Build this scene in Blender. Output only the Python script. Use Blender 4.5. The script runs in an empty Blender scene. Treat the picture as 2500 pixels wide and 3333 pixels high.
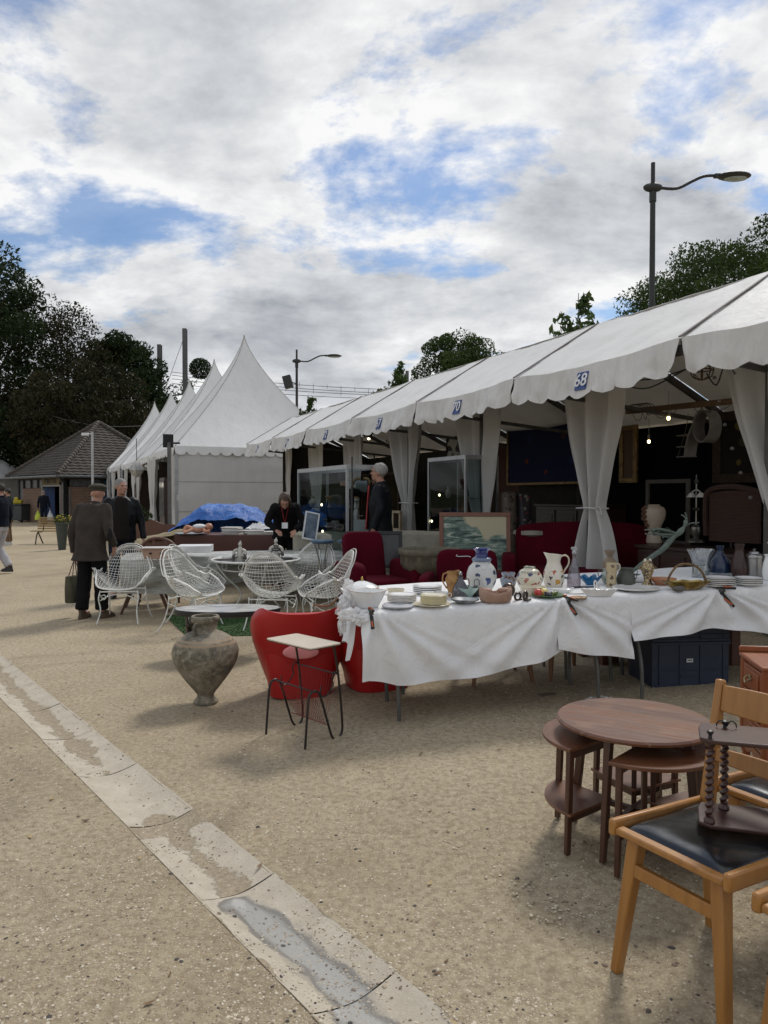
EXPO = 0.12; SKYOFF = (9.05, 3.55); SKC = .46; CLOUDB = 8.8
import bpy, math, random
from mathutils import Vector, Matrix, noise
PI = math.pi; R = math.radians; sin = math.sin; cos = math.cos
rnd = random.Random(7)
SC = bpy.context.scene; COL = SC.collection
# ------------------------------------------------------------------ camera model
EYE = 1.55; FPX = 2400.0; PITCH = R(1.29)
def ray(px, py):
    dx = (px - 1250) / FPX; dy = (1666.5 - py) / FPX
    return Vector((dx, cos(PITCH) + dy * sin(PITCH), -sin(PITCH) + dy * cos(PITCH)))
def at(px, py, Y):
    r = ray(px, py); return Vector((0, 0, EYE)) + r * (Y / r.y)
def gz(x, y):
    t = .906 * x + .4226 * y - 1.0
    if t <= 0: return 0.0
    t = min(t, 9.0)
    return .04 * t if t > .6 else .04 * t * t / 1.2 + .04 * 0
def onz(px, py, z):
    r = ray(px, py); k = (z - EYE) / r.z
    return Vector((r.x * k, r.y * k, z))
def gp(px, py, up=0.0):
    z = 0.0
    for _ in range(6):
        p = onz(px, py, z + up); z = gz(p.x, p.y)
    return Vector((p.x, p.y, z + up))
# ------------------------------------------------------------------ materials
class NT:
    def __init__(s, name):
        s.m = bpy.data.materials.new(name); s.m.use_nodes = True
        s.t = s.m.node_tree; s.n = s.t.nodes; s.l = s.t.links
        s.b = s.n['Principled BSDF']; s.out = s.n['Material Output']
        s._c = None
    def coord(s, stretch=(1, 1, 1), kind='Object'):
        tc = s.n.new('ShaderNodeTexCoord'); mp = s.n.new('ShaderNodeMapping')
        mp.inputs['Scale'].default_value = stretch
        s.l.new(tc.outputs[kind], mp.inputs[0]); return mp.outputs[0]
    def noise(s, vec, scale, detail=4, rough=.55, dist=0, out='Fac'):
        n = s.n.new('ShaderNodeTexNoise'); n.inputs['Scale'].default_value = scale
        n.inputs['Detail'].default_value = detail; n.inputs['Roughness'].default_value = rough
        n.inputs['Distortion'].default_value = dist
        s.l.new(vec, n.inputs['Vector']); return n.outputs[out]
    def vor(s, vec, scale, feature='F1', out='Distance', rand=1):
        n = s.n.new('ShaderNodeTexVoronoi'); n.feature = feature
        n.inputs['Scale'].default_value = scale; n.inputs['Randomness'].default_value = rand
        s.l.new(vec, n.inputs['Vector']); return n.outputs[out]
    def wave(s, vec, scale, dist=3, detail=2, dscale=1, kind='BANDS', dirn='X'):
        n = s.n.new('ShaderNodeTexWave'); n.wave_type = kind
        if kind == 'BANDS': n.bands_direction = dirn
        n.inputs['Scale'].default_value = scale; n.inputs['Distortion'].default_value = dist
        n.inputs['Detail'].default_value = detail; n.inputs['Detail Scale'].default_value = dscale
        s.l.new(vec, n.inputs['Vector']); return n.outputs['Fac']
    def ramp(s, fac, stops, interp='LINEAR'):
        r = s.n.new('ShaderNodeValToRGB'); cr = r.color_ramp; cr.interpolation = interp
        while len(cr.elements) < len(stops): cr.elements.new(.5)
        for e, (p, c) in zip(cr.elements, stops):
            e.position = p
            if isinstance(c, (int, float)): c = (c, c, c)
            e.color = (c[0], c[1], c[2], 1)
        s.l.new(fac, r.inputs[0]); return r.outputs[0]
    def mix(s, fac, a, b, blend='MIX'):
        n = s.n.new('ShaderNodeMix'); n.data_type = 'RGBA'; n.blend_type = blend
        for sock, v in ((n.inputs[0], fac), (n.inputs[6], a), (n.inputs[7], b)):
            if isinstance(v, bpy.types.NodeSocket): s.l.new(v, sock)
            elif isinstance(v, (int, float)): sock.default_value = v
            else: sock.default_value = (v[0], v[1], v[2], 1)
        return n.outputs[2]
    def math(s, op, a, b=0):
        n = s.n.new('ShaderNodeMath'); n.operation = op
        for sock, v in ((n.inputs[0], a), (n.inputs[1], b)):
            if isinstance(v, bpy.types.NodeSocket): s.l.new(v, sock)
            else: sock.default_value = v
        return n.outputs[0]
    def sep(s, vec):
        n = s.n.new('ShaderNodeSeparateXYZ'); s.l.new(vec, n.inputs[0]); return n.outputs
    def set(s, key, v):
        i = s.b.inputs[key]
        if isinstance(v, bpy.types.NodeSocket): s.l.new(v, i)
        elif isinstance(v, (tuple, list)): i.default_value = (v[0], v[1], v[2], 1)
        else: i.default_value = v
        return s
    def bump(s, h, strength=.3, dist=.01):
        n = s.n.new('ShaderNodeBump'); n.inputs['Strength'].default_value = strength
        n.inputs['Distance'].default_value = dist
        s.l.new(h, n.inputs['Height']); s.l.new(n.outputs[0], s.b.inputs['Normal']); return s
_mats = {}
def mat(name, col, col2=None, rough=.6, metal=0, scale=6, bump=0, bscale=60, bdist=.004, stretch=(1, 1, 1), spec=.5, detail=5, trans=0, lo=.35, hi=.65, emis=None, coat=0, sheen=0):
    if name in _mats: return _mats[name]
    k = NT(name); v = k.coord(stretch)
    if col2 is None: col2 = tuple(c * .78 for c in col)
    k.set('Base Color', k.mix(k.ramp(k.noise(v, scale, detail), [(lo, 0), (hi, 1)]), col, col2))
    k.set('Roughness', rough).set('Metallic', metal).set('Specular IOR Level', spec)
    if trans: k.set('Transmission Weight', trans)
    if coat: k.set('Coat Weight', coat)
    if sheen: k.set('Sheen Weight', sheen)
    if emis: k.set('Emission Color', emis[0]).set('Emission Strength', emis[1])
    if bump: k.bump(k.noise(v, bscale, 5), bump, bdist)
    _mats[name] = k.m; return k.m
def wood(name, a, b, rough=.4, scale=3, stretch=(12, 1, 12), axis='Y', coat=.2):
    if name in _mats: return _mats[name]
    k = NT(name); v = k.coord((1, 1, 1)); st = k.coord(stretch)
    g = k.noise(st, scale * 2, 6, .65, .6); g2 = k.noise(v, 5, 3)
    w = k.wave(st, scale * .4, 5, 3, 1.2)
    c = k.mix(k.ramp(g, [(.3, 0), (.7, 1)]), a, b)
    c = k.mix(k.math('MULTIPLY', k.ramp(w, [(.55, 0), (.95, 1)]), .18), c, tuple(x * .55 for x in b))
    c = k.mix(k.math('MULTIPLY', k.ramp(g2, [(.4, 0), (.7, 1)]), .35), c, tuple(x * .8 for x in a))
    k.set('Base Color', c).set('Roughness', rough).set('Coat Weight', coat).set('Coat Roughness', .3)
    k.bump(g, .15, .002); _mats[name] = k.m; return k.m
def glassy(name, tint=(.9, .95, .95), gloss=.12, rough=.02, fac=.3):
    if name in _mats: return _mats[name]
    k = NT(name); t = k.n.new('ShaderNodeBsdfTransparent'); g = k.n.new('ShaderNodeBsdfGlossy')
    t.inputs[0].default_value = (*tint, 1); g.inputs['Roughness'].default_value = rough
    fr = k.n.new('ShaderNodeLayerWeight'); fr.inputs[0].default_value = .35
    f = k.math('ADD', k.math('MULTIPLY', fr.outputs['Facing'], fac), gloss)
    mx = k.n.new('ShaderNodeMixShader'); k.l.new(f, mx.inputs[0])
    k.l.new(t.outputs[0], mx.inputs[1]); k.l.new(g.outputs[0], mx.inputs[2])
    k.l.new(mx.outputs[0], k.out.inputs[0]); _mats[name] = k.m; return k.m
# ------------------------------------------------------------------ mesh builder
def frames(pts, closed=False):
    n = len(pts); T = []
    for i in range(n):
        a = pts[i - 1] if (i or closed) else pts[0]; b = pts[(i + 1) % n] if (i < n - 1 or closed) else pts[-1]
        d = b - a; T.append(d.normalized() if d.length > 1e-9 else Vector((0, 0, 1)))
    up = Vector((0, 0, 1)) if abs(T[0].z) < .9 else Vector((1, 0, 0))
    N = (up - T[0] * up.dot(T[0])).normalized(); out = []
    for t in T:
        N = N - t * N.dot(t)
        N = N.normalized() if N.length > 1e-6 else Vector((1, 0, 0))
        out.append((t, N, t.cross(N)))
    return out
class MB:
    def __init__(s): s.v = []; s.f = []; s.m = []; s.M = None; s.mi = 0; s.cuts = []
    def add(s, vs, fs, mi=None):
        o = len(s.v); s.cuts.append((o, len(s.f)))
        if s.M is not None: vs = [s.M @ Vector(p) for p in vs]
        s.v.extend([tuple(p) for p in vs]); s.f.extend([tuple(i + o for i in f) for f in fs])
        s.m.extend([s.mi if mi is None else mi] * len(fs)); return s
    def box(s, x0, x1, y0, y1, z0, z1, mi=None, taper=0):
        t = taper
        vs = [(x0 + t, y0 + t, z0), (x1 - t, y0 + t, z0), (x1 - t, y1 - t, z0), (x0 + t, y1 - t, z0), (x0, y0, z1), (x1, y0, z1), (x1, y1, z1), (x0, y1, z1)]
        return s.add(vs, [(0, 3, 2, 1), (4, 5, 6, 7), (0, 1, 5, 4), (1, 2, 6, 5), (2, 3, 7, 6), (3, 0, 4, 7)], mi)
    def bar(s, a, b, w, h, mi=None, w2=None, h2=None, up=None):
        a = Vector(a); b = Vector(b); t = (b - a).normalized()
        u = Vector(up) if up else (Vector((0, 0, 1)) if abs(t.z) < .95 else Vector((0, 1, 0)))
        x = t.cross(u).normalized(); y = x.cross(t).normalized(); w2 = w if w2 is None else w2; h2 = h if h2 is None else h2
        vs = []
        for p, ww, hh in ((a, w, h), (b, w2, h2)):
            for sx, sy in ((-1, -1), (1, -1), (1, 1), (-1, 1)): vs.append(p + x * sx * ww / 2 + y * sy * hh / 2)
        return s.add(vs, [(0, 3, 2, 1), (4, 5, 6, 7), (0, 1, 5, 4), (1, 2, 6, 5), (2, 3, 7, 6), (3, 0, 4, 7)], mi)
    def tube(s, pts, r, n=8, closed=False, mi=None, flat=1):
        pts = [Vector(p) for p in pts]; fr = frames(pts, closed); vs = []; fs = []; L = len(pts)
        for i, (p, (t, a, b)) in enumerate(zip(pts, fr)):
            rr = r[i] if isinstance(r, (list, tuple)) else r
            for k in range(n):
                an = 2 * PI * k / n; vs.append(p + a * (rr * cos(an)) + b * (rr * flat * sin(an)))
        for i in range(L if closed else L - 1):
            j = (i + 1) % L
            for k in range(n):
                k2 = (k + 1) % n; fs.append((i * n + k, i * n + k2, j * n + k2, j * n + k))
        if not closed: fs.append(tuple(range(n - 1, -1, -1))); fs.append(tuple((L - 1) * n + k for k in range(n)))
        return s.add(vs, fs, mi)
    def loft(s, secs, n=20, mi=None, pw=1.0):
        # secs: (cx, cy, z, rx, ry)
        vs = []; fs = []; L = len(secs)
        for (cx, cy, z, rx, ry) in secs:
            for k in range(n):
                an = 2 * PI * k / n; c = cos(an); d = sin(an)
                if pw != 1: c = math.copysign(abs(c) ** pw, c); d = math.copysign(abs(d) ** pw, d)
                vs.append((cx + rx * c, cy + ry * d, z))
        for i in range(L - 1):
            for k in range(n):
                k2 = (k + 1) % n; fs.append((i * n + k, i * n + k2, (i + 1) * n + k2, (i + 1) * n + k))
        fs.append(tuple(range(n - 1, -1, -1))); fs.append(tuple((L - 1) * n + k for k in range(n)))
        return s.add(vs, fs, mi)
    def lathe(s, prof, n=28, c=(0, 0, 0), mi=None, fn=None, cap=True):
        # prof (r,z); fn(angle,r,z)->(r,z) deformation
        vs = []; fs = []; L = len(prof)
        for (r, z) in prof:
            for k in range(n):
                an = 2 * PI * k / n; rr, zz = (r, z) if fn is None else fn(an, r, z)
                vs.append((c[0] + rr * cos(an), c[1] + rr * sin(an), c[2] + zz))
        for i in range(L - 1):
            for k in range(n):
                k2 = (k + 1) % n; fs.append((i * n + k, i * n + k2, (i + 1) * n + k2, (i + 1) * n + k))
        if cap:
            if prof[0][0] > 1e-5: fs.append(tuple(range(n - 1, -1, -1)))
            if prof[-1][0] > 1e-5: fs.append(tuple((L - 1) * n + k for k in range(n)))
        return s.add(vs, fs, mi)
    def ell(s, c, r, n=12, mi=None, fn=None):
        vs = []; fs = []; m = max(6, n // 2 + 1)
        for i in range(m + 1):
            th = PI * i / m
            for k in range(n):
                an = 2 * PI * k / n; p = Vector((sin(th) * cos(an), sin(th) * sin(an), -cos(th)))
                if fn: p = fn(p)
                vs.append((c[0] + r[0] * p.x, c[1] + r[1] * p.y, c[2] + r[2] * p.z))
        for i in range(m):
            for k in range(n):
                k2 = (k + 1) % n; fs.append((i * n + k, i * n + k2, (i + 1) * n + k2, (i + 1) * n + k))
        return s.add(vs, fs, mi)
    def grid(s, fn, nu, nv, mi=None, cu=False, flip=False):
        vs = [fn(i / nu, j / nv) for j in range(nv + 1) for i in range(nu if cu else nu + 1)]
        W = nu if cu else nu + 1; fs = []
        for j in range(nv):
            for i in range(nu):
                i2 = (i + 1) % W; q = (j * W + i, j * W + i2, (j + 1) * W + i2, (j + 1) * W + i)
                fs.append(q[::-1] if flip else q)
        return s.add(vs, fs, mi)
    def sheet(s, fn, nu, nv, th=.004, mi=None, mib=None):
        P = [[Vector(fn(i / nu, j / nv)) for i in range(nu + 1)] for j in range(nv + 1)]; vs = []; W = nu + 1; K = W * (nv + 1)
        Nn = []
        for j in range(nv + 1):
            for i in range(W):
                a = P[j][min(i + 1, nu)] - P[j][max(i - 1, 0)]; b = P[min(j + 1, nv)][i] - P[max(j - 1, 0)][i]
                c = a.cross(b); Nn.append(c.normalized() if c.length > 1e-12 else Vector((0, 0, 1)))
        F = [P[j][i] for j in range(nv + 1) for i in range(W)]
        vs = [p + q * th / 2 for p, q in zip(F, Nn)] + [p - q * th / 2 for p, q in zip(F, Nn)]
        a = []; b = []
        for j in range(nv):
            for i in range(nu):
                q = (j * W + i, j * W + i + 1, (j + 1) * W + i + 1, (j + 1) * W + i); a.append(q); b.append(tuple(k + K for k in q[::-1]))
        e = []
        loop = [i for i in range(W)] + [j * W + nu for j in range(1, nv + 1)] + [nv * W + i for i in range(nu - 1, -1, -1)] + [j * W for j in range(nv - 1, 0, -1)]
        for i in range(len(loop)):
            p, q = loop[i], loop[(i + 1) % len(loop)]; e.append((q, p, p + K, q + K))
        mm = s.mi if mi is None else mi
        o = len(s.v)
        s.add(vs, a + e, mm)
        o2 = len(s.v) - len(vs)
        s.f.extend([tuple(i + o2 for i in f) for f in b]); s.m.extend([mm if mib is None else mib] * len(b))
        return s
    def prism(s, poly, z0, z1, mi=None):
        n = len(poly); vs = [(x, y, z0) for x, y in poly] + [(x, y, z1) for x, y in poly]
        return s.add(vs, [tuple(range(n - 1, -1, -1)), tuple(range(n, 2 * n))] + [(i, (i + 1) % n, n + (i + 1) % n, n + i) for i in range(n)], mi)
    def build(s, name, mats, parent=None, smooth=35, bevel=0, label=None, mods=None):
        me = bpy.data.meshes.new(name); me.from_pydata(s.v, [], s.f)
        if not isinstance(mats, (list, tuple)): mats = [mats]
        for m in mats: me.materials.append(m)
        if len(mats) > 1: me.polygons.foreach_set('material_index', s.m)
        me.update()
        if smooth:
            me.shade_smooth()
            try: me.set_sharp_from_angle(angle=R(smooth))
            except Exception: pass
        o = bpy.data.objects.new(name, me); COL.objects.link(o)
        if parent: o.parent = parent
        if bevel:
            b = o.modifiers.new('bevel', 'BEVEL'); b.width = bevel; b.segments = 2; b.limit_method = 'ANGLE'; b.angle_limit = R(40)
        if label: o['label'] = label
        return o
    def build_each(s, name, mats, parent=None, **kw):
        c = s.cuts + [(len(s.v), len(s.f))]; out = []
        for (v0, f0), (v1, f1) in zip(c, c[1:]):
            q = MB(); q.v = s.v[v0:v1]; q.f = [tuple(i - v0 for i in f) for f in s.f[f0:f1]]; q.m = s.m[f0:f1]; out.append(q.build(name, mats, parent, **kw))
        return out
    def remesh(s, name, m, parent, vox=.012, sm=4):
        o = s.build(name, m, None, 0)
        r = o.modifiers.new('r', 'REMESH'); r.mode = 'VOXEL'; r.voxel_size = vox; r.use_smooth_shade = True
        q = o.modifiers.new('s', 'SMOOTH'); q.factor = .5; q.iterations = sm
        dg = bpy.context.evaluated_depsgraph_get(); me = bpy.data.meshes.new_from_object(o.evaluated_get(dg))
        o.modifiers.clear(); old = o.data; o.data = me; bpy.data.meshes.remove(old); me.name = name
        if not me.materials: me.materials.append(m)
        me.shade_smooth(); o.parent = parent; return o
def tag(o, label, cat, group=None):
    o['label'] = label; o['category'] = cat
    if group: o['group'] = group
    return o
def thing(name, label, cat, loc=(0, 0, 0), rz=0, group=None, tilt=None, sc=1):
    o = bpy.data.objects.new(name, None); COL.objects.link(o); o.location = loc; o.rotation_euler = (tilt[0], tilt[1], rz) if tilt else (0, 0, rz)
    if sc != 1: o.scale = (sc, sc, sc)
    o.empty_display_size = .1
    return tag(o, label, cat, group)
def struct(o, kind='structure'): o['kind'] = kind; return o
def dup(root, loc, rz, label, group=None):
    r = root.copy(); COL.objects.link(r); r.location = loc; r.rotation_euler = (0, 0, rz); r['label'] = label
    if group: r['group'] = group
    for ch in list(root.children):
        c = ch.copy(); COL.objects.link(c); c.parent = r
        for g in ch.children:
            d = g.copy(); COL.objects.link(d); d.parent = c
    return r
def put(o, loc, rz=0): o.location = loc; o.rotation_euler = (0, 0, rz); return o
def lerp(a, b, t): return a + (b - a) * t
def interp(xs, ys, x):
    if x <= xs[0]: return ys[0]
    for i in range(len(xs) - 1):
        if x <= xs[i + 1]: return lerp(ys[i], ys[i + 1], (x - xs[i]) / (xs[i + 1] - xs[i]))
    return ys[-1]
def nz(x, y=0, z=0): return noise.noise(Vector((x, y, z)))
def text_mesh(body, size, mat_, parent, name='lettering', depth=.002, bold=0):
    cu = bpy.data.curves.new(name, 'FONT'); cu.body = body; cu.size = size; cu.extrude = depth; cu.align_x = 'CENTER'; cu.align_y = 'CENTER'; cu.offset = bold
    o = bpy.data.objects.new(name, cu); COL.objects.link(o)
    dg = bpy.context.evaluated_depsgraph_get(); me = bpy.data.meshes.new_from_object(o.evaluated_get(dg))
    bpy.data.objects.remove(o); me.materials.clear(); me.materials.append(mat_)
    o = bpy.data.objects.new(name, me); COL.objects.link(o); o.parent = parent; return o
def arc(cx, cy, r, a0, a1, n): return [(cx + r * cos(lerp(a0, a1, i / n)), cy + r * sin(lerp(a0, a1, i / n))) for i in range(n + 1)]
def smoothpts(pts, k=4):
    # Catmull-Rom
    pts = [Vector(p) for p in pts]; out = []
    for i in range(len(pts) - 1):
        p0 = pts[max(i - 1, 0)]; p1 = pts[i]; p2 = pts[i + 1]; p3 = pts[min(i + 2, len(pts) - 1)]
        for j in range(k):
            t = j / k
            out.append(.5 * ((2 * p1) + (p2 - p0) * t + (2 * p0 - 5 * p1 + 4 * p2 - p3) * t * t + (3 * p1 - p0 - 3 * p2 + p3) * t ** 3))
    out.append(pts[-1]); return out
def cushion(mb, x0, x1, y0, y1, z0, z1, e=.35, M=None, n=24):
    """super-ellipsoid box"""
    c = Vector(((x0 + x1) / 2, (y0 + y1) / 2, (z0 + z1) / 2)); h = Vector(((x1 - x0) / 2, (y1 - y0) / 2, (z1 - z0) / 2)); sp_ = lambda t, k: math.copysign(abs(t) ** k, t)
    o = mb.M; mb.M = M if M is not None else o
    mb.ell((0, 0, 0), (1, 1, 1), n); k_ = len(mb.v)
    mb.M = o
    m = max(6, n // 2 + 1); cntv = (m + 1) * n; vs = []
    for i in range(m + 1):
        th = PI * i / m
        for k in range(n):
            an = 2 * PI * k / n; vs.append(Vector((c.x + h.x * sp_(sin(th), e) * sp_(cos(an), e), c.y + h.y * sp_(sin(th), e) * sp_(sin(an), e), c.z - h.z * sp_(cos(th), e))))
    if M is not None: vs = [M @ q for q in vs]
    mb.v[k_ - cntv:] = [tuple(q) for q in vs]
M_WHITE = mat('white_paint', (.75, .76, .77), rough=.45); M_BLACK = mat('black_plastic', (.012, .012, .013), rough=.45); M_STEEL = mat('dull_steel', (.13, .13, .13), (.09, .09, .09), rough=.55, metal=.4)
# ------------------------------------------------------------------ people
SKIN = mat('skin', (.40, .22, .155), (.34, .175, .12), rough=.5, scale=14, bump=.1)
V = Vector
def hand(mb, w, d, n, curl=.6, s=1.0, side=1):
    """w wrist, d direction of the fingers, n back of the hand normal; separate fingers and a thumb"""
    d = V(d).normalized(); n = (V(n) - d * V(n).dot(d)).normalized(); x = d.cross(n) * side; w = V(w)
    mb.tube([w - d * .03, w, w + d * .04 * s, w + d * .085 * s], [.024, .025, .036 * s, .036 * s], 10, flat=.55) if False else None
    # palm as a flattened ellipsoid made of three overlapping tubes
    for k in (-1, 0, 1): mb.tube([w - d * .01, w + d * .045 * s + x * k * .018, w + d * .088 * s + x * k * .024], [.018, .0155, .0125], 8)
    for k, L in enumerate((.070, .080, .075, .058)):
        o = w + d * .088 * s + x * (k - 1.5) * .0185 * -1; p = o; dd = d; pts = [o - d * .01, o]
        for j, fr in enumerate((.45, .30, .25)):
            a = curl * (.7, 1.0, .8)[j]; dd = (dd * cos(a) - n * sin(a)).normalized(); p = p + dd * L * fr * s; pts.append(p)
        mb.tube(pts, [.0095, .0095, .0088, .0082, .007], 8)
    o = w + d * .03 * s + x * .028; t1 = (d * .75 + x * .75 - n * .25).normalized(); t2 = (d * .9 + x * .2 - n * .4 * (1 + curl)).normalized()
    mb.tube([w + d * .01 + x * .012, o, o + t1 * .035 * s, o + t1 * .035 * s + t2 * .03 * s], [.013, .0125, .0105, .008], 8)
def person(label, loc, rz, H, P, C_, group=None, vox=.009):
    """local: faces -y, 1.75 m units scaled to H. P pose joints, C_ clothing"""
    r = thing('person', label, 'person', loc, rz, group); s = H / 1.75
    J = dict(hipL=(-.09, 0, .93), hipR=(.09, 0, .93), kneeL=(-.10, -.02, .50), kneeR=(.10, -.02, .50), ankL=(-.11, .02, .085), ankR=(.11, .02, .085), toeL=(-.13, -.17, .03), toeR=(.13, -.17, .03),
             shL=(-.185, .01, 1.43), shR=(.185, .01, 1.43), elL=(-.25, .03, 1.14), elR=(.25, .03, 1.14), wrL=(-.27, -.04, .89), wrR=(.27, -.04, .89), neck=(0, .01, 1.49), head=(0, -.02, 1.63), yaw=0, pitch=0,
             spine=[(0, 0, .90), (0, 0, 1.05), (0, 0, 1.22), (0, .01, 1.40)], hdL=(0, 0, -1), hdR=(0, 0, -1), nL=(-1, 0, 0), nR=(1, 0, 0), curlL=.35, curlR=.35)
    J.update(P); g = lambda k: V(J[k]) * s; sp = [V(a) * s for a in J['spine']]; fat = C_.get('fat', 1.0)
    # ---- body skin, one surface
    b = MB(); b.loft([(a.x, a.y, a.z, w * s * fat, d * s * fat) for a, w, d in zip(sp, (.15, .135, .155, .165), (.10, .09, .10, .10))] + [(g('neck').x, g('neck').y, g('neck').z, .075 * s, .065 * s)], 20)
    b.tube([sp[3] + V((0, .0, .02)), g('neck'), g('head') - V((0, 0, .06)) * s], [.07 * s, .058 * s, .056 * s], 12)
    for S_ in 'LR':
        b.tube([g('sh' + S_) * .98 + sp[3] * .02, g('sh' + S_), g('el' + S_), g('wr' + S_)], [.05 * s, .052 * s, .038 * s, .025 * s], 10)
        b.tube([g('hip' + S_), g('knee' + S_), g('ank' + S_)], [.085 * s, .058 * s, .038 * s], 10); b.ell(tuple(g('ank' + S_).lerp(g('toe' + S_), .45)), (.04 * s, .09 * s, .035 * s), 10)
        sd = -1 if S_ == 'L' else 1; hand(b, g('wr' + S_), J['hd' + S_], J['n' + S_], J['curl' + S_], s, sd)
    Mh = Matrix.Translation(g('head')) @ Matrix.Rotation(J['yaw'], 4, 'Z') @ Matrix.Rotation(J['pitch'], 4, 'X') @ Matrix.Scale(s, 4); b.M = Mh
    b.ell((0, .008, .028), (.076, .096, .092), 20); b.loft([(0, -.045, -.108, .026, .024), (0, -.034, -.090, .044, .048), (0, -.020, -.05, .060, .070), (0, -.008, .0, .069, .088), (0, .0, .04, .073, .092)], 18)
    b.tube([(0, -.088, .022), (0, -.106, -.008), (0, -.108, -.022)], [.009, .012, .015], 8); b.ell((0, -.084, -.052), (.024, .014, .010), 10); b.ell((0, -.070, -.088), (.022, .02, .016), 10)
    for q in (-1, 1): b.ell((q * .032, -.084, .034), (.024, .012, .008), 8); b.ell((q * .077, .012, -.006), (.010, .020, .030), 10); b.ell((q * .042, -.060, -.022), (.024, .022, .02), 8)
    b.M = None; body = b.remesh('body', SKIN if 'skin' not in C_ else C_['skin'], r, vox, 3)
    e = MB(); e.M = Mh
    for q in (-1, 1): e.ell((q * .030, -.086, .020), (.013, .007, .0065), 10)
    e.build_each('eye', mat('eye_dark', (.03, .022, .018), rough=.15), r); e = MB(); e.M = Mh; e.ell((0, -.097, -.0535), (.021, .004, .0035), 10); e.build('mouth', mat('lips', (.25, .09, .07), rough=.5), r)
    # ---- hair
    h = C_.get('hair')
    if h:
        m = MB(); m.M = Mh; kind, col, vol = h
        def hf(p):
            d_ = 1 + vol * (.5 * nz(p.x * 3, p.y * 3, p.z * 3) + .6 * abs(nz(p.x * 8, p.y * 8, p.z * 8))); return p * d_
        m.ell((0, .018, .040), (.082, .096, .090), 28, fn=hf)
        if kind == 'long':
            m.ell((0, .04, -.02), (.092, .075, .12), 24, fn=hf)
            for q in (-1, 1): m.ell((q * .075, -.012, -.03), (.024, .045, .095), 16, fn=hf)
        # cut the face free
        keep = [];
        inv = Mh.inverted()
        for f in m.f:
            c = sum((V(m.v[i]) for i in f), V()) / len(f); c = inv @ c
            if c.y < -.052 + .25 * max(0, c.z - .07) * 0 and c.z < .075 and kind != 'none': continue
            if kind == 'short' and c.z < -.035: continue
            if kind == 'bald' and (c.z > .085 or c.z < -.04): continue
            keep.append(f)
        m.f = keep; m.m = [0] * len(keep); m.build('hair', mat(col[0], col[1], tuple(x * .6 for x in col[1]), rough=.7, scale=60, bump=.5, bscale=160, bdist=.004), r, 80)
    # ---- trousers
    tm_ = C_.get('trousers')
    if tm_:
        m = MB(); w = C_.get('baggy', 1.0); m.loft([(sp[0].x, sp[0].y, .84 * s, .15 * s, .115 * s), (sp[0].x, sp[0].y, .93 * s, .168 * s * fat, .125 * s * fat), (sp[1].x, sp[1].y, sp[1].z, .160 * s * fat, .118 * s * fat)], 20)
        for S_ in 'LR':
            k_ = g('knee' + S_); a = g('ank' + S_); h_ = g('hip' + S_); m.tube(smoothpts([h_, h_.lerp(k_, .5), k_, k_.lerp(a, .5), k_.lerp(a, .93)], 4), [lerp(.100, .078 * w, i / 8) * s for i in range(9)] + [lerp(.078 * w, .068 * w, i / 8) * s * (1 + .05 * sin(i * 2.4)) for i in range(8)], 14)
        o = m.remesh('trousers', tm_, r, .013, 3)
    # ---- jacket / coat
    jm = C_.get('jacket')
    if jm:
        hem = C_.get('hem', .80); m = MB(); fl = C_.get('flare', 1.0)
        secs = [(sp[0].x, sp[0].y + .005, hem * s, .185 * s * fl * fat, .145 * s * fl * fat), (sp[0].x, sp[0].y, (hem * .5 + .5 * 1.0) * s, .180 * s * fat, .140 * s * fat), (sp[1].x, sp[1].y, sp[1].z, .172 * s * fat, .130 * s * fat), (sp[2].x, sp[2].y, sp[2].z, .190 * s * fat, .138 * s * fat), (sp[3].x, sp[3].y, sp[3].z - .03 * s, .195 * s * fat, .130 * s), (sp[3].x, sp[3].y, sp[3].z + .045 * s, .165 * s, .105 * s), (sp[3].x * .5 + g('neck').x * .5, sp[3].y * .5 + g('neck').y * .5, sp[3].z * .45 + g('neck').z * .55 + .02 * s, .115 * s, .09 * s), (g('neck').x, g('neck').y, g('neck').z, .080 * s, .078 * s)]
        m.loft(secs, 26)
        for S_ in 'LR':
            sh, el, wr = g('sh' + S_), g('el' + S_), g('wr' + S_); m.tube(smoothpts([sh.lerp(sp[3], .25), sh, sh.lerp(el, .5), el, el.lerp(wr, .5), wr], 4), [.058 * s] * 3 + [.060 * s, .064 * s, .064 * s, .063 * s] + [.061 * s, .060 * s, .059 * s, .058 * s, .057 * s, .056 * s, .055 * s, .053 * s, .051 * s, .05 * s, .049 * s, .047 * s, .046 * s, .046 * s][:14], 14)
        m.tube([g('neck') + V((.06 * cos(a), .058 * sin(a) + .005, .012 + .012 * sin(a))) * s for a in [2 * PI * i / 14 for i in range(14)]], .018 * s, 8, True)
        rn = nz
        o = m.remesh('jacket', jm, r, .012, 3)
        for v_ in o.data.vertices:
            c = v_.co; k_ = .010 * rn(c.x * 9, c.y * 9, c.z * 5) + .006 * rn(c.x * 22, c.y * 22, c.z * 14); v_.co = c + v_.normal * k_
    for S_ in 'LR':
        a, t = g('ank' + S_), g('toe' + S_); d = (t - a); d.z = 0; d.normalize(); m = MB(); ctr = a.lerp(t, .42)
        q = math.atan2(d.y, d.x) + PI / 2; m.M = Matrix.Translation((ctr.x, ctr.y, .0)) @ Matrix.Rotation(q, 4, 'Z'); m.loft([(0, 0, .0 + a.z - .085 * s, .045 * s, .135 * s), (0, 0, .022 + a.z - .085 * s, .048 * s, .140 * s), (0, .01, .05 * s + a.z - .085 * s, .042 * s, .120 * s), (0, .055, .085 * s + a.z - .085 * s, .036 * s, .065 * s), (0, .075, .12 * s + a.z - .085 * s, .04 * s, .045 * s)], 18); m.build('shoe', C_['shoe'], r, 60)
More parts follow.
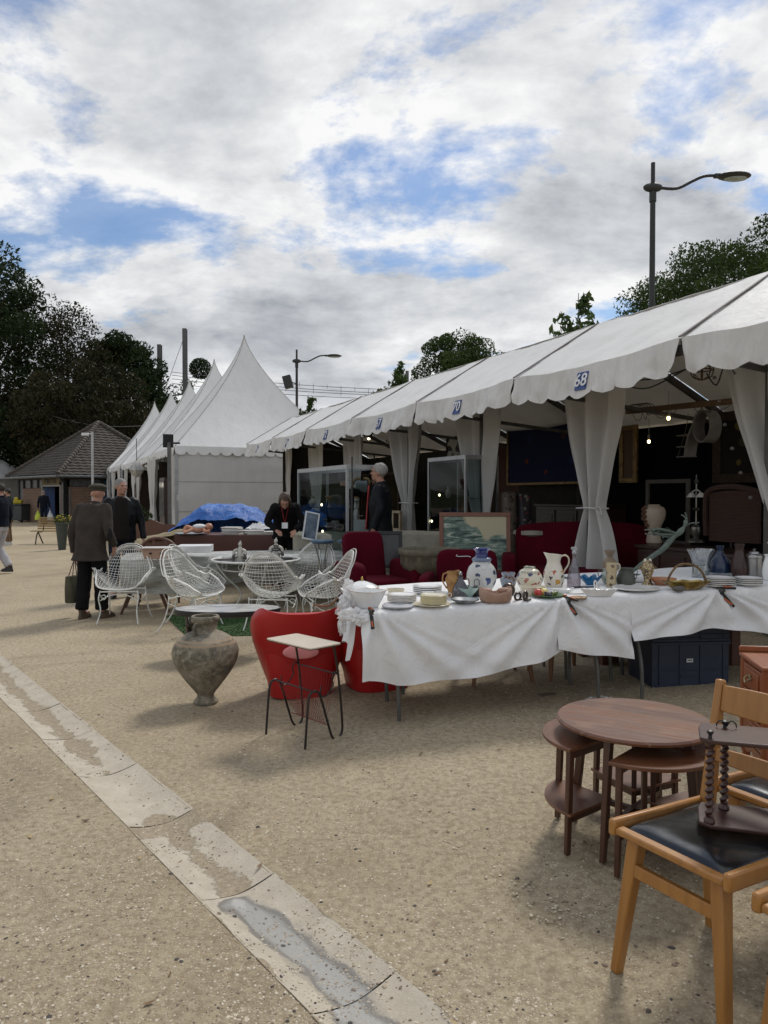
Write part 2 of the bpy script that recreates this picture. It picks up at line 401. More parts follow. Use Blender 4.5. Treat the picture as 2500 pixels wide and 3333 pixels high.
    return r, Mh, s, g
def cloth_m(n, c, c2=None, rough=.95, bs=90, b=.3): return mat(n, tuple(x * .75 for x in c), tuple(x * .75 for x in (c2 or c)), rough=rough, scale=5, bump=b, bscale=bs, bdist=.004, spec=.18)
JK = cloth_m('tweed_jacket', (.072, .060, .052), (.052, .044, .038)); BLK = cloth_m('black_cloth', (.012, .012, .014), (.008, .008, .009)); NAVY = cloth_m('navy_cloth_wear', (.010, .014, .026), (.007, .009, .017)); JEAN = cloth_m('dark_jeans', (.014, .024, .050), (.010, .015, .03))
BRS = mat('brown_shoe', (.10, .07, .045), (.07, .05, .03), rough=.5); BKS = mat('black_shoe', (.02, .02, .02), rough=.4); WHS = mat('white_shoe', (.6, .6, .58), rough=.5)
# 1 : man in the flat cap, seen from behind, carrying a bag
p = gp(300, 2014); r, Mh, s, g = person('man in a flat cap seen from behind, carrying an olive bag', p, PI - .30, 1.74,
    dict(spine=[(0, .02, .90), (0, .01, 1.05), (0, -.02, 1.22), (0, -.05, 1.39)], neck=(0, -.09, 1.455), head=(0, -.13, 1.575), shL=(-.20, -.04, 1.40), shR=(.20, -.04, 1.40), elR=(.27, .02, 1.09), wrR=(.285, -.03, .83), elL=(-.29, .04, 1.10), wrL=(-.23, -.14, .93), yaw=.55, pitch=.10,
         curlR=1.3, kneeL=(-.10, -.05, .50), kneeR=(.11, .0, .50), ankL=(-.10, -.06, .085), ankR=(.11, .06, .085), toeL=(-.13, -.25, .03), toeR=(.14, -.12, .03)),
    dict(jacket=JK, trousers=BLK, shoe=BRS, hem=.74, flare=1.16, fat=1.16, baggy=1.15))
m = MB(); m.M = Mh; m.ell((0, .006, .086), (.112, .138, .050), 24, fn=lambda p: V((p.x, p.y, p.z * (1 - .25 * p.y)))); m.ell((0, .005, .050), (.094, .114, .036), 20); m.ell((0, -.118, .052), (.078, .068, .013), 18); m.build('flat_cap', cloth_m('cap_tweed', (.105, .095, .075), (.07, .065, .05)), r, 60)
m = MB(); e_ = g('elL').lerp(g('wrL'), .10); m.ell((e_.x - .028, e_.y + .035, e_.z), (.045, .03, .085), 14); m.build('elbow_patch', mat('patch_black', (.006, .006, .006), rough=.9), r, 60)
mh = Matrix.Translation(p) @ Matrix.Rotation(PI - .30, 4, 'Z'); wv = mh @ (g('wrR') + V((0, 0, -.10)) * s)
bag = thing('tote_bag', 'olive cloth tote bag hanging from the flat cap man\'s hand', 'bag', (wv.x, wv.y, wv.z - .53), PI - .25); m = MB(); m.loft([(0, 0, 0, .065, .13), (0, 0, .02, .07, .14), (0, 0, .18, .068, .145), (0, 0, .335, .045, .15)], 24, pw=.55); m.build('bag_body', cloth_m('olive_canvas', (.13, .125, .085), (.09, .088, .06)), bag, 50)
m = MB()
for q in (-1, 1): m.tube(smoothpts([(q * .03, -.08, .33), (q * .012, -.035, .46), (0, 0, .54), (q * .012, .035, .46), (q * .03, .08, .33)], 5), .006, 6)
m.build('handle', mat('bag_handle', (.10, .045, .05), rough=.7), bag)
# 2 : grey haired man in black jacket
p = (at(395, 1700, 11.2).x, 11.2, 0); r, Mh, s, g = person('grey haired man in an open black jacket and dark shirt facing the flat cap man', p, .35, 1.79, dict(yaw=.55, pitch=.02, elL=(-.25, .02, 1.13), elR=(.28, .04, 1.14), wrR=(.31, -.03, .87), curlR=.7, head=(0, -.03, 1.64)),
    dict(jacket=cloth_m('black_leather', (.012, .013, .016), (.008, .009, .011), .45), trousers=JEAN, shoe=BKS, hem=.84, fat=1.18, hair=('short', ('grey_hair', (.26, .25, .24)), .08)))
m = MB(); m.sheet(lambda u, v: (lerp(-.105, .105, u) * s * (.75 + .35 * v), (-.142 - .020 * cos((u - .5) * 3) - .012) * s * lerp(.80, 1.18, min(1, v * 2.2)), lerp(1.475, .88, v) * s - .03 * (1 - v) * abs(2 * u - 1) * 0), 14, 18, .012); m.build('shirt', cloth_m('plum_shirt', (.024, .017, .017), (.018, .013, .013)), r, 70)
# 3 : man cropped by the left edge
p = gp(4, 1868); person('man in navy top and white trousers walking out of the left picture edge', p, R(-95), 1.78, dict(kneeL=(-.09, -.10, .50), ankL=(-.09, .12, .12), toeL=(-.1, -.03, .04), kneeR=(.09, -.12, .50), ankR=(.09, -.16, .085), toeR=(.1, -.34, .04)), dict(jacket=NAVY, trousers=cloth_m('white_trousers', (.62, .61, .63), (.5, .49, .52)), shoe=BKS, hem=.92, hair=('short', ('dark_hair', (.03, .025, .02)), .06), baggy=1.1))
# 4 : bearded man
p = gp(28, 1774); r, Mh, s, g = person('bearded man in a dark green jacket and tan trousers near the left edge, in profile', p, R(-80), 1.76, dict(yaw=-.1), dict(jacket=cloth_m('green_jacket', (.015, .026, .022), (.010, .018, .016)), trousers=cloth_m('tan_trousers', (.22, .15, .09), (.17, .115, .07)), shoe=WHS, hem=.86, hair=('short', ('dark_hair', (.03, .025, .02)), .05)), vox=.012)
m = MB(); m.M = Mh; m.ell((0, -.045, -.075), (.058, .052, .045), 16); m.build('beard', mat('dark_hair', (.03, .025, .02)), r)
# 5 : man at the toilet door with two bags
p = gp(143, 1708); r, Mh, s, g = person('man in a navy jacket at the open toilet door, a bag in each hand', p, PI, 1.80, dict(elL=(-.27, .02, 1.13), wrL=(-.30, -.03, .88), elR=(.27, .02, 1.13), wrR=(.30, -.03, .88)), dict(jacket=NAVY, trousers=JEAN, shoe=BKS, hem=.88, fat=1.08, hair=('bald', ('grey_hair', (.26, .25, .24)), .03)), vox=.014)
for q, nm, c_, lb in ((1, 'yellow_bag', (.50, .60, .03), 'bright yellow green carrier bag in the left hand of the man at the toilet door'), (-1, 'white_bag', (.55, .57, .57), 'white carrier bag in the right hand of the man at the toilet door')):
    b_ = thing('carrier_bag', lb, 'bag', (p.x - q * .31 * s, p.y + .03, .26), 0); m = MB(); m.loft([(0, 0, 0, .17, .09), (0, 0, .22, .16, .08), (0, 0, .40, .06, .04), (0, 0, .50, .02, .02)], 16); m.build('bag_body', mat(nm, c_, rough=.4), b_, 60); m = MB(); m.tube([(-.02, 0, .48), (0, 0, .58), (.02, 0, .48)], .006, 5); m.build('handle', mat(nm, c_), b_)
# 6 : woman bending over the table
p = Vector((at(928, 1700, 11.0).x, 11.05, gz(-1.5, 11))); WOM = cloth_m('black_knit', (.007, .007, .008), (.005, .005, .006))
r, Mh, s, g = person('woman in black with a red lanyard bending over the goods on the table', p, .10, 1.66,
    dict(spine=[(0, .12, .92), (0, .08, 1.08), (0, -.02, 1.24), (0, -.14, 1.37)], neck=(0, -.23, 1.39), head=(0, -.335, 1.455), pitch=.78, shL=(-.165, -.13, 1.36), shR=(.165, -.13, 1.36), elL=(-.27, -.20, 1.13), elR=(.27, -.20, 1.13), wrL=(-.13, -.36, 1.00), wrR=(.16, -.38, 1.00), hdL=(.5, -.8, -.3), hdR=(-.3, -.8, -.4), nL=(0, -.3, 1), nR=(0, -.3, 1), curlL=.5, curlR=.6, hipL=(-.09, .12, .93), hipR=(.09, .12, .93), kneeL=(-.1, .1, .5), kneeR=(.1, .1, .5), ankL=(-.1, .16, .085), ankR=(.1, .16, .085), toeL=(-.1, -.02, .03), toeR=(.1, -.02, .03)),
    dict(jacket=WOM, trousers=BLK, shoe=BKS, hem=.85, fat=1.12, flare=1.1, hair=('long', ('brown_hair', (.085, .055, .038)), .16)))
m = MB(); m.tube(smoothpts([V(q) * s for q in ((-.07, -.17, 1.47), (-.06, -.27, 1.38), (-.03, -.315, 1.25), (0, -.32, 1.12), (.03, -.315, 1.25), (.06, -.27, 1.38), (.07, -.17, 1.47))], 4), .0085, 6, flat=.4); m.build('lanyard', mat('lanyard_red', (.42, .012, .018), rough=.5), r); m = MB(); m.box(-.045 * s, .045 * s, -.335 * s, -.33 * s, 1.03 * s, 1.12 * s); m.build('name_badge', M_WHITE, r)
m = MB(); m.M = Mh
for q in (-1, 1): m.tube([(q * .031 + .024 * cos(a), -.100, .018 + .018 * sin(a)) for a in [2 * PI * i / 14 for i in range(14)]], .0016, 5, True)
m.build('glasses', M_BLACK, r)
# 7 : grey haired man at the stalls
p = Vector((at(1238, 1600, 10.4).x, 10.4, 0)); p.z = gz(p.x, p.y); r, Mh, s, g = person('tall curly grey haired man in a dark coat over a coral top', p, -(PI / 2 + .20), 1.86,
    dict(yaw=-.05, pitch=-.05, elL=(-.23, .05, 1.15), wrL=(-.25, -.06, .92), elR=(.24, .05, 1.15), wrR=(.25, -.04, .90), curlL=.9, curlR=.9), dict(jacket=cloth_m('dark_padded', (.010, .012, .017), (.007, .008, .012), .55, 30), trousers=JEAN, shoe=BKS, hem=.80, fat=1.12, flare=1.05, hair=('curly', ('silver_hair', (.34, .33, .31)), .30)))
m = MB(); m.sheet(lambda u, v: (lerp(-.075, .075, u) * s * (.5 + .7 * v), (-.152 - .03 * v) * s, lerp(1.47, .88, v) * s), 12, 16, .012); m.build('coral_top', cloth_m('coral_cloth', (.60, .10, .10), (.48, .07, .07)), r, 70); m = MB(); m.M = Mh; m.tube([(.079, .0, .022), (.060, -.085, .024), (.0, -.104, .02)], .003, 5); m.tube([(-.079, .0, .022), (-.060, -.085, .024), (.0, -.104, .02)], .003, 5); m.build('glasses', M_BLACK, r)
# 8 : visitor in the dark stall
p = Vector((at(1112, 1650, 11.6).x, 12.1, 0)); p.z = gz(p.x, p.y); r, Mh, s, g = person('dark clothed visitor with a backpack reaching up, seen from behind inside the far stall', p, PI - .5, 1.80, dict(elL=(-.33, -.16, 1.36), wrL=(-.36, -.34, 1.52), hdL=(0, -.3, .9), nL=(-1, 0, 0), curlL=.8), dict(jacket=BLK, trousers=cloth_m('grey_trousers', (.05, .05, .055)), shoe=BKS, hem=.86, hair=('short', ('dark_hair', (.03, .025, .02)), .06)))
m = MB(); cushion(m, -.14, .14, .13, .27, .98, 1.42, .45); bp = m.build('backpack', M_BLACK, r, 60)
# ------------------------------------------------------------------ render, camera, light, sky
cam = bpy.data.cameras.new('camera'); co = bpy.data.objects.new('camera', cam); COL.objects.link(co)
co.location = (0, 0, EYE); co.rotation_euler = (PI / 2 - PITCH, 0, 0)
cam.sensor_fit = 'VERTICAL'; cam.sensor_height = 36; cam.lens = 36 * FPX / 3333; cam.clip_end = 2000; cam.clip_start = .05
SC.camera = co
SC.view_settings.view_transform = 'Standard'; SC.view_settings.look = 'None'; SC.view_settings.gamma = 1
SC.view_settings.exposure = EXPO
SUN_EL = R(48); SUN_AZ = R(28)   # azimuth measured from +Y towards +X
su = bpy.data.lights.new('sun', 'SUN'); su.energy = 2.0; su.angle = R(12); su.color = (1, .95, .87)
so = bpy.data.objects.new('sun', su); COL.objects.link(so)
d = Vector((sin(SUN_AZ) * cos(SUN_EL), cos(SUN_AZ) * cos(SUN_EL), sin(SUN_EL)))
so.rotation_euler = d.to_track_quat('Z', 'Y').to_euler(); so.location = (0, 0, 30)
w = bpy.data.worlds.new('World'); SC.world = w; w.use_nodes = True
t = w.node_tree; n = t.nodes; l = t.links; bg = n['Background']
def N(kind, **kw):
    x = n.new(kind)
    for k, v in kw.items(): x.inputs[k].default_value = v
    return x
sky = n.new('ShaderNodeTexSky'); sky.sky_type = 'NISHITA'; sky.sun_disc = False
sky.sun_elevation = SUN_EL; sky.sun_rotation = SUN_AZ; sky.air_density = 1.3; sky.dust_density = .4; sky.ozone_density = 2.0
tc = n.new('ShaderNodeTexCoord'); sx = n.new('ShaderNodeSeparateXYZ'); l.new(tc.outputs['Generated'], sx.inputs[0])
def wm(op, a, b=0.0, c=None):
    m = n.new('ShaderNodeMath'); m.operation = op
    for s_, v in zip(m.inputs, (a, b) if c is None else (a, b, c)):
        if isinstance(v, bpy.types.NodeSocket): l.new(v, s_)
        else: s_.default_value = v
    return m.outputs[0]
zz = wm('ADD', wm('MAXIMUM', sx.outputs[2], 0.0), .30)
cx_ = wm('DIVIDE', sx.outputs[0], zz); cy_ = wm('DIVIDE', sx.outputs[1], zz)
def cloud(ox, oy, det=12):
    cb = n.new('ShaderNodeCombineXYZ'); l.new(wm('ADD', wm('MULTIPLY', cx_, .85), ox), cb.inputs[0]); l.new(wm('ADD', cy_, oy), cb.inputs[1])
    a = N('ShaderNodeTexNoise', Scale=2.1, Detail=det, Roughness=.61, Distortion=.15); l.new(cb.outputs[0], a.inputs['Vector'])
    b = N('ShaderNodeTexNoise', Scale=.8, Detail=2, Roughness=.5); l.new(cb.outputs[0], b.inputs['Vector'])
    return wm('ADD', wm('MULTIPLY', a.outputs[0], .72), wm('MULTIPLY', b.outputs[0], .28))
OX, OY = SKYOFF
d0 = cloud(OX, OY); d1 = cloud(OX + .03, OY + .09, 7)
def rampw(fac, stops):
    r = n.new('ShaderNodeValToRGB'); cr = r.color_ramp
    while len(cr.elements) < len(stops): cr.elements.new(.5)
    for e, (p, c) in zip(cr.elements, stops):
        e.position = p; c = (c, c, c) if isinstance(c, (int, float)) else c; e.color = (*c, 1)
    l.new(fac, r.inputs[0]); return r.outputs[0]
cover = rampw(d0, [(SKC - .035, .14), (SKC, .6), (SKC + .022, 1)])
# cloud light: thin edges bright, thick bellies grey; relief from density difference toward the sun
relief = wm('ADD', wm('MULTIPLY', wm('SUBTRACT', d0, d1), 4.8), .50)
thick = rampw(d0, [(SKC, 1.0), (SKC + .07, .72), (SKC + .17, .38)])
shade = wm('MULTIPLY', thick, wm('ADD', wm('MULTIPLY', relief, .9), .5))
ccol = rampw(shade, [(.10, (.22, .24, .275)), (.38, (.40, .425, .465)), (.66, (.66, .68, .71)), (1.0, (1.0, 1.0, 1.0))])
cs = n.new('ShaderNodeVectorMath'); cs.operation = 'SCALE'; l.new(ccol, cs.inputs[0]); cs.inputs['Scale'].default_value = CLOUDB
mx = n.new('ShaderNodeMix'); mx.data_type = 'RGBA'; l.new(cover, mx.inputs[0]); tint = n.new('ShaderNodeMix'); tint.data_type = 'RGBA'; tint.blend_type = 'MULTIPLY'; tint.inputs[0].default_value = 1; l.new(sky.outputs[0], tint.inputs[6]); tint.inputs[7].default_value = (.62, .74, .92, 1); l.new(tint.outputs[2], mx.inputs[6]); l.new(cs.outputs[0], mx.inputs[7])
l.new(mx.outputs[2], bg.inputs[0]); bg.inputs[1].default_value = .1
damp_ = 0
# ------------------------------------------------------------------ ground, channel, gravel
CD = Vector((.62, -.785)).normalized(); CN = Vector((.785, .62)).normalized(); QC = 1.335; QH = .163
def pq(p, q): return (CD.x * p + CN.x * q, CD.y * p + CN.y * q)
def ground_mat():
    k = NT('sandy gravel'); v = k.coord()
    big = k.noise(v, .35, 4, .6); mid = k.noise(v, 2.2, 6, .6); fine = k.noise(v, 30, 5, .65)
    c = k.mix(k.ramp(mid, [(.35, 0), (.65, 1)]), (.435, .358, .243), (.345, .280, .186))
    c = k.mix(k.ramp(big, [(.4, 0), (.65, 1)]), c, (.48, .405, .285))
    c = k.mix(k.math('MULTIPLY', k.ramp(fine, [(.36, 1), (.58, 0)]), .62), c, (.20, .152, .095))
    for sc, rr, thr in ((60, 1, .30), (110, 1, .36)):
        dd = k.vor(v, sc); cc = k.vor(v, sc, out='Color'); sp = k.sep(cc)
        msk = k.math('MULTIPLY', k.ramp(dd, [(thr - .12, 1), (thr, 0)]), k.ramp(sp[0], [(.46, 0), (.5, 1)]))
        pc = k.ramp(sp[1], [(0, (.16, .12, .085)), (.25, (.30, .24, .17)), (.6, (.50, .42, .31)), (1, (.66, .60, .48))])
        c = k.mix(k.math('MULTIPLY', msk, .8), c, pc)
    damp = k.ramp(k.noise(v, .9, 5, .6, .8), [(.55, 0), (.68, 1)])
    c = k.mix(k.math('MULTIPLY', damp, .42), c, (.19, .155, .11))
    k.set('Base Color', c).set('Roughness', .92).set('Specular IOR Level', .25)
    h = k.math('ADD', k.math('MULTIPLY', fine, .5), k.math('MULTIPLY', k.noise(v, 95, 4, .7, .6), .7))
    h = k.math('ADD', h, k.math('MULTIPLY', mid, 1.5))
    k.bump(h, .8, .014); return k.m
M_GROUND = ground_mat()
def axis(fine, lo, hi, step, far):
    a = [lo + i * step for i in range(int((hi - lo) / step) + 1)] + fine
    b = [hi]; s = step
    while b[-1] < far: s *= 1.5; b.append(b[-1] + s)
    c = [lo]; s = step
    while c[-1] > -far: s *= 1.5; c.append(c[-1] - s)
    a = sorted(set(a + b + c)); out = [a[0]]
    for x in a[1:]:
        if x - out[-1] > .004: out.append(x)
    return out
qs = axis([QC - QH + .010, QC - QH + .016, QC + QH - .016, QC + QH - .010], -8, 16, .25, 600); qs = [q for q in qs if not (QC - QH + .0165 < q < QC + QH - .0165)]
ps = axis([], -26, 6, .25, 600)
g = MB(); vs = []
for q in qs:
    for p in ps:
        x, y = pq(p, q); z = gz(x, y)
        near = abs(x) < 12 and -2 < y < 30
        if near: z += .006 * nz(x * .8, y * .8, 3) * min(1, abs(q - QC) * 2)
        if QC - QH + .015 < q < QC + QH - .015: z -= .06
        vs.append((x, y, z))
W_ = len(ps)
g.add(vs, [(j * W_ + i, (j + 1) * W_ + i, (j + 1) * W_ + i + 1, j * W_ + i + 1) for j in range(len(qs) - 1) for i in range(W_ - 1)])
struct(g.build('ground', M_GROUND))
# concrete channel slabs
def channel_mat():
    k = NT('channel concrete'); v = k.coord(); g_ = k.coord()
    c = k.mix(k.ramp(k.noise(v, 9, 6, .7), [(.3, 0), (.7, 1)]), (.53, .475, .385), (.40, .35, .275))
    dd = k.vor(v, 150); c = k.mix(k.math('MULTIPLY', k.ramp(dd, [(.15, 1), (.3, 0)]), .35), c, (.33, .29, .235))
    # sand lying in the middle of the channel and over its edges
    at_ = k.n.new('ShaderNodeAttribute'); at_.attribute_name = 'sand'
    s1 = k.math('ADD', at_.outputs['Fac'], k.math('MULTIPLY', k.math('SUBTRACT', k.noise(v, 8, 9, .74), .5), 1.35))
    msk = k.ramp(s1, [(.46, 0), (.56, 1)])
    sand = k.mix(k.ramp(k.noise(v, 40, 5, .7), [(.3, 0), (.7, 1)]), (.40, .33, .235), (.22, .175, .12))
    wa = k.n.new('ShaderNodeAttribute'); wa.attribute_name = 'wet'; wm_ = k.ramp(k.math('ADD', wa.outputs['Fac'], k.math('MULTIPLY', k.math('SUBTRACT', k.noise(v, 11, 6, .65), .5), .6)), [(.40, 0), (.50, 1)])
    cc = k.mix(msk, c, sand); k.set('Base Color', k.mix(k.ramp(wa.outputs['Fac'], [(.58, 0), (.72, 1)]), k.mix(wm_, cc, (.20, .185, .16)), (.40, .395, .375))).set('Roughness', k.ramp(wm_, [(0, .9), (1, .30)])).set('Specular IOR Level', .4)
    k.bump(k.math('ADD', k.math('MULTIPLY', k.noise(v, 60, 5, .7), .6), k.math('MULTIPLY', msk, .8)), .6, .008); return k.m
ch = MB(); sandv = []; wetv = []
p1 = CD.x * -.03 + CD.y * 2.0; SL = .79
wet = -(2.0)
def csect(u):  # u -1..1 across
    return -.032 * (1 - min(1, abs(u)) ** 1.6)
r2 = random.Random(3)
JP = CD.x * -.72 + CD.y * 2.77      # p of a measured joint
segs = []
for i in range(-14, 3):
    pa = JP + i * SL; pb = pa + SL - .007; segs.append((pa, pb, i))
for pa, pb, i in segs:
    nu, nv = 20, 26; jl = r2.uniform(-.004, .004)
    base = len(ch.v)
    def fn(u, v, pa=pa, pb=pb, jl=jl):
        uu = u * 2 - 1; q = QC + uu * QH + jl; p = lerp(pa, pb, v)
        x, y = pq(p, q); return (x, y, .003 + gz(x, y) + csect(uu) + .002 * nz(p * 9, q * 9, i))
    ch.grid(fn, nu, nv, flip=True)
    for j in range(nv + 1):
        for q_ in range(nu + 1):
            uu = q_ / nu * 2 - 1; vv = j / nv
            au = abs(uu - .05); s_ = .80 - 1.05 * au + .35 * nz((pa + vv * SL) * 2.2, uu * .8, 5); we = 0
            if i == -1: s_ = max(s_, 1.1 - max(0, vv - .10) * 7)
            if i == -2: s_ -= .42 - .5 * max(0, vv - .8) * 5
            if i == -3: s_ -= .1
            if i <= -4: s_ += .06
            if i >= 0: s_ = .12 + .25 * nz(vv * 4 + i * 4, uu * 2, 2); we = 1.0 - 1.25 * abs(uu + .08 - .25 * (vv - .5)) + .3 * nz(vv * 5, uu * 3, 7) - (1.2 * max(0, vv - .75) if i else 0) - max(0, .05 - vv) * 12 * (i == 0)
            s_ += .9 * max(0, abs(uu) - .82) / .18 * max(0, nz((pa + vv * SL) * 6, uu * 3, 11) + .25)
            wetv.append(max(0, min(1, we)))
            sandv.append(max(0, min(1, s_)))
o = ch.build('drainage_channel', channel_mat()); struct(o)
at_ = o.data.attributes.new('sand', 'FLOAT', 'POINT'); at_.data.foreach_set('value', sandv); at_ = o.data.attributes.new('wet', 'FLOAT', 'POINT'); at_.data.foreach_set('value', wetv)
# joint mortar strip under the slabs
jm = MB()
def jf(u, v):
    uu = u * 2 - 1; p = lerp(JP - 14 * SL, JP + 3 * SL, v); x, y = pq(p, QC + uu * (QH - .002)); return (x, y, gz(x, y) - .006 + csect(uu))
jm.grid(jf, 10, 60, flip=True); struct(jm.build('channel_bed', mat('dark mortar', (.17, .145, .11), (.09, .075, .055), rough=.95, scale=9)))
# puddle : a thin clear film lying in the bottom of the channel
wt = glassy('puddle water', (.93, .92, .90), .05, .12, .2)
pd = MB(); poly = []
for k in range(90):
    a = 2 * PI * k / 90; rr = 1 + .20 * nz(cos(a) * 2.2, sin(a) * 2.2, 9) + .16 * nz(cos(a) * 7, sin(a) * 7, 4) + .07 * nz(cos(a) * 19, sin(a) * 19, 1)
    poly.append(((JP + .62 * SL + .04) + cos(a) * .60 * SL * rr, QC - .006 + sin(a) * .082 * rr))
vs = [(*pq(p, q), gz(*pq(p, q)) - .0175) for p, q in poly]; pd.add(vs, [tuple(range(90))])
struct(pd.build('water', wt, smooth=0))
# gravel stones near the camera : uncountable
def ico():
    t_ = (1 + 5 ** .5) / 2; v_ = [(-1, t_, 0), (1, t_, 0), (-1, -t_, 0), (1, -t_, 0), (0, -1, t_), (0, 1, t_), (0, -1, -t_), (0, 1, -t_), (t_, 0, -1), (t_, 0, 1), (-t_, 0, -1), (-t_, 0, 1)]
    return [Vector(a).normalized() for a in v_], [(0, 11, 5), (0, 5, 1), (0, 1, 7), (0, 7, 10), (0, 10, 11), (1, 5, 9), (5, 11, 4), (11, 10, 2), (10, 7, 6), (7, 1, 8), (3, 9, 4), (3, 4, 2), (3, 2, 6), (3, 6, 8), (3, 8, 9), (4, 9, 5), (2, 4, 11), (6, 2, 10), (8, 6, 7), (9, 8, 1)]
IV, IF = ico()
gr = MB(); r3 = random.Random(11)
def stone(mb, x, y, s, mi, r_):
    an = r_.uniform(0, PI); ca, sa = cos(an), sin(an); fx = r_.uniform(.7, 1.5); fz = r_.uniform(.25, .6); z = gz(x, y)
    q = (x * CN.x + y * CN.y - QC) / QH
    if abs(q) < 1: z += csect(q) + .003
    else: z += .006 * nz(x * .8, y * .8, 3) * min(1, abs(q) * QH * 2)
    vs = []
    for a in IV:
        b = a * (1 + r_.uniform(-.18, .18)); px_, py_ = b.x * fx, b.y; vs.append((x + s * (px_ * ca - py_ * sa), y + s * (px_ * sa + py_ * ca), z + s * b.z * fz + s * .05))
    mb.add(vs, IF, mi)
cnt = 0
while cnt < 40000:
    Y = 1.9 + 9 * r3.random() ** 1.9; X = r3.uniform(-.54, .54) * Y
    dens = .35 + .65 * (nz(X * 1.1, Y * 1.1, 1) > -.05)
    if r3.random() > dens: continue
    s = (.0016 + .0040 * r3.random() ** 2.8) * (1 + Y * .05); m_ = r3.choices((0, 1, 2, 3), (5, 5, 2, .5))[0]
    stone(gr, X, Y, s, m_, r3); cnt += 1
for _ in range(260):
    Y = 2 + 11 * r3.random() ** 1.4; X = r3.uniform(-.54, .5) * Y; stone(gr, X, Y, r3.uniform(.005, .011), r3.choice((2, 3, 3, 0)), r3)
o = gr.build('gravel', [mat('pebble_tan', (.46, .38, .27), (.34, .27, .19), rough=.85), mat('pebble_pale', (.62, .55, .43), (.5, .44, .34), rough=.8), mat('pebble_brown', (.22, .165, .12), rough=.85), mat('pebble_dark', (.07, .06, .055), rough=.8)], smooth=0); struct(o, 'stuff')
lf = MB()
for _ in range(70):
    Y = 2 + 12 * r3.random() ** 1.3; X = r3.uniform(-.5, .5) * Y; s = r3.uniform(.009, .02); a = r3.uniform(0, 6.3); z = gz(X, Y) + .004
    P = [(1.4, 0, .3), (.3, .5, .1), (-1, .15, .35), (-1.1, -.1, .3), (.2, -.45, .05)]
    lf.add([(X + s * (x * cos(a) - y * sin(a)), Y + s * (x * sin(a) + y * cos(a)), z + s * h) for x, y, h in P], [(0, 1, 2, 3, 4)], r3.choice((0, 0, 1)))
o = lf.build('fallen_leaves', [mat('dead_leaf', (.20, .12, .06), (.10, .06, .035), rough=.8), mat('dry_leaf', (.42, .31, .16), rough=.8)], smooth=0); struct(o, 'stuff')
# grass bank behind
bk = MB(); bk.grid(lambda u, v: (lerp(-80, 60, u), 58 + 40 * v, .5 * (v > 0) + 2.6 * min(1, v * 2.2) + .8 * nz(u * 9, v * 3)), 40, 12, flip=True)
struct(bk.build('grass_bank', mat('bank_grass', (.055, .075, .025), (.10, .11, .045), rough=.95, scale=.8, bump=.6, bscale=3, bdist=.2)))
# ------------------------------------------------------------------ trees
def leafmat(name, a, b, c3):
    k = NT(name); at_ = k.n.new('ShaderNodeAttribute'); at_.attribute_name = 'tone'
    k.set('Base Color', k.ramp(at_.outputs['Fac'], [(0, a), (.55, b), (1, c3)])).set('Roughness', .55).set('Specular IOR Level', .12)
    tr = k.n.new('ShaderNodeBsdfTranslucent'); k.l.new(k.b.inputs['Base Color'].links[0].from_socket, tr.inputs[0])
    mx = k.n.new('ShaderNodeMixShader'); mx.inputs[0].default_value = .22
    k.l.new(k.b.outputs[0], mx.inputs[1]); k.l.new(tr.outputs[0], mx.inputs[2]); k.l.new(mx.outputs[0], k.out.inputs[0]); return k.m
M_BARK = mat('bark', (.075, .06, .045), (.045, .035, .027), rough=.95, bump=.5, bscale=20, bdist=.02, stretch=(1, 1, .25))
LEAF = {'dark': leafmat('leaf_dark', (.015, .028, .010), (.026, .043, .015), (.045, .062, .022)),
        'green': leafmat('leaf_green', (.024, .045, .012), (.045, .075, .02), (.08, .115, .035)),
        'rust': leafmat('leaf_rust', (.018, .022, .010), (.030, .030, .013), (.052, .040, .018))}
def leaves(mb, tones, c, rad, nleaf, size, r_, flat=.8, clump=1.0):
    tone0 = r_.random()
    for _ in range(nleaf):
        while True:
            d_ = Vector((r_.uniform(-1, 1), r_.uniform(-1, 1), r_.uniform(-1, 1)))
            if .05 < d_.length <= 1: break
        d_ = d_ * (d_.length ** -.35)
        p = Vector(c) + Vector((d_.x * rad, d_.y * rad, d_.z * rad * flat))
        a = Vector((r_.gauss(0, 1), r_.gauss(0, 1), r_.gauss(0, .6))).normalized(); b = a.orthogonal().normalized(); b = Matrix.Rotation(r_.uniform(0, 6.3), 3, a) @ b
        s = size * r_.uniform(.6, 1.3); w_ = s * r_.uniform(.3, .5); e = a.cross(b)
        mb.add([p - b * s * .5, p + e * w_ * .5 - b * s * .05, p + b * s * .5 + a * s * .12, p - e * w_ * .5 - b * s * .05], [(0, 1, 2, 3)])
        tt = max(0, min(1, .25 + .5 * tone0 + r_.uniform(-.25, .25))); tones.extend([tt] * 4)
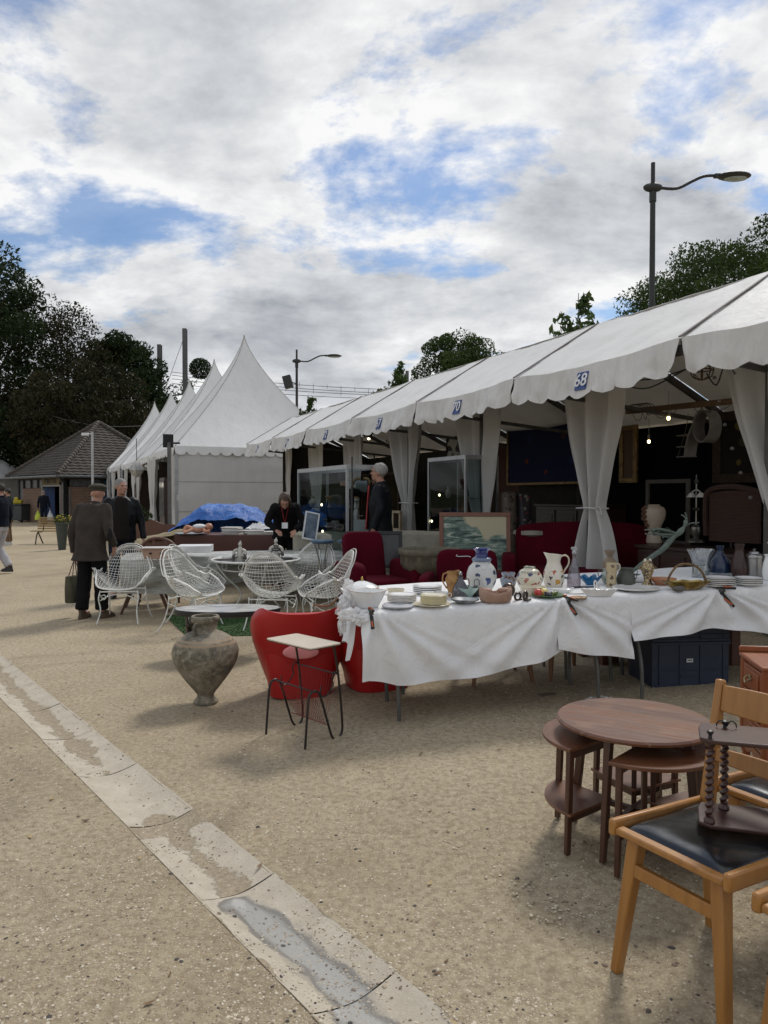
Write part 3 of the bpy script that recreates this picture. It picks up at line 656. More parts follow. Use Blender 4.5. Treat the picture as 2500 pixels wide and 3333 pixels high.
def tree(name, label, loc, height, crown_r, trunk_h, kind, nclump, nleaf, size, seed, group=None, flat=.9, sparse=1.0, shape=None, trunk_r=None, clr=.24):
    r_ = random.Random(seed); root = thing(name, label, 'tree', loc, 0, group)
    tr = MB(); th = trunk_h; tr_r = trunk_r or height * .018
    pts = [Vector((0, 0, -.3))]; x = y = 0
    for i in range(1, 7):
        x += r_.uniform(-.02, .02) * height; y += r_.uniform(-.02, .02) * height; pts.append(Vector((x, y, height * .78 * i / 6)))
    tr.tube(smoothpts(pts, 3), [lerp(tr_r, tr_r * .18, i / 18) for i in range(19)], 8)
    cl = MB(); tones = []
    cz0 = th; cz1 = height
    for k in range(nclump):
        for _ in range(40):
            u = r_.uniform(-1, 1); v_ = r_.uniform(-1, 1); w_ = r_.uniform(-1, 1)
            L = math.sqrt(u * u + v_ * v_ + w_ * w_)
            if .35 < L < 1: break
        zc = lerp(cz0, cz1, (w_ + 1) / 2); rr = crown_r * (shape((w_ + 1) / 2) if shape else 1)
        c = Vector((u * rr, v_ * rr, zc)); base = pts[min(6, max(1, int(6 * zc / height * .8)))]
        if k % 2 == 0:
            mid = base.lerp(c, .55) + Vector((0, 0, -.05 * height * r_.random()))
            tr.tube(smoothpts([base, mid, c], 3), [tr_r * .35, tr_r * .3, tr_r * .25, tr_r * .2, tr_r * .16, tr_r * .1, tr_r * .05], 5)
        leaves(cl, tones, c, crown_r * clr * r_.uniform(.7, 1.3), int(nleaf * r_.uniform(.7, 1.3) * sparse), size, r_, .75)
    tr.build('trunk', M_BARK, root)
    o = cl.build('crown', LEAF[kind], root, smooth=0)
    a = o.data.attributes.new('tone', 'FLOAT', 'POINT'); a.data.foreach_set('value', tones); return root
def tpos(px, Y): p = at(px, 1612, Y); return (p.x, p.y, 0)
GT = 'dark trees behind the toilet block'
tree('tall_tree', 'tallest dark tree filling the left edge, with sky gaps in its crown', tpos(-60, 56), 21.5, 6.6, 3, 'dark', 100, 250, .36, 1, GT, shape=lambda t: 1.15 - .62 * t, clr=.21)
tree('tall_tree', 'tree with rusty brown leaves and many bare stems, second from the left', tpos(205, 58), 17.4, 5.6, 2, 'rust', 95, 200, .28, 2, GT, shape=lambda t: 1.2 - .75 * t, sparse=.8)
tree('broadleaf_tree', 'dense dark green rounded tree directly behind the roof peak', tpos(405, 60), 15.2, 4.3, 1, 'dark', 130, 260, .36, 3, GT, shape=lambda t: 1.15 - .55 * t)
tree('broadleaf_tree', 'lower green tree between the roof and the tent tops', tpos(590, 66), 9.6, 3.6, 1, 'green', 60, 170, .36, 4, GT)
tree('broadleaf_tree', 'shrubby dark tree behind the left end of the tiled roof', tpos(60, 60), 10.5, 4.6, .6, 'dark', 110, 240, .36, 5, GT)
tree('broadleaf_tree', 'olive brown tree behind the middle of the tiled roof', tpos(290, 52), 10.5, 4.8, .8, 'rust', 90, 220, .34, 15, GT)
tree('slender_tree', 'thin tree carrying a dark mistletoe ball beside the rail mast', tpos(640, 72), 13.2, 3.2, 5, 'green', 26, 90, .3, 6, sparse=.6)
mt = MB(); tn = []; leaves(mt, tn, (0, 0, 0), 1.05, 1800, .24, random.Random(9), .95)
o = mt.build('mistletoe_ball', LEAF['dark'], smooth=0); a = o.data.attributes.new('tone', 'FLOAT', 'POINT'); a.data.foreach_set('value', tn)
o.location = at(652, 1200, 70); tag(o, 'dark round mistletoe clump in the sky between the mast and the tent peak', 'mistletoe')
tree('spreading_tree', 'large spreading tree with open branches behind the right street lamp', tpos(2375, 36), 13.4, 4.8, 8.4, 'green', 120, 280, .19, 7, flat=.6, trunk_r=.24, clr=.2)
tree('spreading_tree', 'tree at the right edge with its crown cut by the picture side', tpos(2640, 30), 13.2, 4.0, 7, 'green', 60, 280, .19, 17, trunk_r=.2, clr=.2)
tree('spreading_tree', 'small rounded bush-like tree at the foot of the right street lamp', tpos(2125, 40), 11.6, 2.6, 8.2, 'green', 36, 280, .18, 8, trunk_r=.14)
tree('round_tree', 'round green tree rising over the middle of the stall roofs', tpos(1490, 48), 11.7, 2.9, 7.6, 'green', 70, 320, .2, 10, trunk_r=.2)
def sapling(label, px, Y, top_py, w_, n_, seed, dens=1):
    p = tpos(px, Y); top = at(px, top_py, Y).z; root = thing('sapling', label, 'young tree', (p[0], p[1], .3), 0, 'young trees behind the stall roofs')
    r_ = random.Random(seed); tr = MB(); h = top - .3; tr.tube([(0, 0, -.2), (.03, 0, h * .5), (0, .02, h * .97)], [.035, .022, .006], 6)
    cl = MB(); tn = []
    for i in range(n_):
        t_ = r_.random() ** .8; z0 = h * lerp(.5, .93, t_); a = r_.uniform(0, 6.3); L = w_ * (1.25 - .8 * t_) * r_.uniform(.5, 1.1)
        e = Vector((cos(a) * L, sin(a) * L, z0 + L * .9)); b = Vector((0, 0, z0)); tr.tube([b, b.lerp(e, .5) + Vector((0, 0, -.04)), e], [.008, .006, .003], 4)
        for q in range(6): leaves(cl, tn, b.lerp(e, .25 + .14 * q), .07, int(3 * dens), .17, r_)
    tr.build('trunk', M_BARK, root); o = cl.build('crown', LEAF['green'], root, smooth=0); a = o.data.attributes.new('tone', 'FLOAT', 'POINT'); a.data.foreach_set('value', tn)
sapling('leafy sapling rising above the roof left of the right street lamp', 1880, 13, 925, .66, 38, 1)
sapling('sapling with upright leafy shoots beside the short post over the roofs', 1298, 19, 1165, .45, 40, 2)
sapling('thin sapling above the far stall roofs near the second street lamp', 1005, 24, 1272, .45, 30, 3)
sapling('low sapling tips just over the roof left of the short post', 1215, 21, 1255, .7, 16, 4)
# ------------------------------------------------------------------ lamps, masts, wires
M_POLE = mat('pole_paint', (.018, .02, .018), rough=.5); M_STEEL = mat('dull_steel', (.13, .13, .13))
M_BLACK = mat('black_plastic', (.012, .012, .013), rough=.45)
def lamp(label, px, Y, top_py, flood=False):
    p = tpos(px, Y); r = thing('street_lamp', label, 'street lamp', (p[0], p[1], .3), 0, 'street lamps over the stalls'); h = at(px, top_py, Y).z - .3; ah = h - 1.25 * (1 if True else 1)
    ah = h - .52; m = MB(); m.tube([(0, 0, 0), (0, 0, h * .5), (0, 0, ah)], [.085, .065, .055], 12); m.tube([(0, 0, ah), (0, 0, h)], .045, 10); m.build('pole', M_POLE, r)
    m = MB(); m.ell((0, 0, ah), (.21, .09, .1), 14); m.tube([(0, 0, ah - .1), (0, 0, ah - .3)], .075, 10); m.build('collar', M_POLE, r)
    m = MB(); m.tube(smoothpts([(.1, 0, ah), (.5, 0, ah - .02), (.85, 0, ah + .14), (1.1, 0, ah + .24), (1.45, 0, ah + .25)], 5), .032, 8); m.build('arm', M_POLE, r)
    m = MB(); m.ell((1.72, 0, ah + .24), (.36, .2, .075), 18); m.box(1.3, 1.5, -.05, .05, ah + .21, ah + .28)
    hd = m.build('lamp_head', M_POLE, r); m = MB(); m.ell((1.75, 0, ah + .185), (.25, .14, .035), 16); m.build('lens', mat('lamp_lens', (.33, .38, .36), rough=.2), hd)
    if flood:
        f = MB(); f.M = Matrix.Translation((-.38, 0, ah - .95)) @ Matrix.Rotation(R(-15), 4, 'Y'); f.box(-.22, .16, -.2, .2, -.28, .28); f.M = None; f.tube([(0, 0, ah - 1.05), (-.3, 0, ah - .95)], .03, 6); f.build('floodlight', M_POLE, r, bevel=.02)
lamp('tall dark street lamp with curved arm rising behind the right stall roof', 2117, 15.8, 530)
lamp('street lamp with a box floodlight, standing behind the far end of the stalls', 967, 34, 1138, True)
def mast(label, px, Y, top_py, wd):
    wd *= .6
    p = tpos(px, Y); h = at(px, top_py, Y).z; r = thing('rail_mast', label, 'rail mast', p, 0, 'overhead line masts'); m = MB(); m.box(-wd, wd, -.2, -.15, 0, h); m.box(-wd, wd, .15, .2, 0, h); m.box(-.05, .05, -.149, .149, 0, h); m.build('column', M_STEEL, r); return r, h
r1, h1 = mast('taller steel rail mast with two cross arms left of the tent peaks', 605, 62, 1070, .28)
m = MB()
for zz_ in (h1 - 5.4, h1 - 7.5): m.tube([(0, 0, zz_), (-2.0, 0, zz_ - .35)], .07, 6)
for k in range(5): m.tube([(-1.8 + k * .4, 0, h1 - 7.9), (-1.75 + k * .4, 0, h1 - 7.4)], .03, 5)
m.tube([(0, 0, h1 - .5), (-1.9, 0, h1 - 5.7)], .02, 4); m.build('cross_arm', M_STEEL, r1)
mast('shorter steel rail mast standing left of the taller one', 523, 64, 1122, .28)
mast('short grey rail mast end showing above the roofs beside a sapling', 1325, 60, 1208, .22)
wr = MB()
for i, (ya, yb) in enumerate(((1233, 1264), (1243, 1277), (1255, 1283), (1270, 1295))):
    a = at(560, ya - 22, 64); b = at(1320, yb + 6, 60); wr.tube([a.lerp(b, k / 10) + Vector((0, 0, -.25 * sin(PI * k / 10))) for k in range(11)], .022, 4)
for k in range(9): a = at(885 + k * 45, 1236 + k * 4, 62); wr.tube([a, a + Vector((0, 0, -.35 - .5 * (k % 2)))], .016, 4)
tag(wr.build('overhead_wires', M_STEEL), 'thin overhead rail wires crossing the sky behind the second street lamp', 'wires')
wr = MB(); a = at(140, 1345, 50); b = at(480, 1385, 48); wr.tube([a.lerp(b, k / 10) + Vector((0, 0, -.4 * sin(PI * k / 10))) for k in range(11)], .025, 4)
tag(wr.build('cable', mat('pale_cable', (.16, .16, .15), rough=.6)), 'single thin cable slung in front of the dark trees above the tiled roof', 'cable')
# ------------------------------------------------------------------ toilet block
def brickmat():
    k = NT('brick'); v = k.coord((1, 1, 1), 'UV')
    b = k.n.new('ShaderNodeTexBrick'); k.l.new(v, b.inputs['Vector']); b.inputs['Scale'].default_value = 1
    b.inputs['Brick Width'].default_value = .24; b.inputs['Row Height'].default_value = .085; b.inputs['Mortar Size'].default_value = .011
    b.inputs['Color1'].default_value = (.22, .10, .06, 1); b.inputs['Color2'].default_value = (.12, .065, .045, 1); b.inputs['Mortar'].default_value = (.26, .22, .17, 1)
    k.set('Base Color', k.mix(k.math('MULTIPLY', k.noise(v, 4, 4), .5), b.outputs[0], (.10, .07, .05))).set('Roughness', .9); k.bump(b.outputs['Fac'], -.4, .01); return k.m
M_BRICK = brickmat()
M_TILE = mat('roof_tile', (.030, .024, .020), (.055, .045, .036), rough=.8, scale=3, bump=.3, bscale=20)
M_RIDGE = mat('ridge_tile', (.085, .07, .055), (.05, .042, .035), rough=.85, scale=5)
M_DKWOOD = mat('dark_painted_wood', (.035, .035, .036), (.022, .022, .022), rough=.7)
M_ZINC = mat('zinc', (.16, .16, .16), (.10, .10, .10), rough=.5, metal=.3)
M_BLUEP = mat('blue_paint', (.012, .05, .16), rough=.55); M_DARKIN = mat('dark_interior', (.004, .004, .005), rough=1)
TC = Vector((-17.0, 44.0, 0)); tb = thing('toilet_block', 'brick public toilet block with a brown tiled pyramid roof and open door', 'building', TC, R(-135))
# local axes rotated so that local +x and +y edges are the two faces seen; near corner at local (hs, hs)... 
HS = 3.9; HW = 3.35
def wallface(mb, a, b, z0, z1, th=.18):
    a = Vector(a); b = Vector(b); mb.bar((a.x, a.y, (z0 + z1) / 2), (b.x, b.y, (z0 + z1) / 2), th, z1 - z0)
# near corner of local square must face -Y world: local dir (1,1)/sqrt2 rotated -135deg -> world (0,-1)
def uvbox(o):
    me = o.data; uv = me.uv_layers.new(name='UVMap')
    for p in me.polygons:
        nx, ny = abs(p.normal.x), abs(p.normal.y)
        for li in p.loop_indices:
            c = me.vertices[me.loops[li].vertex_index].co; uv.data[li].uv = (c.y if nx > ny else c.x, c.z)
# left visible face: from near corner N=(HW,HW) to left corner: world left = ? computed: local (HW,-HW)->?
def wl(v): return (Matrix.Rotation(R(-135), 3, 'Z') @ Vector(v))
LX = wl((HW, -HW, 0)).x
if LX < 0: L_, RR_ = (lambda t: Vector((HW, lerp(HW, -HW, t), 0))), (lambda t: Vector((lerp(HW, -HW, t), HW, 0)))
else: L_, RR_ = (lambda t: Vector((lerp(HW, -HW, t), HW, 0))), (lambda t: Vector((HW, lerp(HW, -HW, t), 0)))
b = MB()
for f, t0, t1, z0, z1 in ((L_, 0, .06, 0, 2.05), (L_, .43, .88, 0, 1.95), (RR_, .03, .30, 0, 2.0), (RR_, .52, .9, 0, 2.0)):
    A = f(t0); B = f(t1); wallface(b, A, B, z0, z1)
for A, B in ((L_(1), Vector((-HW, -HW, 0))), (RR_(1), Vector((-HW, -HW, 0)))): wallface(b, A, B, 0, 2.5)
for o in b.build_each('wall', M_BRICK, tb, smooth=0): uvbox(o)
b = MB()
for f, ts in ((L_, (0, .06, .43, .55, .7, .88, 1)), (RR_, (.0, .3, .52, .9, 1))):
    for t in ts: p = f(t); b.bar((p.x, p.y, 0 if t in (0, 1) else 1.95), (p.x, p.y, 2.55), .16, .16)
    for z in (2.5,): A = f(0); B = f(1); b.bar((A.x, A.y, z), (B.x, B.y, z), .14, .14)
b.build('timber_frame', M_DKWOOD, tb)
b = MB()
for f, t0, t1, z0, z1 in ((L_, .45, .86, 1.97, 2.42), (RR_, .04, .29, 2.02, 2.42), (RR_, .54, .89, 2.02, 2.42), (L_, .89, .99, .9, 2.42)):
    wallface(b, f(t0), f(t1), z0, z1, .03)
b.build_each('window_band', mat('grey_window', (.06, .065, .07), (.11, .11, .115), rough=.25), tb)
b = MB(); wallface(b, RR_(.3), RR_(.52), 0, 2.0, .05); wallface(b, RR_(.3), RR_(.52), 2.02, 2.42, .06); b.build_each('blue_shutter', mat('blue_panel', (.02, .09, .15), (.015, .05, .09), rough=.5), tb)
b = MB(); inn = lambda f, t, k_: f(t) * k_
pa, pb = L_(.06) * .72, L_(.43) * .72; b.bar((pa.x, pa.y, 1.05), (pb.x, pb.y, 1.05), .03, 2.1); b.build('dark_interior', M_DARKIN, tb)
b = MB(); p0 = L_(.425); p1 = L_(.36) * .86; b.bar((p0.x, p0.y, 1.02), (p1.x, p1.y, 1.02), .05, 2.0); dr = b.build('door', M_BLUEP, tb)
b = MB(); A = L_(.06); B = L_(.43)
for P_ in (A, B): b.bar((P_.x * 1.02, P_.y * 1.02, 0), (P_.x * 1.02, P_.y * 1.02, 2.1), .1, .1)
b.bar((A.x * 1.02, A.y * 1.02, 2.08), (B.x * 1.02, B.y * 1.02, 2.08), .1, .09); b.build('door_frame', mat('frame_grey', (.30, .30, .28), rough=.6), tb)
sb = MB(); mid = (A + B) / 2 * 1.04; along = (B - A).normalized(); sb.bar(mid - along * 1.25 + Vector((0, 0, 2.32)), mid + along * 1.2 + Vector((0, 0, 2.32)), .04, .36)
sg = sb.build('sign', mat('yellowed_board', (.17, .12, .045), rough=.7), tb)
tx = text_mesh('TOILETTES', .36, mat('sign_black', (.008, .008, .008), rough=.6), sg, 'lettering', .006, .006)
outn = Vector((along.y, -along.x, 0)); outn = outn if outn.dot(mid) > 0 else -outn
xdir = Vector((0, 0, 1)).cross(outn)   # right when looking at the face from outside: outn x up reversed
Mx = Matrix((( xdir.x, 0, outn.x, 0), (xdir.y, 0, outn.y, 0), (0, 1, 0, 0), (0, 0, 0, 1)))
tx.matrix_local = Matrix.Translation(mid + outn * .03 + Vector((0, 0, 2.32))) @ Mx
b = MB(); c0 = L_(0) * 1.05; b.tube([(c0.x, c0.y, 0), (c0.x, c0.y, 2.2), (HS, HS, 2.5)], .055, 8); c1 = RR_(.05) * 1.04; b.tube([(c1.x, c1.y, 0), (c1.x, c1.y, 1.9)], .045, 8); b.build('downpipe', M_ZINC, tb)
# roof : tiled pyramid with real courses
ZE, ZA = 2.62, 5.85; rf = MB(); NC = 20
for face in range(4):
    Mf = Matrix.Rotation(face * PI / 2, 4, 'Z'); nc = 38
    vs = []; W = nc + 1
    for j in range(NC):
        for e in (0, 1):
            t_ = (j + e) / NC; hs = HS * (1 - t_); z = lerp(ZE, ZA, t_) + (.055 if e == 0 else 0.0)
            for i in range(W):
                x = -HS + 2 * HS * i / nc; xc = max(-hs, min(hs, x)); wv = .035 * abs(sin(i * PI / 2)) ; vs.append(Mf @ Vector((xc, hs, z + (wv if abs(x) < hs else 0))))
    fs = [(k * W + i, k * W + i + 1, (k + 1) * W + i + 1, (k + 1) * W + i)[::-1] for k in range(2 * NC - 1) for i in range(nc)]
    rf.add(vs, fs)
rf.box(-HS + .02, HS - .02, -HS + .02, HS - .02, ZE - .08, ZE - .01)
ro = rf.build('roof', M_TILE, tb, 0)
b = MB()
for sx_, sy_ in ((1, 1), (1, -1), (-1, 1), (-1, -1)):
    for j in range(24):
        a0 = Vector((sx_ * HS, sy_ * HS, ZE)).lerp(Vector((0, 0, ZA)), j / 24); a1 = Vector((sx_ * HS, sy_ * HS, ZE)).lerp(Vector((0, 0, ZA)), (j + 1.12) / 24)
        b.tube([a0 + Vector((0, 0, .05)), a1 + Vector((0, 0, .05))], [.15, .11], 8)
b.build('ridge_tiles', M_RIDGE, ro)
b = MB()
for a0, a1 in (((HS, -HS), (HS, HS)), ((HS, HS), (-HS, HS)), ((-HS, HS), (-HS, -HS)), ((-HS, -HS), (HS, -HS))): b.tube([(a0[0] * 1.02, a0[1] * 1.02, ZE - .06), (a1[0] * 1.02, a1[1] * 1.02, ZE - .06)], .075, 8)
b.build('gutter', M_ZINC, tb)
# ------------------------------------------------------------------ tents : materials
def pvc(name, c, dirt=.12, bump_=.25, trl=.07, wr=0):
    k = NT(name); v = k.coord()
    n1 = k.noise(v, 1.3, 5, .6); n2 = k.noise(k.coord((1, 1, .25)), 4, 5, .6)
    cc = k.mix(k.math('MULTIPLY', k.ramp(n2, [(.45, 0), (.75, 1)]), dirt * 3), c, tuple(x * .72 for x in (c[0], c[1] * .98, c[2] * .93)))
    k.set('Base Color', cc).set('Roughness', .5).set('Specular IOR Level', .4)
    k.bump(k.math('ADD', n1, k.math('MULTIPLY', k.noise(v, 7, 4, .55, 1.2), .35)), bump_, .06)
    if wr: k.bump(k.math('ADD', k.noise(k.coord((5, 5, 1)), 2.6, 5, .6, .8), k.math('MULTIPLY', n1, .4)), wr, .05)
    tr = k.n.new('ShaderNodeBsdfTranslucent'); tr.inputs[0].default_value = (c[0], c[1] * .97, c[2] * .9, 1)
    mx = k.n.new('ShaderNodeMixShader'); mx.inputs[0].default_value = trl
    k.l.new(k.b.outputs[0], mx.inputs[1]); k.l.new(tr.outputs[0], mx.inputs[2]); k.l.new(mx.outputs[0], k.out.inputs[0]); return k.m
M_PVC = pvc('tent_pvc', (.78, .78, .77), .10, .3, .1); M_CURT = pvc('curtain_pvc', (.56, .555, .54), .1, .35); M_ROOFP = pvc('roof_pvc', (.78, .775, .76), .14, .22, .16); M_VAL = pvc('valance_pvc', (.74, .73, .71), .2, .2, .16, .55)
M_ALU = mat('aluminium', (.42, .43, .44), (.33, .34, .35), rough=.4, metal=.6); M_SEAM = mat('dark_seam', (.16, .14, .135), rough=.7)
def curtain(mb, x0, x1, zt, zb, tiez, xt, wt, wb, amp=.07, nf=5, y=0, seed=0, mi=None):
    """gathered curtain: spans x0..x1 at the top, wt wide around xt at the tie, wb wide at the bottom"""
    def fn(u, v):
        z = lerp(zt, zb, v); tt = (zt - tiez) / (zt - zb)
        if v < tt:
            s = v / tt; e = s ** 1.7; a = lerp(x0, xt - wt, e); b_ = lerp(x1, xt + wt, e); am = amp * (1 - .45 * e)
        else:
            s = (v - tt) / (1 - tt); e = 1 - (1 - s) ** 2; a = lerp(xt - wt, xt - wb, e); b_ = lerp(xt + wt, xt + wb, e); am = amp * (.55 + .5 * e)
        ph = nz(u * 3, v * 1.1, seed) * 1.6; yy = y + am * sin(u * nf * 2 * PI + ph + seed) + .03 * nz(u * 7, v * 5, seed + 4)
        return (lerp(a, b_, u) + .03 * nz(v * 3, seed, u * 2), yy, z)
    mb.sheet(fn, 44, 30, .006, mi)
# ------------------------------------------------------------------ pagoda tents
US = Vector((-.4226, .9063, 0)); NS = Vector((.9063, .4226, 0)); RZ = math.atan2(-.9063, .4226)
PH = 5.5
def pag_prof(q): return q ** 1.4     # half-width factor by fraction of drop
def pagoda(label, c, first=False, zb=0, hx=2.42, hy=2.7, seed=0):
    """local x = towards the camera side along the row, local y = away from the aisle"""
    r = thing('pagoda_tent', label, 'tent', (c[0], c[1], zb), RZ, 'pointed white pagoda tents in a row'); ez = 3.02 - zb; az = EYE + PH - zb
    m = MB(); NU = 48
    def fn(u, v):
        q = v; s = u * 4; k = int(s) % 4; f = s - int(s); a = [(-1, -1), (1, -1), (1, 1), (-1, 1), (-1, -1)]
        X = lerp(a[k][0], a[k + 1][0], f); Y = lerp(a[k][1], a[k + 1][1], f); h = pag_prof(q); sag = 1 - .07 * sin(PI * f) * sin(PI * min(1, q)) 
        return (X * hx * h * sag, Y * hy * h * sag, lerp(az, ez, q))
    m.grid(fn, NU, 26, cu=True, flip=True)
    m.build('roof', M_PVC, r, 50)
    q_ = MB()
    for sx_, sy_ in ((-1, -1), (1, -1), (1, 1), (-1, 1)): q_.tube([(sx_ * hx * pag_prof(k / 24), sy_ * hy * pag_prof(k / 24), lerp(az, ez, k / 24) + .006) for k in range(25)], .012, 5)
    q_.build_each('roof_seam', mat('tent_seam', (.42, .42, .41), rough=.6), r)
    # valance with round lobes
    v_ = MB()
    for k, (A, B, n_) in enumerate((((-hx, -hy), (hx, -hy), 16), ((hx, -hy), (hx, hy), 16), ((hx, hy), (-hx, hy), 14), ((-hx, hy), (-hx, -hy), 14))):
        A = Vector(A); B = Vector(B); nn = n_ * 6
        out = Vector(((B - A).y, -(B - A).x)).normalized()
        def vf(u, v, A=A, B=B, n_=n_, nn=nn, out=out, k=k):
            P_ = A.lerp(B, u); ph = (u * n_) % 1.0; lobe = .10 * math.sqrt(max(0, 1 - (2 * ph - 1) ** 2)); d = .17 + lobe
            fl = .02 + .015 * sin(u * 40 + k) + .03 * nz(u * 9, k, seed); return (P_.x + out.x * fl * v, P_.y + out.y * fl * v, ez + .01 - d * v)
        v_.sheet(vf, nn, 3, .005)
    v_.build('valance', M_PVC, r, 60)
    f_ = MB()
    for sx_, sy_ in ((-1, -1), (1, -1), (1, 1), (-1, 1)): f_.box(sx_ * (hx - .05) - .045, sx_ * (hx - .05) + .045, sy_ * (hy - .05) - .045, sy_ * (hy - .05) + .045, 0, ez - .02)
    for sy_ in (-1, 1): f_.box(-hx + .1, hx - .1, sy_ * (hy - .07) - .03, sy_ * (hy - .07) + .03, ez - .14, ez - .02)
    for sx_ in (-1, 1): f_.box(sx_ * (hx - .07) - .03, sx_ * (hx - .07) + .03, -hy + .1, hy - .1, ez - .14, ez - .02)
    f_.build('frame', M_ALU, r)
    w_ = MB()
    def wall(A, B, zb_=.02, amp=.03):
        A = Vector(A); B = Vector(B); o_ = Vector(((B - A).y, -(B - A).x)).normalized()
        def wf(u, v):
            P_ = A.lerp(B, u); d = amp * (nz(u * 4, v * 3, seed) + .6 * sin(v * 3 * PI) ** 8 * .5 + .4 * nz(u * 16, v * 9, 2 + seed)); return (P_.x + o_.x * d, P_.y + o_.y * d, lerp(ez - .05, zb_, v))
        w_.sheet(wf, 40, 36, .005)
    wall((hx - .03, -hy + .05), (hx - .03, hy - .05)) if first else None
    wall((hx - .1, hy - .02), (-hx + .1, hy - .02)); 
    w_.build('wall_sheet', M_CURT, r, 60)
    if not first:
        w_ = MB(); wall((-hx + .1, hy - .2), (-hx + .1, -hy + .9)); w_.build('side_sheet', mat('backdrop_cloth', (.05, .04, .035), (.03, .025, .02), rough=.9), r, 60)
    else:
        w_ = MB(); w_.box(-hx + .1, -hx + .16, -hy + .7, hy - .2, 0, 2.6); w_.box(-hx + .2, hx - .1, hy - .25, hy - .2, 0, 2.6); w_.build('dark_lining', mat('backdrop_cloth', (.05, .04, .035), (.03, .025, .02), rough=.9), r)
        l_ = MB()
        def so(u, z):
            v = (ez - .05 - z) / (ez - .05 - .02); return .03 * (nz(u * 4, v * 3, seed) + .6 * sin(v * 3 * PI) ** 8 * .5 + .4 * nz(u * 16, v * 9, 2 + seed))
        for zz_ in (1.05, 1.95): l_.sheet(lambda u, v, zz_=zz_: (hx - .03 + so(u, zz_ + .02 * v) + .007, lerp(-hy + .05, hy - .05, u), zz_ + .018 * v), 60, 1, .004)
        l_.sheet(lambda u, v: (hx - .03 + so(.62, lerp(.05, ez - .2, v)) + .009, lerp(.60, .625, u), lerp(.05, ez - .2, v)), 1, 50, .004); l_.build('seam_strip', mat('seam_grey', (.30, .30, .29), rough=.6), r)
    for xs in (-1, 1):
        cm = MB(); x = xs * (hx - .1); inn_ = -xs
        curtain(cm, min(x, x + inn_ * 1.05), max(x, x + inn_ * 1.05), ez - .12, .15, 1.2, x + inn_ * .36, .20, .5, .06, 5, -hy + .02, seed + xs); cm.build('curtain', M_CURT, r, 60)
    return r
PC = [(795, 1093), (697, 1170), (616, 1236), (556, 1267), (503, 1303)]; PN = ['nearest pointed pagoda tent with a closed side wall and the tallest peak', 'second pointed pagoda tent from the front of its row', 'middle pointed pagoda tent in the row of five peaks', 'fourth pagoda tent from the front, its peak between two others', 'farthest pagoda tent at the left end of the row, nearest the toilet block']
p0 = at(795, 1093, 25.4); p4 = at(503, 1303, 43.2)
for i in range(5):
    Y = [25.4, 29.9, 35.1, 38.8, 43.2][i]; p = at(*PC[i], Y); pagoda(PN[i], (p.x, p.y), i == 0, 0, 2.45 if i else 2.5, 2.75, i)
# far left white tent
lt = thing('white_marquee', 'white tent at the far left edge beside the toilet block', 'tent', (-31.5, 52, 0), 0); m = MB()
m.grid(lambda u, v: (lambda h, k, f: ((lerp([-1, 1, 1, -1, -1][k], [-1, 1, 1, -1, -1][k + 1], f)) * 5.2 * h, lerp([-1, -1, 1, 1, -1][k], [-1, -1, 1, 1, -1][k + 1], f) * 4 * h, lerp(8, 2.7, v)))(pag_prof(v), int(u * 4) % 4, u * 4 - int(u * 4)), 32, 16, cu=True, flip=True); m.build('roof', M_PVC, lt)
m = MB(); m.box(-5.1, 5.1, -3.9, 3.9, 0, 2.68); m.build('wall_sheet', M_CURT, lt)
# ------------------------------------------------------------------ stall row
ES = Vector((2.61, 6.5, 0)); EZ = 2.93; RW = 1.25; RZT = 3.70; BD = 3.7
def sp(s, t, z=0): p = ES + US * s + NS * t; return Vector((p.x, p.y, z))
def sloc(p):  # world -> (X towards camera, Y inward) relative to ES
    d = Vector(p) - ES; return -d.dot(US), d.dot(NS)
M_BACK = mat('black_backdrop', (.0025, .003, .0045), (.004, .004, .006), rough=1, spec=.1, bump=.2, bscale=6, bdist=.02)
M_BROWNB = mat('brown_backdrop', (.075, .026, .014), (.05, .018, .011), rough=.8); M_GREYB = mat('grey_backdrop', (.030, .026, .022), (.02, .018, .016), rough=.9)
M_BADGE = mat('badge_blue', (.012, .055, .25), rough=.4); M_WHITE = mat('white_paint', (.75, .76, .77), rough=.45)
M_BEAM = mat('beam_grey', (.10, .095, .09), (.07, .065, .06), rough=.5, metal=.3)
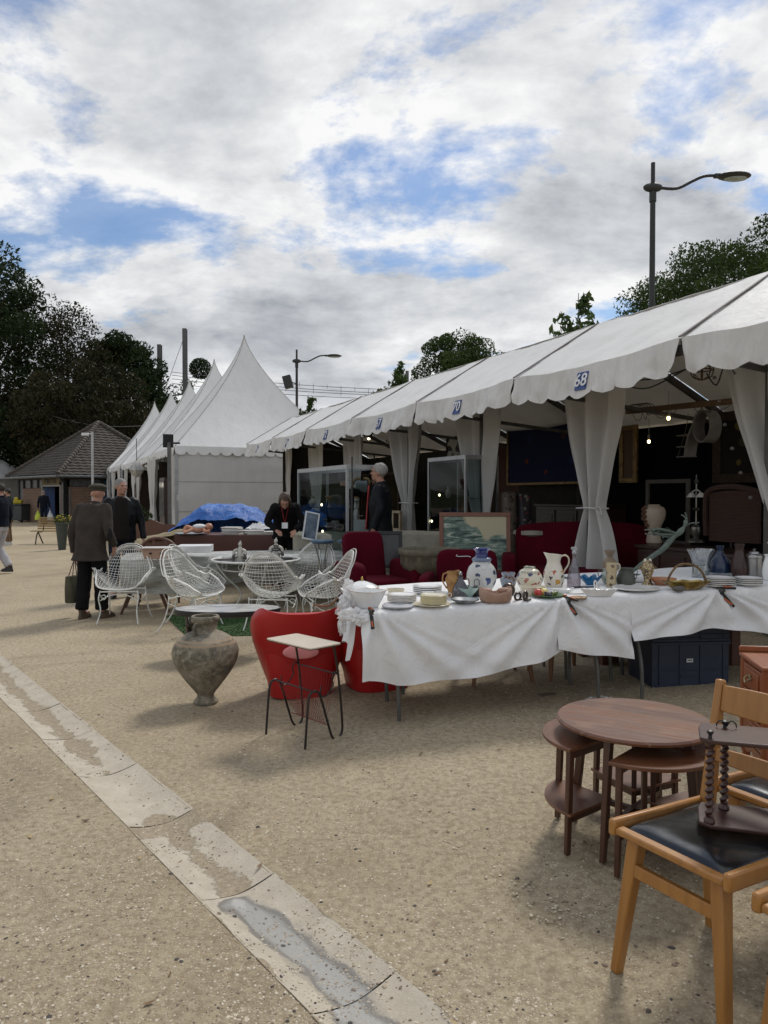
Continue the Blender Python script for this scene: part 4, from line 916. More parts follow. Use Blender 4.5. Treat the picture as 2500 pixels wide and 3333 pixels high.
def flag_bay(i, label, number, back, L=2.5, sag=1.0):
    gzb = gz(*(sp(i * 2.5 + 1.2, 1.5)).xy)
    o = sp(i * 2.5 + L, 0); r = thing('market_stall', label, 'market stall', (o.x, o.y, gzb), RZ, 'white awning stalls in a long row')
    ez = EZ - gzb; rz_ = RZT - gzb; bz = 2.62 - gzb; m = MB(); g_ = .012
    def rf_(u, v):
        x = lerp(g_, L - g_, u); y = v * RW; e = sin(PI * u); return (x, y, lerp(ez, rz_, v) - .05 * e * (1 - v * .5) * sag + .014 * nz(x * 2.4, y * 3, i) + .006 * nz(x * 9, y * 5, i + 3))
    m.sheet(rf_, 30, 12, .006)
    m.sheet(lambda u, v: (lerp(g_, L - g_, u), RW + v * (BD - RW), lerp(rz_, bz, v) - .07 * sin(PI * u) * sin(PI * v) + .012 * nz(u * 6, v * 6, i)), 20, 12, .006)
    m.build('roof_sheet', M_ROOFP, r, 60)
    v_ = MB(); nl = 7; r_ = random.Random(i + 50); fl = [r_.uniform(-.04, .07) for _ in range(nl + 2)]
    def vf(u, v):
        x = lerp(g_, L - g_, u); e = sin(PI * u); ph = (u * nl) % 1.0; lob = .075 * (1 - abs(cos(PI * ph))) ** .8 if True else 0
        d = .28 + .055 * abs(sin(PI * ph)) ** .9 + .02 * nz(x * 3, i); wob = .03 * sin(x * 6.5 + i) + .045 * nz(x * 5, v * 2, i) + .018 * sin(x * 31 + 3 * nz(x * 2, i)) * v + lerp(fl[int(u * nl)], fl[int(u * nl) + 1], ph); wob = lerp(wob, .02, math.exp(-((u - .5) / .055) ** 4))
        zt = ez - .05 * e * sag; cut = .05 * max(0, 1 - u * 9) * v + .04 * max(0, 1 - (1 - u) * 9) * v
        return (x + (cut if u < .5 else -cut), -.012 - (wob + .05) * v, zt + .006 - d * v + .014 * nz(x * 2.4, 0, i))
    v_.sheet(vf, 98, 8, .005); v_.build('valance', M_VAL, r, 60)
    f_ = MB()
    f_.bar((0, .06, ez - .09), (L, .06, ez - .09), .05, .09)                        # eave beam
    f_.bar((0, .03, ez - .06), (0, RW, rz_ - .07), .05, .08); f_.bar((0, RW, rz_ - .07), (0, BD, bz - .07), .05, .08)
    f_.bar((0, RW, rz_ - .1), (L, RW, rz_ - .1), .05, .08); f_.bar((0, .1, ez - .12), (0, BD, bz - .1), .04, .05)
    f_.bar((0, 1.15, 0), (0, 1.15, ez - .1), .07, .07); f_.bar((0, BD - .05, 0), (0, BD - .05, bz), .06, .06)
    f_.build('frame', M_BEAM, r)
    s_ = MB(); s_.bar((0, -.02, ez + .012), (0, RW, rz_ + .012), .034, .012); s_.build('roof_seam', M_SEAM, r)
    b_ = MB()
    def bw(u, v): return (lerp(0, L, u), BD - .08 + .03 * nz(u * 8, v * 5, i), lerp(0, bz, v))
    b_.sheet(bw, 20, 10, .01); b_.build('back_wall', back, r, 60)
    if i == 5:
        b_ = MB(); b_.sheet(lambda u, v: (.03 + .02 * nz(u * 5, v * 5), lerp(1.0, BD, u), lerp(0, bz - .02 + (1 - u) * .9, v)), 14, 10, .01); b_.build('side_wall', back, r, 60)
    if number:
        sgn = MB(); sgn.box(-.085, .085, -.004, .004, -.095, .095); s = sgn.build('number_sign', M_BADGE, r, 0)
        ps = vf(.5, .47); s.location = (L * .5, ps[1] - .012, ps[2]); s.rotation_euler = (math.atan2(-.07, .28), 0, 0)
        if i <= 1 or number: 
            t = text_mesh(number, .19, M_WHITE, s, 'digits', .002, .0025); t.rotation_euler = (PI / 2, 0, 0); t.location = (0, -.012, 0)
    return r
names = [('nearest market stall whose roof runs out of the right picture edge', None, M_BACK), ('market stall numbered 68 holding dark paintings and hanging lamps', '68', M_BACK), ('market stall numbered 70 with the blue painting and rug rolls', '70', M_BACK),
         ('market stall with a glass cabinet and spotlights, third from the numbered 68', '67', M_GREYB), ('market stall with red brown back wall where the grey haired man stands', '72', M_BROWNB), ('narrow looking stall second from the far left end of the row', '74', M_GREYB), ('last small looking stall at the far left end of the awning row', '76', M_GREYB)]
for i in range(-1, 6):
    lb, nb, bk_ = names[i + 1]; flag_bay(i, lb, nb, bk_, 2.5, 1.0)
# curtains hang at the posts: each one is a thing that can be drawn aside
def cur(s, x0, x1, xt, wt, wb, label, tie=1.15, zb=.75, nf=4, amp=.07, seed=0, t=1.12, grom=False):
    p = sp(s, t); g0 = gz(p.x, p.y); r = thing('curtain', label, 'curtain', (p.x, p.y, g0), RZ, 'gathered white stall curtains'); m = MB()
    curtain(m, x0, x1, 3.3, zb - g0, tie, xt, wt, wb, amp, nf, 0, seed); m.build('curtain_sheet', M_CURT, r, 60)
    if tie > .2:
        q = MB(); q.tube([(xt - wt - .02, -.09, tie), (xt, -.12, tie + .01), (xt + wt + .02, -.09, tie), (xt + wt + .03, .08, tie), (xt, .11, tie), (xt - wt - .03, .08, tie)], .008, 6, True); q.tube(smoothpts([(xt + wt, -.1, tie), (xt + wt + .1, -.12, tie + .02), (xt + wt + .12, -.11, tie - .07), (xt + wt + .03, -.1, tie - .03)], 4), .006, 5); q.build('tie_cord', M_WHITE, r)
    if grom:
        q = MB()
        for k in range(8): u = k / 7; q.ell((lerp(x0 + .05, xt - wt + .02, (u * .8) ** 1.7), -.10, lerp(3.0, tie, u * .8)), (.018, .02, .018), 8)
        q.build_each('eyelet', M_SEAM, r)
    return r
cur(2.5, -.68, .62, .06, .17, .42, 'wide curtain tied in the middle between stalls 68 and 70, with cord loop', 1.18, .45, 3, .09, 1)
cur(-.02, -.66, .9, .28, .2, .4, 'curtain with a row of eyelets at the right picture edge', .9, .4, 3, .09, 2, grom=True)
cur(5.0, -.75, .55, .02, .16, .3, 'curtain between the blue painting and the glass cabinet, pulled narrow low down', .85, .45, 3, .08, 3)
cur(7.5, -.85, .6, .0, .2, .24, 'curtain knotted at waist height right of the grey haired man', 1.2, .35, 3, .08, 4)
cur(10.0, -.75, .4, -.05, .22, .24, 'curtain hanging above the grey haired man against the red brown wall', .9, .9, 3, .06, 5)
cur(12.5, -.6, .45, -.05, .25, .28, 'short pale curtain over the glass cabinet near the far end', .9, 1.0, 3, .05, 6)
cur(14.9, -.45, .3, -.1, .2, .3, 'last curtain of the awning row, beside the closed pagoda wall', .8, .3, 3, .05, 7)
# ------------------------------------------------------------------ front trestle tables, cloth and the things on them
TU = .748
T0 = gp(1176, 1997, TU); T2 = gp(2450, 1912, TU); TD = Vector((T2.x - T0.x, T2.y - T0.y, 0)).normalized(); TN = Vector((-TD.y, TD.x, 0)); TRZ = math.atan2(TD.y, TD.x); TSL = (T2.z - T0.z) / (Vector((T2.x - T0.x, T2.y - T0.y)).length)
def tp(a, b, up=0):   # along, inward -> world on the cloth plane
    p = T0 + TD * a + TN * b; return Vector((p.x, p.y, gz(p.x, p.y) + TU + up))
M_CLOTH = NT('white cloth'); v = M_CLOTH.coord()
M_CLOTH.set('Base Color', M_CLOTH.mix(M_CLOTH.ramp(M_CLOTH.noise(v, 3, 4), [(.4, 0), (.7, 1)]), (.80, .80, .80), (.73, .73, .735))).set('Roughness', .85).set('Sheen Weight', .2)
M_CLOTH.bump(M_CLOTH.math('ADD', M_CLOTH.noise(M_CLOTH.coord((1, 1, .6)), 8, 6, .62, 1.6), M_CLOTH.math('MULTIPLY', M_CLOTH.noise(v, 300, 2), .05)), .55, .03); M_CLOTH = M_CLOTH.m
M_LEG = mat('grey_steel_leg', (.13, .135, .125), (.09, .09, .085), rough=.5, metal=.3, bump=.1)
def trestle(label, a0, a1, b0, b1, legs):
    o = tp(a0, b0); r = thing('trestle_table', label, 'table', (o.x, o.y, gz(o.x, o.y)), TRZ, 'folding trestle tables', tilt=(0, -math.atan(TSL) , 0)); L = a1 - a0; W = b1 - b0
    m = MB(); m.box(.01, L - .01, .01, W - .01, TU - .045, TU - .012); m.build('tabletop', mat('table_plastic', (.5, .5, .48), rough=.6), r, bevel=.005)
    for x in legs:
        m = MB()
        for y in (.10, W - .10):
            s = 1 if y > W / 2 else -1
            m.tube(smoothpts([(x, y - s * .06, TU - .05), (x + .01, y - s * .045, TU - .25), (x + .015, y, .36), (x + .015, y + s * .035, .22), (x + .015, y + s * .03, .0)], 4), .0135, 8)
        m.tube([(x + .01, .13, .42), (x + .01, W - .13, .42)], .011, 6); m.tube([(x, .14, TU - .06), (x, W - .14, TU - .06)], .012, 6)
        m.build('leg_frame', M_LEG, r)
    return r
trestle('left trestle table with bent grey steel legs under the white cloth', .03, 1.86, 0, .60, (.22, 1.64))
trestle('right trestle table carrying the glass vase and plates', 1.87, 3.75, 0, .60, (.13, 1.7))
trestle('rear trestle table pushed up behind the left one under the same cloth', .1, 1.9, .61, 1.2, (.3, 1.6))
trestle('rear trestle table behind the right one, under the jugs and bottles', 1.92, 3.8, .61, 1.2, (.25, 1.6))
def hang(px, py):   # height above the cloth plane (negative) of a pixel on the vertical front plane
    a = 0
    r_ = ray(px, py); nrm = TN; k = (T0 - Vector((0, 0, EYE))).dot(nrm) / r_.dot(nrm); p = Vector((0, 0, EYE)) + r_ * k
    return (p - T0).dot(TD), p.z - (gz(p.x, p.y) + TU)
def cloth(label, a0, a1, low, pin, seed, back=1.21, lift=0, left=None):
    """low: list of (along, drop) for the bottom edge; pin: clamp positions where folds gather"""
    xs = [q[0] for q in low]; ys = [q[1] for q in low]
    m = MB(); NB, NF = 14, 30
    def fn(u, v):
        a = lerp(a0, a1, u)
        if v < .4:
            b = lerp(back, 0.012, v / .4); z = .004 + lift + .004 * nz(a * 5, b * 6, seed); p = tp(a, b, z); return p
        s = (v - .4) / .6; drop = interp(xs, ys, a) * s
        fold = 0
        for pc in pin:
            dd = a - pc; w_ = .02 + .30 * s; fold += .034 * math.exp(-(dd / (.12 + .5 * s)) ** 2) * sin(dd / w_ * 5.2 + seed) * min(1, s * 3)
        fold += .018 * nz(a * 1.7 + s * 1.3, s * 1.5, seed) * s * 2 + .009 * sin(a * 5 + s * 4.5 + seed) * s
        out = -.012 * min(1, s * 12) - .04 * s ** 1.3 + fold
        p = tp(a, out); p.z += .002 + lift - .012 * (1 - math.exp(-s * 30)) + drop; return p
    m.sheet(fn, 120, 44, .003); o = m.build('tablecloth', M_CLOTH, smooth=70); return tag(o, label, 'tablecloth', 'white table cloths')
def lowpts(lst): return [hang(*q) for q in lst]
lw = lowpts([(1197, 2208), (1290, 2222), (1400, 2212), (1540, 2195), (1660, 2168), (1760, 2140), (1830, 2112)])
cloth('long white cloth on the left table, hanging lowest beside the magazine rack', 0.0, lw[-1][0], lw, (.09, lw[-1][0] - .02), 1)
lw2 = lowpts([(1815, 2108), (1880, 2118), (1960, 2128), (2050, 2136)])
cloth('short middle white cloth overlapping between the two clamps', lw2[0][0] - .01, lw2[-1][0], lw2, (lw2[0][0] + .03,), 2, lift=.005, back=.9)
lw3 = lowpts([(2048, 2076), (2120, 2070), (2200, 2058), (2320, 2038), (2400, 2042), (2500, 2056), (2600, 2060)])
lw3.append((3.8, lw3[-1][1])); cloth('right white cloth over the blue crates, pinned by the orange clamp', lw3[0][0] + .001, 3.8, lw3, (hang(2335, 1980)[0],), 3)
# left end of the cloth bunch
def clamp_(label, px, py, rot, a_, sc=1):
    p = gp(px, py, TU); r = thing('spring_clamp', label, 'clamp', (p.x - TN.x * .012, p.y - TN.y * .012, p.z), TRZ, 'spring clamps on the cloth edge', sc=sc)
    OR = mat('orange_plastic', (.55, .13, .04), (.4, .09, .03), rough=.5)
    m = MB(); m.bar((0, .05, .012), (0, -.02, .014), .022, .012); m.bar((0, -.02, .014), (rot * .04, -.075, .02 + a_), .02, .014); m.build('upper_jaw', M_BLACK, r, bevel=.003)
    m = MB(); m.bar((0, .04, -.03), (0, -.03, -.02), .022, .014); m.bar((0, -.025, -.02), (rot * .04, -.06, -.10), .024, .016); m.build('lower_jaw', M_BLACK, r, bevel=.003)
    m = MB(); m.bar((.002, -.03, .022), (rot * .03, -.06, .028 + a_), .016, .008); m.bar((0, .035, .02), (0, .052, .022), .024, .012); m.bar((0, -.045, -.05), (rot * .03, -.062, -.085), .012, .01); m.build_each('grip', OR, r, bevel=.002)
    m = MB(); m.tube([(-.014, -.02, -.003), (.014, -.02, -.003)], .014, 8); m.build('spring', M_STEEL, r); return r
clamp_('small clamp at the left end of the cloth beside the crumpled plastic', 1206, 1992, .1, .0)
clamp_('black clamp with a yellow tip in the middle of the cloth edge', 1845, 1950, 1, -.02)
clamp_('orange and black clamp at the right part of the cloth edge', 2340, 1918, 1.4, -.005, 1.15)
# ---- crockery helpers : profiles are measured in picture pixels and scaled to metres
WHITE = mat('white_porcelain', (.80, .80, .79), (.74, .74, .73), rough=.18, coat=.3); CREAM = mat('cream_glaze', (.70, .64, .50), (.60, .54, .41), rough=.25, coat=.3)
GOLDR = mat('gold_rim', (.45, .24, .09), rough=.3, metal=.6); BROWNR = mat('brown_rim', (.25, .12, .06), rough=.4); TAN = mat('tan_rim', (.45, .32, .18), rough=.4)
YEL = mat('yellow_glaze', (.68, .60, .30), (.60, .53, .30), rough=.3)
def dotmat(name, base, cols, scale=26, thr=.36, zlo=None, rough=.25, coat=.3):
    k = NT(name); v = k.coord(); d = k.noise(v, scale * .5, 2); vv = k.n.new('ShaderNodeVectorMath'); vv.operation = 'ADD'; k.l.new(v, vv.inputs[0])
    sc_ = k.n.new('ShaderNodeVectorMath'); sc_.operation = 'SCALE'; k.l.new(k.noise(v, scale * 1.6, 3, out='Color'), sc_.inputs[0]); sc_.inputs['Scale'].default_value = .05; k.l.new(sc_.outputs[0], vv.inputs[1])
    dd = k.vor(vv.outputs[0], scale); cc = k.sep(k.vor(vv.outputs[0], scale, out='Color'))
    n_ = len(cols); pc = k.ramp(cc[0], [(i / n_, c) for i, c in enumerate(cols)], 'CONSTANT')
    ms = k.math('MULTIPLY', k.ramp(dd, [(thr - .03, 1), (thr, 0)]), k.ramp(cc[1], [(.28, 0), (.3, 1)]))
    if zlo is not None:
        z = k.sep(v)[2]; ms = k.math('MULTIPLY', ms, k.ramp(z, [(zlo, 1), (zlo + .02, 0)]))
    k.set('Base Color', k.mix(ms, base, pc)).set('Roughness', rough).set('Coat Weight', coat); return k.m
def base(px, py, rpx=0, up=TU + .006, gpf=None):
    p = gp(px, py, up); k = p.y / FPX; p.y += rpx * k * .9; p.z = gz(p.x, p.y) + up; return p, p.y / FPX
def pot(name, label, cat, px, py, prof, m, rb=None, n=32, group=None, fn=None, inner=True, up=TU + .006, part='body'):
    """prof: (radius px, height px) outer profile from the foot to the rim"""
    p, k = base(px, py, prof[0][0] if rb is None else rb, up); r = thing(name, label, cat, p, 0, group)
    pr = [(0.001, 0)] + [(a * k, b * k) for a, b in smoothprof(prof)]
    if inner:
        q = pr[1:]; th = .0035; pr = pr + [(max(.001, a - th), max(b, .004)) for a, b in q[::-1]] + [(.001, .006)]
    m_ = MB(); m_.lathe(pr, n, fn=fn); m_.build(part, m, r, 50); return r, k
def smoothprof(pf, k=3):
    return [(max(.01, p.x), p.y) for p in smoothpts([(a, b, 0) for a, b in pf], k)]
def ring(parent, r_, z, th, m, name='rim', n=32, k=1):
    q = MB(); q.tube([(r_ * k * cos(2 * PI * i / n), r_ * k * sin(2 * PI * i / n), z * k) for i in range(n)], th, 6, True); return q.build(name, m, parent)
def handle(parent, pts, r_, m, name='handle', k=1):
    q = MB(); q.tube(smoothpts([(a * k, b * k, c * k) for a, b, c in pts], 5), r_, 8, flat=.7); return q.build(name, m, parent)
def stack(name, label, px, py, R_, n_, gap, m, rimm, group=None, fn=None, sub='plate'):
    p, k = base(px, py, R_ * .6); r = thing(name, label, 'plate', p, 0, group)
    return r
def plate(label, px, py, R_, m, rimm=None, z=0, group=None, hp=5, fn=None, cat='plate', name='plate', k=None, p=None, depth=1):
    if p is None: p, k = base(px, py, R_)
    p = Vector(p); p.z += z * k; r = thing(name, label, cat, p, 0, group)
    pr = [(.001, 0), (R_ * .55, 0), (R_ * .62, hp * .25), (R_ - .5, hp - 1.5), (R_ + .6, hp), (R_ + .3, hp + 1.6), (R_ * .97, hp + 1.4), (R_ * .64, hp * .25 + 2), (R_ * .55, hp * .25 + 1.6), (.001, 1.4)]
    q = MB(); q.lathe([(a * k, b * k) for a, b in pr], 36, fn=fn); q.build('dish', m, r, 50)
    if rimm: ring(r, R_ - .5, hp + 1.6, .75 * k, rimm, k=k)
    return r
def pstack(labels, px, py, R_, gap, m, rimm, group, fn=None, hp=5):
    p, k = base(px, py, R_)
    for i, lb in enumerate(labels): plate(lb, 0, 0, R_, m, rimm, z=i * gap, group=group, p=p + Vector((nz(i, px) * .003, 0, 0)), k=k, fn=fn, hp=hp)
ORD = ['lowest', 'second from the bottom', 'middle', 'second from the top', 'topmost']
# left end
sq = lambda an, r, z: (r * (1 + .07 * cos(4 * an)), z)
r, k = pot('bowl', 'white porcelain bowl with a brown rim, foremost at the left table end', 'bowl', 1196, 1981, [(30, 0), (34, 3), (45, 26), (58, 55)], WHITE, fn=sq); 
q = MB(); q.tube([(58 * k * (1 + .07 * cos(4 * a)) * cos(a), 58 * k * (1 + .07 * cos(4 * a)) * sin(a), 55 * k) for a in [2 * PI * i / 40 for i in range(40)]], .0016, 6, True); q.build('rim', BROWNR, r)
r, k = pot('tureen', 'lidded white tureen with a gold knob behind the brown rimmed bowl', 'tureen', 1178, 1960, [(32, 0), (38, 4), (48, 22), (55, 44)], WHITE, inner=False)
q = MB(); q.lathe([(a * k, b * k) for a, b in ((55, 45), (50, 49), (38, 55), (20, 62), (8, 65), (.1, 66))], 32); l_ = q.build('lid', WHITE, r); ring(r, 55.5, 45, .0022, GOLDR, k=k)
q = MB(); q.ell((0, 0, 72 * k), (4 * k, 4 * k, 8 * k), 10); q.build('knob', mat('gold_knob', (.6, .42, .12), rough=.25, metal=.8), l_)
pot('small_bowl', 'small cream bowl with a brown rim behind the tan rimmed plates', 'bowl', 1288, 1936, [(20, 0), (26, 8), (30, 17)], CREAM)
pstack(['tan rimmed plate, lowest of the stack beside the white bowl', 'tan rimmed plate, second from the bottom beside the white bowl', 'tan rimmed plate in the middle of the stack beside the white bowl', 'tan rimmed plate, second from the top beside the white bowl', 'tan rimmed plate on top of the stack beside the white bowl'], 1309, 1967, 48, 4.6, WHITE, TAN, 'tan rimmed plates', hp=7)
plate('flat grey blue plate lying at the table edge in front of the tan rimmed stack', 1296, 1985, 52, mat('greyblue_glaze', (.55, .56, .58), (.4, .41, .45), rough=.25), mat('dull_violet', (.2, .18, .22), rough=.4))
sc8 = lambda an, r, z: (r * (1 + .035 * sin(an * 11)), z + .0006 * sin(an * 11))
pstack(['white scallop edged plate, %s of its stack at the back' % o_ for o_ in ('lowest', 'second from the bottom', 'second from the top', 'topmost')], 1394, 1938, 47, 6, WHITE, None, 'white scalloped plates', fn=sc8, hp=7)
for i_, (x_, lb) in enumerate(((1396, 'white cup, left one behind the yellow plates'), (1440, 'white cup, right one behind the yellow plates'))):
    r, k = pot('cup', lb, 'cup', x_, 1952, [(10, 0), (17, 4), (21, 24)], WHITE, group='white cups behind the yellow plates'); handle(r, [(20, 0, 20), (30, 0, 18), (28, 0, 8), (18, 0, 6)], .0025, WHITE, k=k)
pl = plate('large pale yellow plate under the stack of yellow plates', 1409, 1979, 60, CREAM, YEL, fn=sc8); p, k = base(1409, 1979, 60)
for i in range(7): plate('yellow speckled plate, %s of its stack' % ['first from below', 'second from below', 'third from below', 'fourth and middle one', 'third from the top', 'second from the top', 'topmost'][i], 0, 0, 43, YEL if i % 2 else CREAM, YEL, z=4 + i * 4, p=p + Vector((.012 + nz(i * 3.3) * .004, 0, 0)), k=k, group='yellow speckled plates', hp=5)
# ochre figural jug
OCH = mat('ochre_glaze', (.45, .24, .07), (.25, .12, .035), rough=.3, scale=20, bump=.5, bscale=30, bdist=.02)
r, k = pot('figural_jug', 'ochre moulded jug with a loop handle, tilted spout to the right', 'jug', 1476, 1945, [(14, 0), (19, 4), (16, 18), (22, 40), (24, 58), (19, 74), (20, 84)], OCH, fn=lambda an, r, z: (r * (1 + .08 * sin(5 * an + z * 90)), z + (.010 * max(0, cos(an)) if z > .13 else 0)))
handle(r, [(-18, 0, 78), (-32, 0, 74), (-33, 0, 50), (-20, 0, 28)], .0055, OCH, k=k)
STN = dotmat('stoneware_dark', (.085, .085, .10), [(.3, .3, .32), (.02, .03, .09), (.16, .14, .12)], 60, .3)
r, k = pot('lidded_stein', 'dark patterned stoneware bottle with a metal stopper in front of the ochre jug', 'stein', 1500, 1948, [(22, 0), (25, 8), (24, 30), (17, 48), (10, 58), (9, 70)], STN)
q = MB(); q.ell((0, 0, 77 * k), (7 * k, 7 * k, 9 * k), 10); q.build('stopper', mat('pewter', (.35, .35, .34), rough=.3, metal=.9), r); handle(r, [(16, 0, 62), (27, 0, 60), (29, 0, 42), (22, 0, 28)], .004, mat('brown_glaze', (.16, .09, .05), rough=.3), k=k)
GREENG = glassy('mint_glass', (.50, .68, .62), .22, .15)
ruf = lambda amp, n_, r0: (lambda an, r, z: (r * (1 + (amp * sin(n_ * an)) * min(1, max(0, z / r0))), z + .35 * amp * r * sin(n_ * an + .8) * min(1, max(0, z / r0)) ** 2))
pot('ruffled_bowl', 'pale mint glass bowl with a ruffled rim', 'bowl', 1522, 1945, [(16, 0), (18, 3), (28, 14), (42, 32)], mat('frosted_mint', (.40, .55, .50), (.33, .48, .44), rough=.2, coat=.5), fn=ruf(.16, 5, .05), n=48)
plate('shallow dark dish with a pale inside near the mint glass bowl', 1518, 1970, 46, mat('slate_dish', (.07, .075, .085), (.30, .33, .34), rough=.3, scale=14), mat('black_rim', (.02, .02, .025), rough=.4), hp=13)
BLV = dotmat('blue_flower_glaze', (.56, .57, .55), [(.05, .08, .22), (.08, .12, .30), (.04, .05, .12)], 17, .33)
p, k = base(1571, 1928, 30); r = thing('large_vase', 'big pale vase with blue flowers and a flared cobalt neck', 'vase', p, 0)
q = MB(); q.lathe([(a * k, b * k) for a, b in [(0.1, 0)] + smoothprof([(30, 0), (33, 3), (46, 30), (49, 55), (42, 78), (30, 92), (28, 98)])], 36); q.build('body', BLV, r, 60)
q = MB(); q.lathe([(a * k, b * k) for a, b in smoothprof([(27, 97), (30, 101), (30, 107), (22, 113), (20, 124), (24, 134), (31, 139), (29, 139), (20, 128), (17, 112)])], 36, cap=False); q.build('neck', mat('cobalt_glaze', (.008, .014, .13), (.02, .035, .2), rough=.12, coat=.6), r, 60)
q = MB(); q.lathe([(a * k, b * k) for a, b in smoothprof([(27.5, 96), (31, 100), (31.5, 106), (24, 111)])], 36, cap=False); q.build('collar', mat('slate_blue_glaze', (.16, .21, .30), rough=.3), r, 60)
q = MB(); q.M = Matrix.Translation((0, -.001, 0)); q.box(-4 * k, 6 * k, -43.5 * k, -42 * k, 76 * k, 85 * k); q.build('price_label', M_WHITE, r)
r, k = pot('teapot', 'small dark round teapot in front of the big blue flowered vase', 'teapot', 1553, 1942, [(12, 0), (19, 10), (19, 24), (9, 33), (.2, 36)], mat('iron_black', (.02, .02, .022), rough=.4), inner=False); handle(r, [(-8, 0, 34), (-7, 0, 52), (7, 0, 52), (8, 0, 34)], .0025, M_BLACK, k=k)
# pink terracotta reclining basket
PK = mat('pink_terracotta', (.42, .27, .20), (.33, .20, .145), rough=.7, bump=.5, bscale=25, bdist=.01); p, k = base(1615, 1961, 20); r = thing('terracotta_bowl', 'pink terracotta bowl shaped like a rough shell with a raised figure', 'bowl', p, 0)
q = MB(); q.lathe([(.1 * k, 2 * k)] + [(a * k, b * k) for a, b in smoothprof([(42, 0), (50, 6), (53, 22), (48, 30), (42, 22), (30, 12)])] + [(.001, 11 * k)], 40, fn=lambda an, r, z: (r * (1 + .05 * nz(cos(an) * 3, sin(an) * 3)) * (1 if abs(cos(an)) > .5 else .8), z * (1 + .7 * abs(cos(an)) ** 2 * (z > .03)) ))
q.ell((-30 * k, 0, 34 * k), (20 * k, 14 * k, 11 * k), 14, fn=lambda p: p * (1 + .15 * nz(*(p * 3)))); q.ell((28 * k, 4 * k, 36 * k), (22 * k, 12 * k, 10 * k), 14, fn=lambda p: p * (1 + .2 * nz(*(p * 3)))); q.build('body', PK, r, 60)
SJ = dotmat('slate_brown_jar', (.25, .30, .38), [(.28, .13, .08), (.32, .36, .42), (.20, .10, .06)], 30, .5)
pot('small_jar', 'small slate blue and brown pottery jar between the big vase and the round flowered one', 'jar', 1657, 1918, [(17, 0), (20, 4), (26, 22), (25, 34), (18, 40), (22, 47), (23, 53)], SJ)
BRN = mat('dark_brown_horn', (.06, .035, .022), (.03, .018, .012), rough=.3, scale=20)
for i, (x_, y_, s_) in enumerate(((1655, 1938, 17), (1690, 1955, 12), (1722, 1955, 14))):
    p, k = base(x_, y_, 4); r = thing('horn_ring', ['lump of dark brown carved wood behind the terracotta bowl', 'dark brown horn napkin ring, the narrower left one', 'dark brown horn napkin ring, the wider right one'][i], 'ornament', p, .5 * i); q = MB()
    q.tube([(s_ * k * cos(a), 6 * k * i, s_ * k * (1 + sin(a))) for a in [2 * PI * j / 20 for j in range(20)]], s_ * k * .33, 8, True); q.build('ring_body', BRN, r)
    q = MB(); q.box(-s_ * k, s_ * k, -4 * k, 8 * k, 0, 5 * k); q.build('foot', BRN, r, bevel=.002)
FLO = dotmat('flower_glaze', (.66, .62, .50), [(.35, .06, .05), (.05, .06, .14), (.06, .14, .07), (.40, .16, .14), (.03, .05, .10)], 24, .46, .135)
r, k = pot('flowered_vase', 'round cream vase painted with dark blue and red flowers', 'vase', 1727, 1927, [(20, 0), (26, 4), (41, 30), (41, 48), (30, 68), (18, 75), (19, 80)], FLO); ring(r, 18.5, 80, .0028, mat('green_rim', (.03, .09, .06), rough=.3), k=k)
q = MB()
for a in range(-3, 4):
    an = -PI / 2 + a * .32; q.tube([((34 * k) * cos(an + .10 * cos(b)), (34 * k + .002) * sin(an + .1 * cos(b)), (64 + 4 * sin(b)) * k) for b in [2 * PI * j / 10 for j in range(10)]], .0012, 5, True)
q.build('painted_chain', M_BLACK, r)
WK = mat('wicker_tan', (.40, .26, .14), (.22, .13, .07), rough=.7, scale=60, bump=.6, bscale=120, bdist=.01)
pot('pie_dish', 'cream fluted dish with a woven brown edge in front of the round flowered vase', 'dish', 1739, 1940, [(30, 0), (34, 2), (41, 26), (43, 28)], CREAM, fn=lambda an, r, z: (r * (1 + .02 * sin(26 * an)), z))
r = plate('dark green leaf plate carrying painted ceramic fruit', 1793, 1950, 52, mat('green_glaze', (.04, .10, .04), (.08, .16, .06), rough=.25), None, hp=8); p, k = base(1793, 1950, 52)
for nm, lb, c_, dx, dy, rr_, hgt in (('red_apple', 'red ceramic apple on the green leaf plate', (.42, .03, .025), -33, -8, 13, 14), ('yellow_apple', 'yellow ceramic apple on the green leaf plate', (.62, .50, .16), -9, 10, 13, 17), ('green_apple', 'green ceramic fruit at the right of the green leaf plate', (.16, .22, .06), 22, -4, 9, 10)):
    r = thing(nm, lb, 'ceramic fruit', p + Vector((dx * k, dy * k, .004)), 0); q = MB(); q.lathe([(a * k * rr_ / 13, b * k * rr_ / 13) for a, b in smoothprof([(3, 1), (9, 1), (13, 10), (11, 20), (5, 24), (1, 21)])], 16); q.build('flesh', mat('glaze_' + nm, c_, tuple(min(1, x * 1.6 + .05) for x in c_), rough=.25, scale=25), r); q = MB(); q.tube([(0, 0, 21 * k * rr_ / 13), (2 * k, 0, 27 * k * rr_ / 13)], .001, 5); q.build('stalk', BRN, r)
for nm, lb, c_, dx, dy, nn in (('purple_grapes', 'bunch of purple ceramic grapes on the green leaf plate', (.05, .03, .10), 0, -14, 16), ('green_grapes', 'bunch of green ceramic grapes on the green leaf plate', (.18, .22, .08), 22, -18, 12)):
    r_ = random.Random(dx + 5); r = MB()
    for j in range(nn): r.ell((r_.uniform(-12, 12) * k, r_.uniform(-6, 6) * k, r_.uniform(4, 15) * k), (3.6 * k,) * 3, 8)
    o = r.build(nm, mat('glaze_' + nm, c_, rough=.2)); o.location = p + Vector((dx * k, dy * k, .004)); tag(o, lb, 'ceramic fruit')
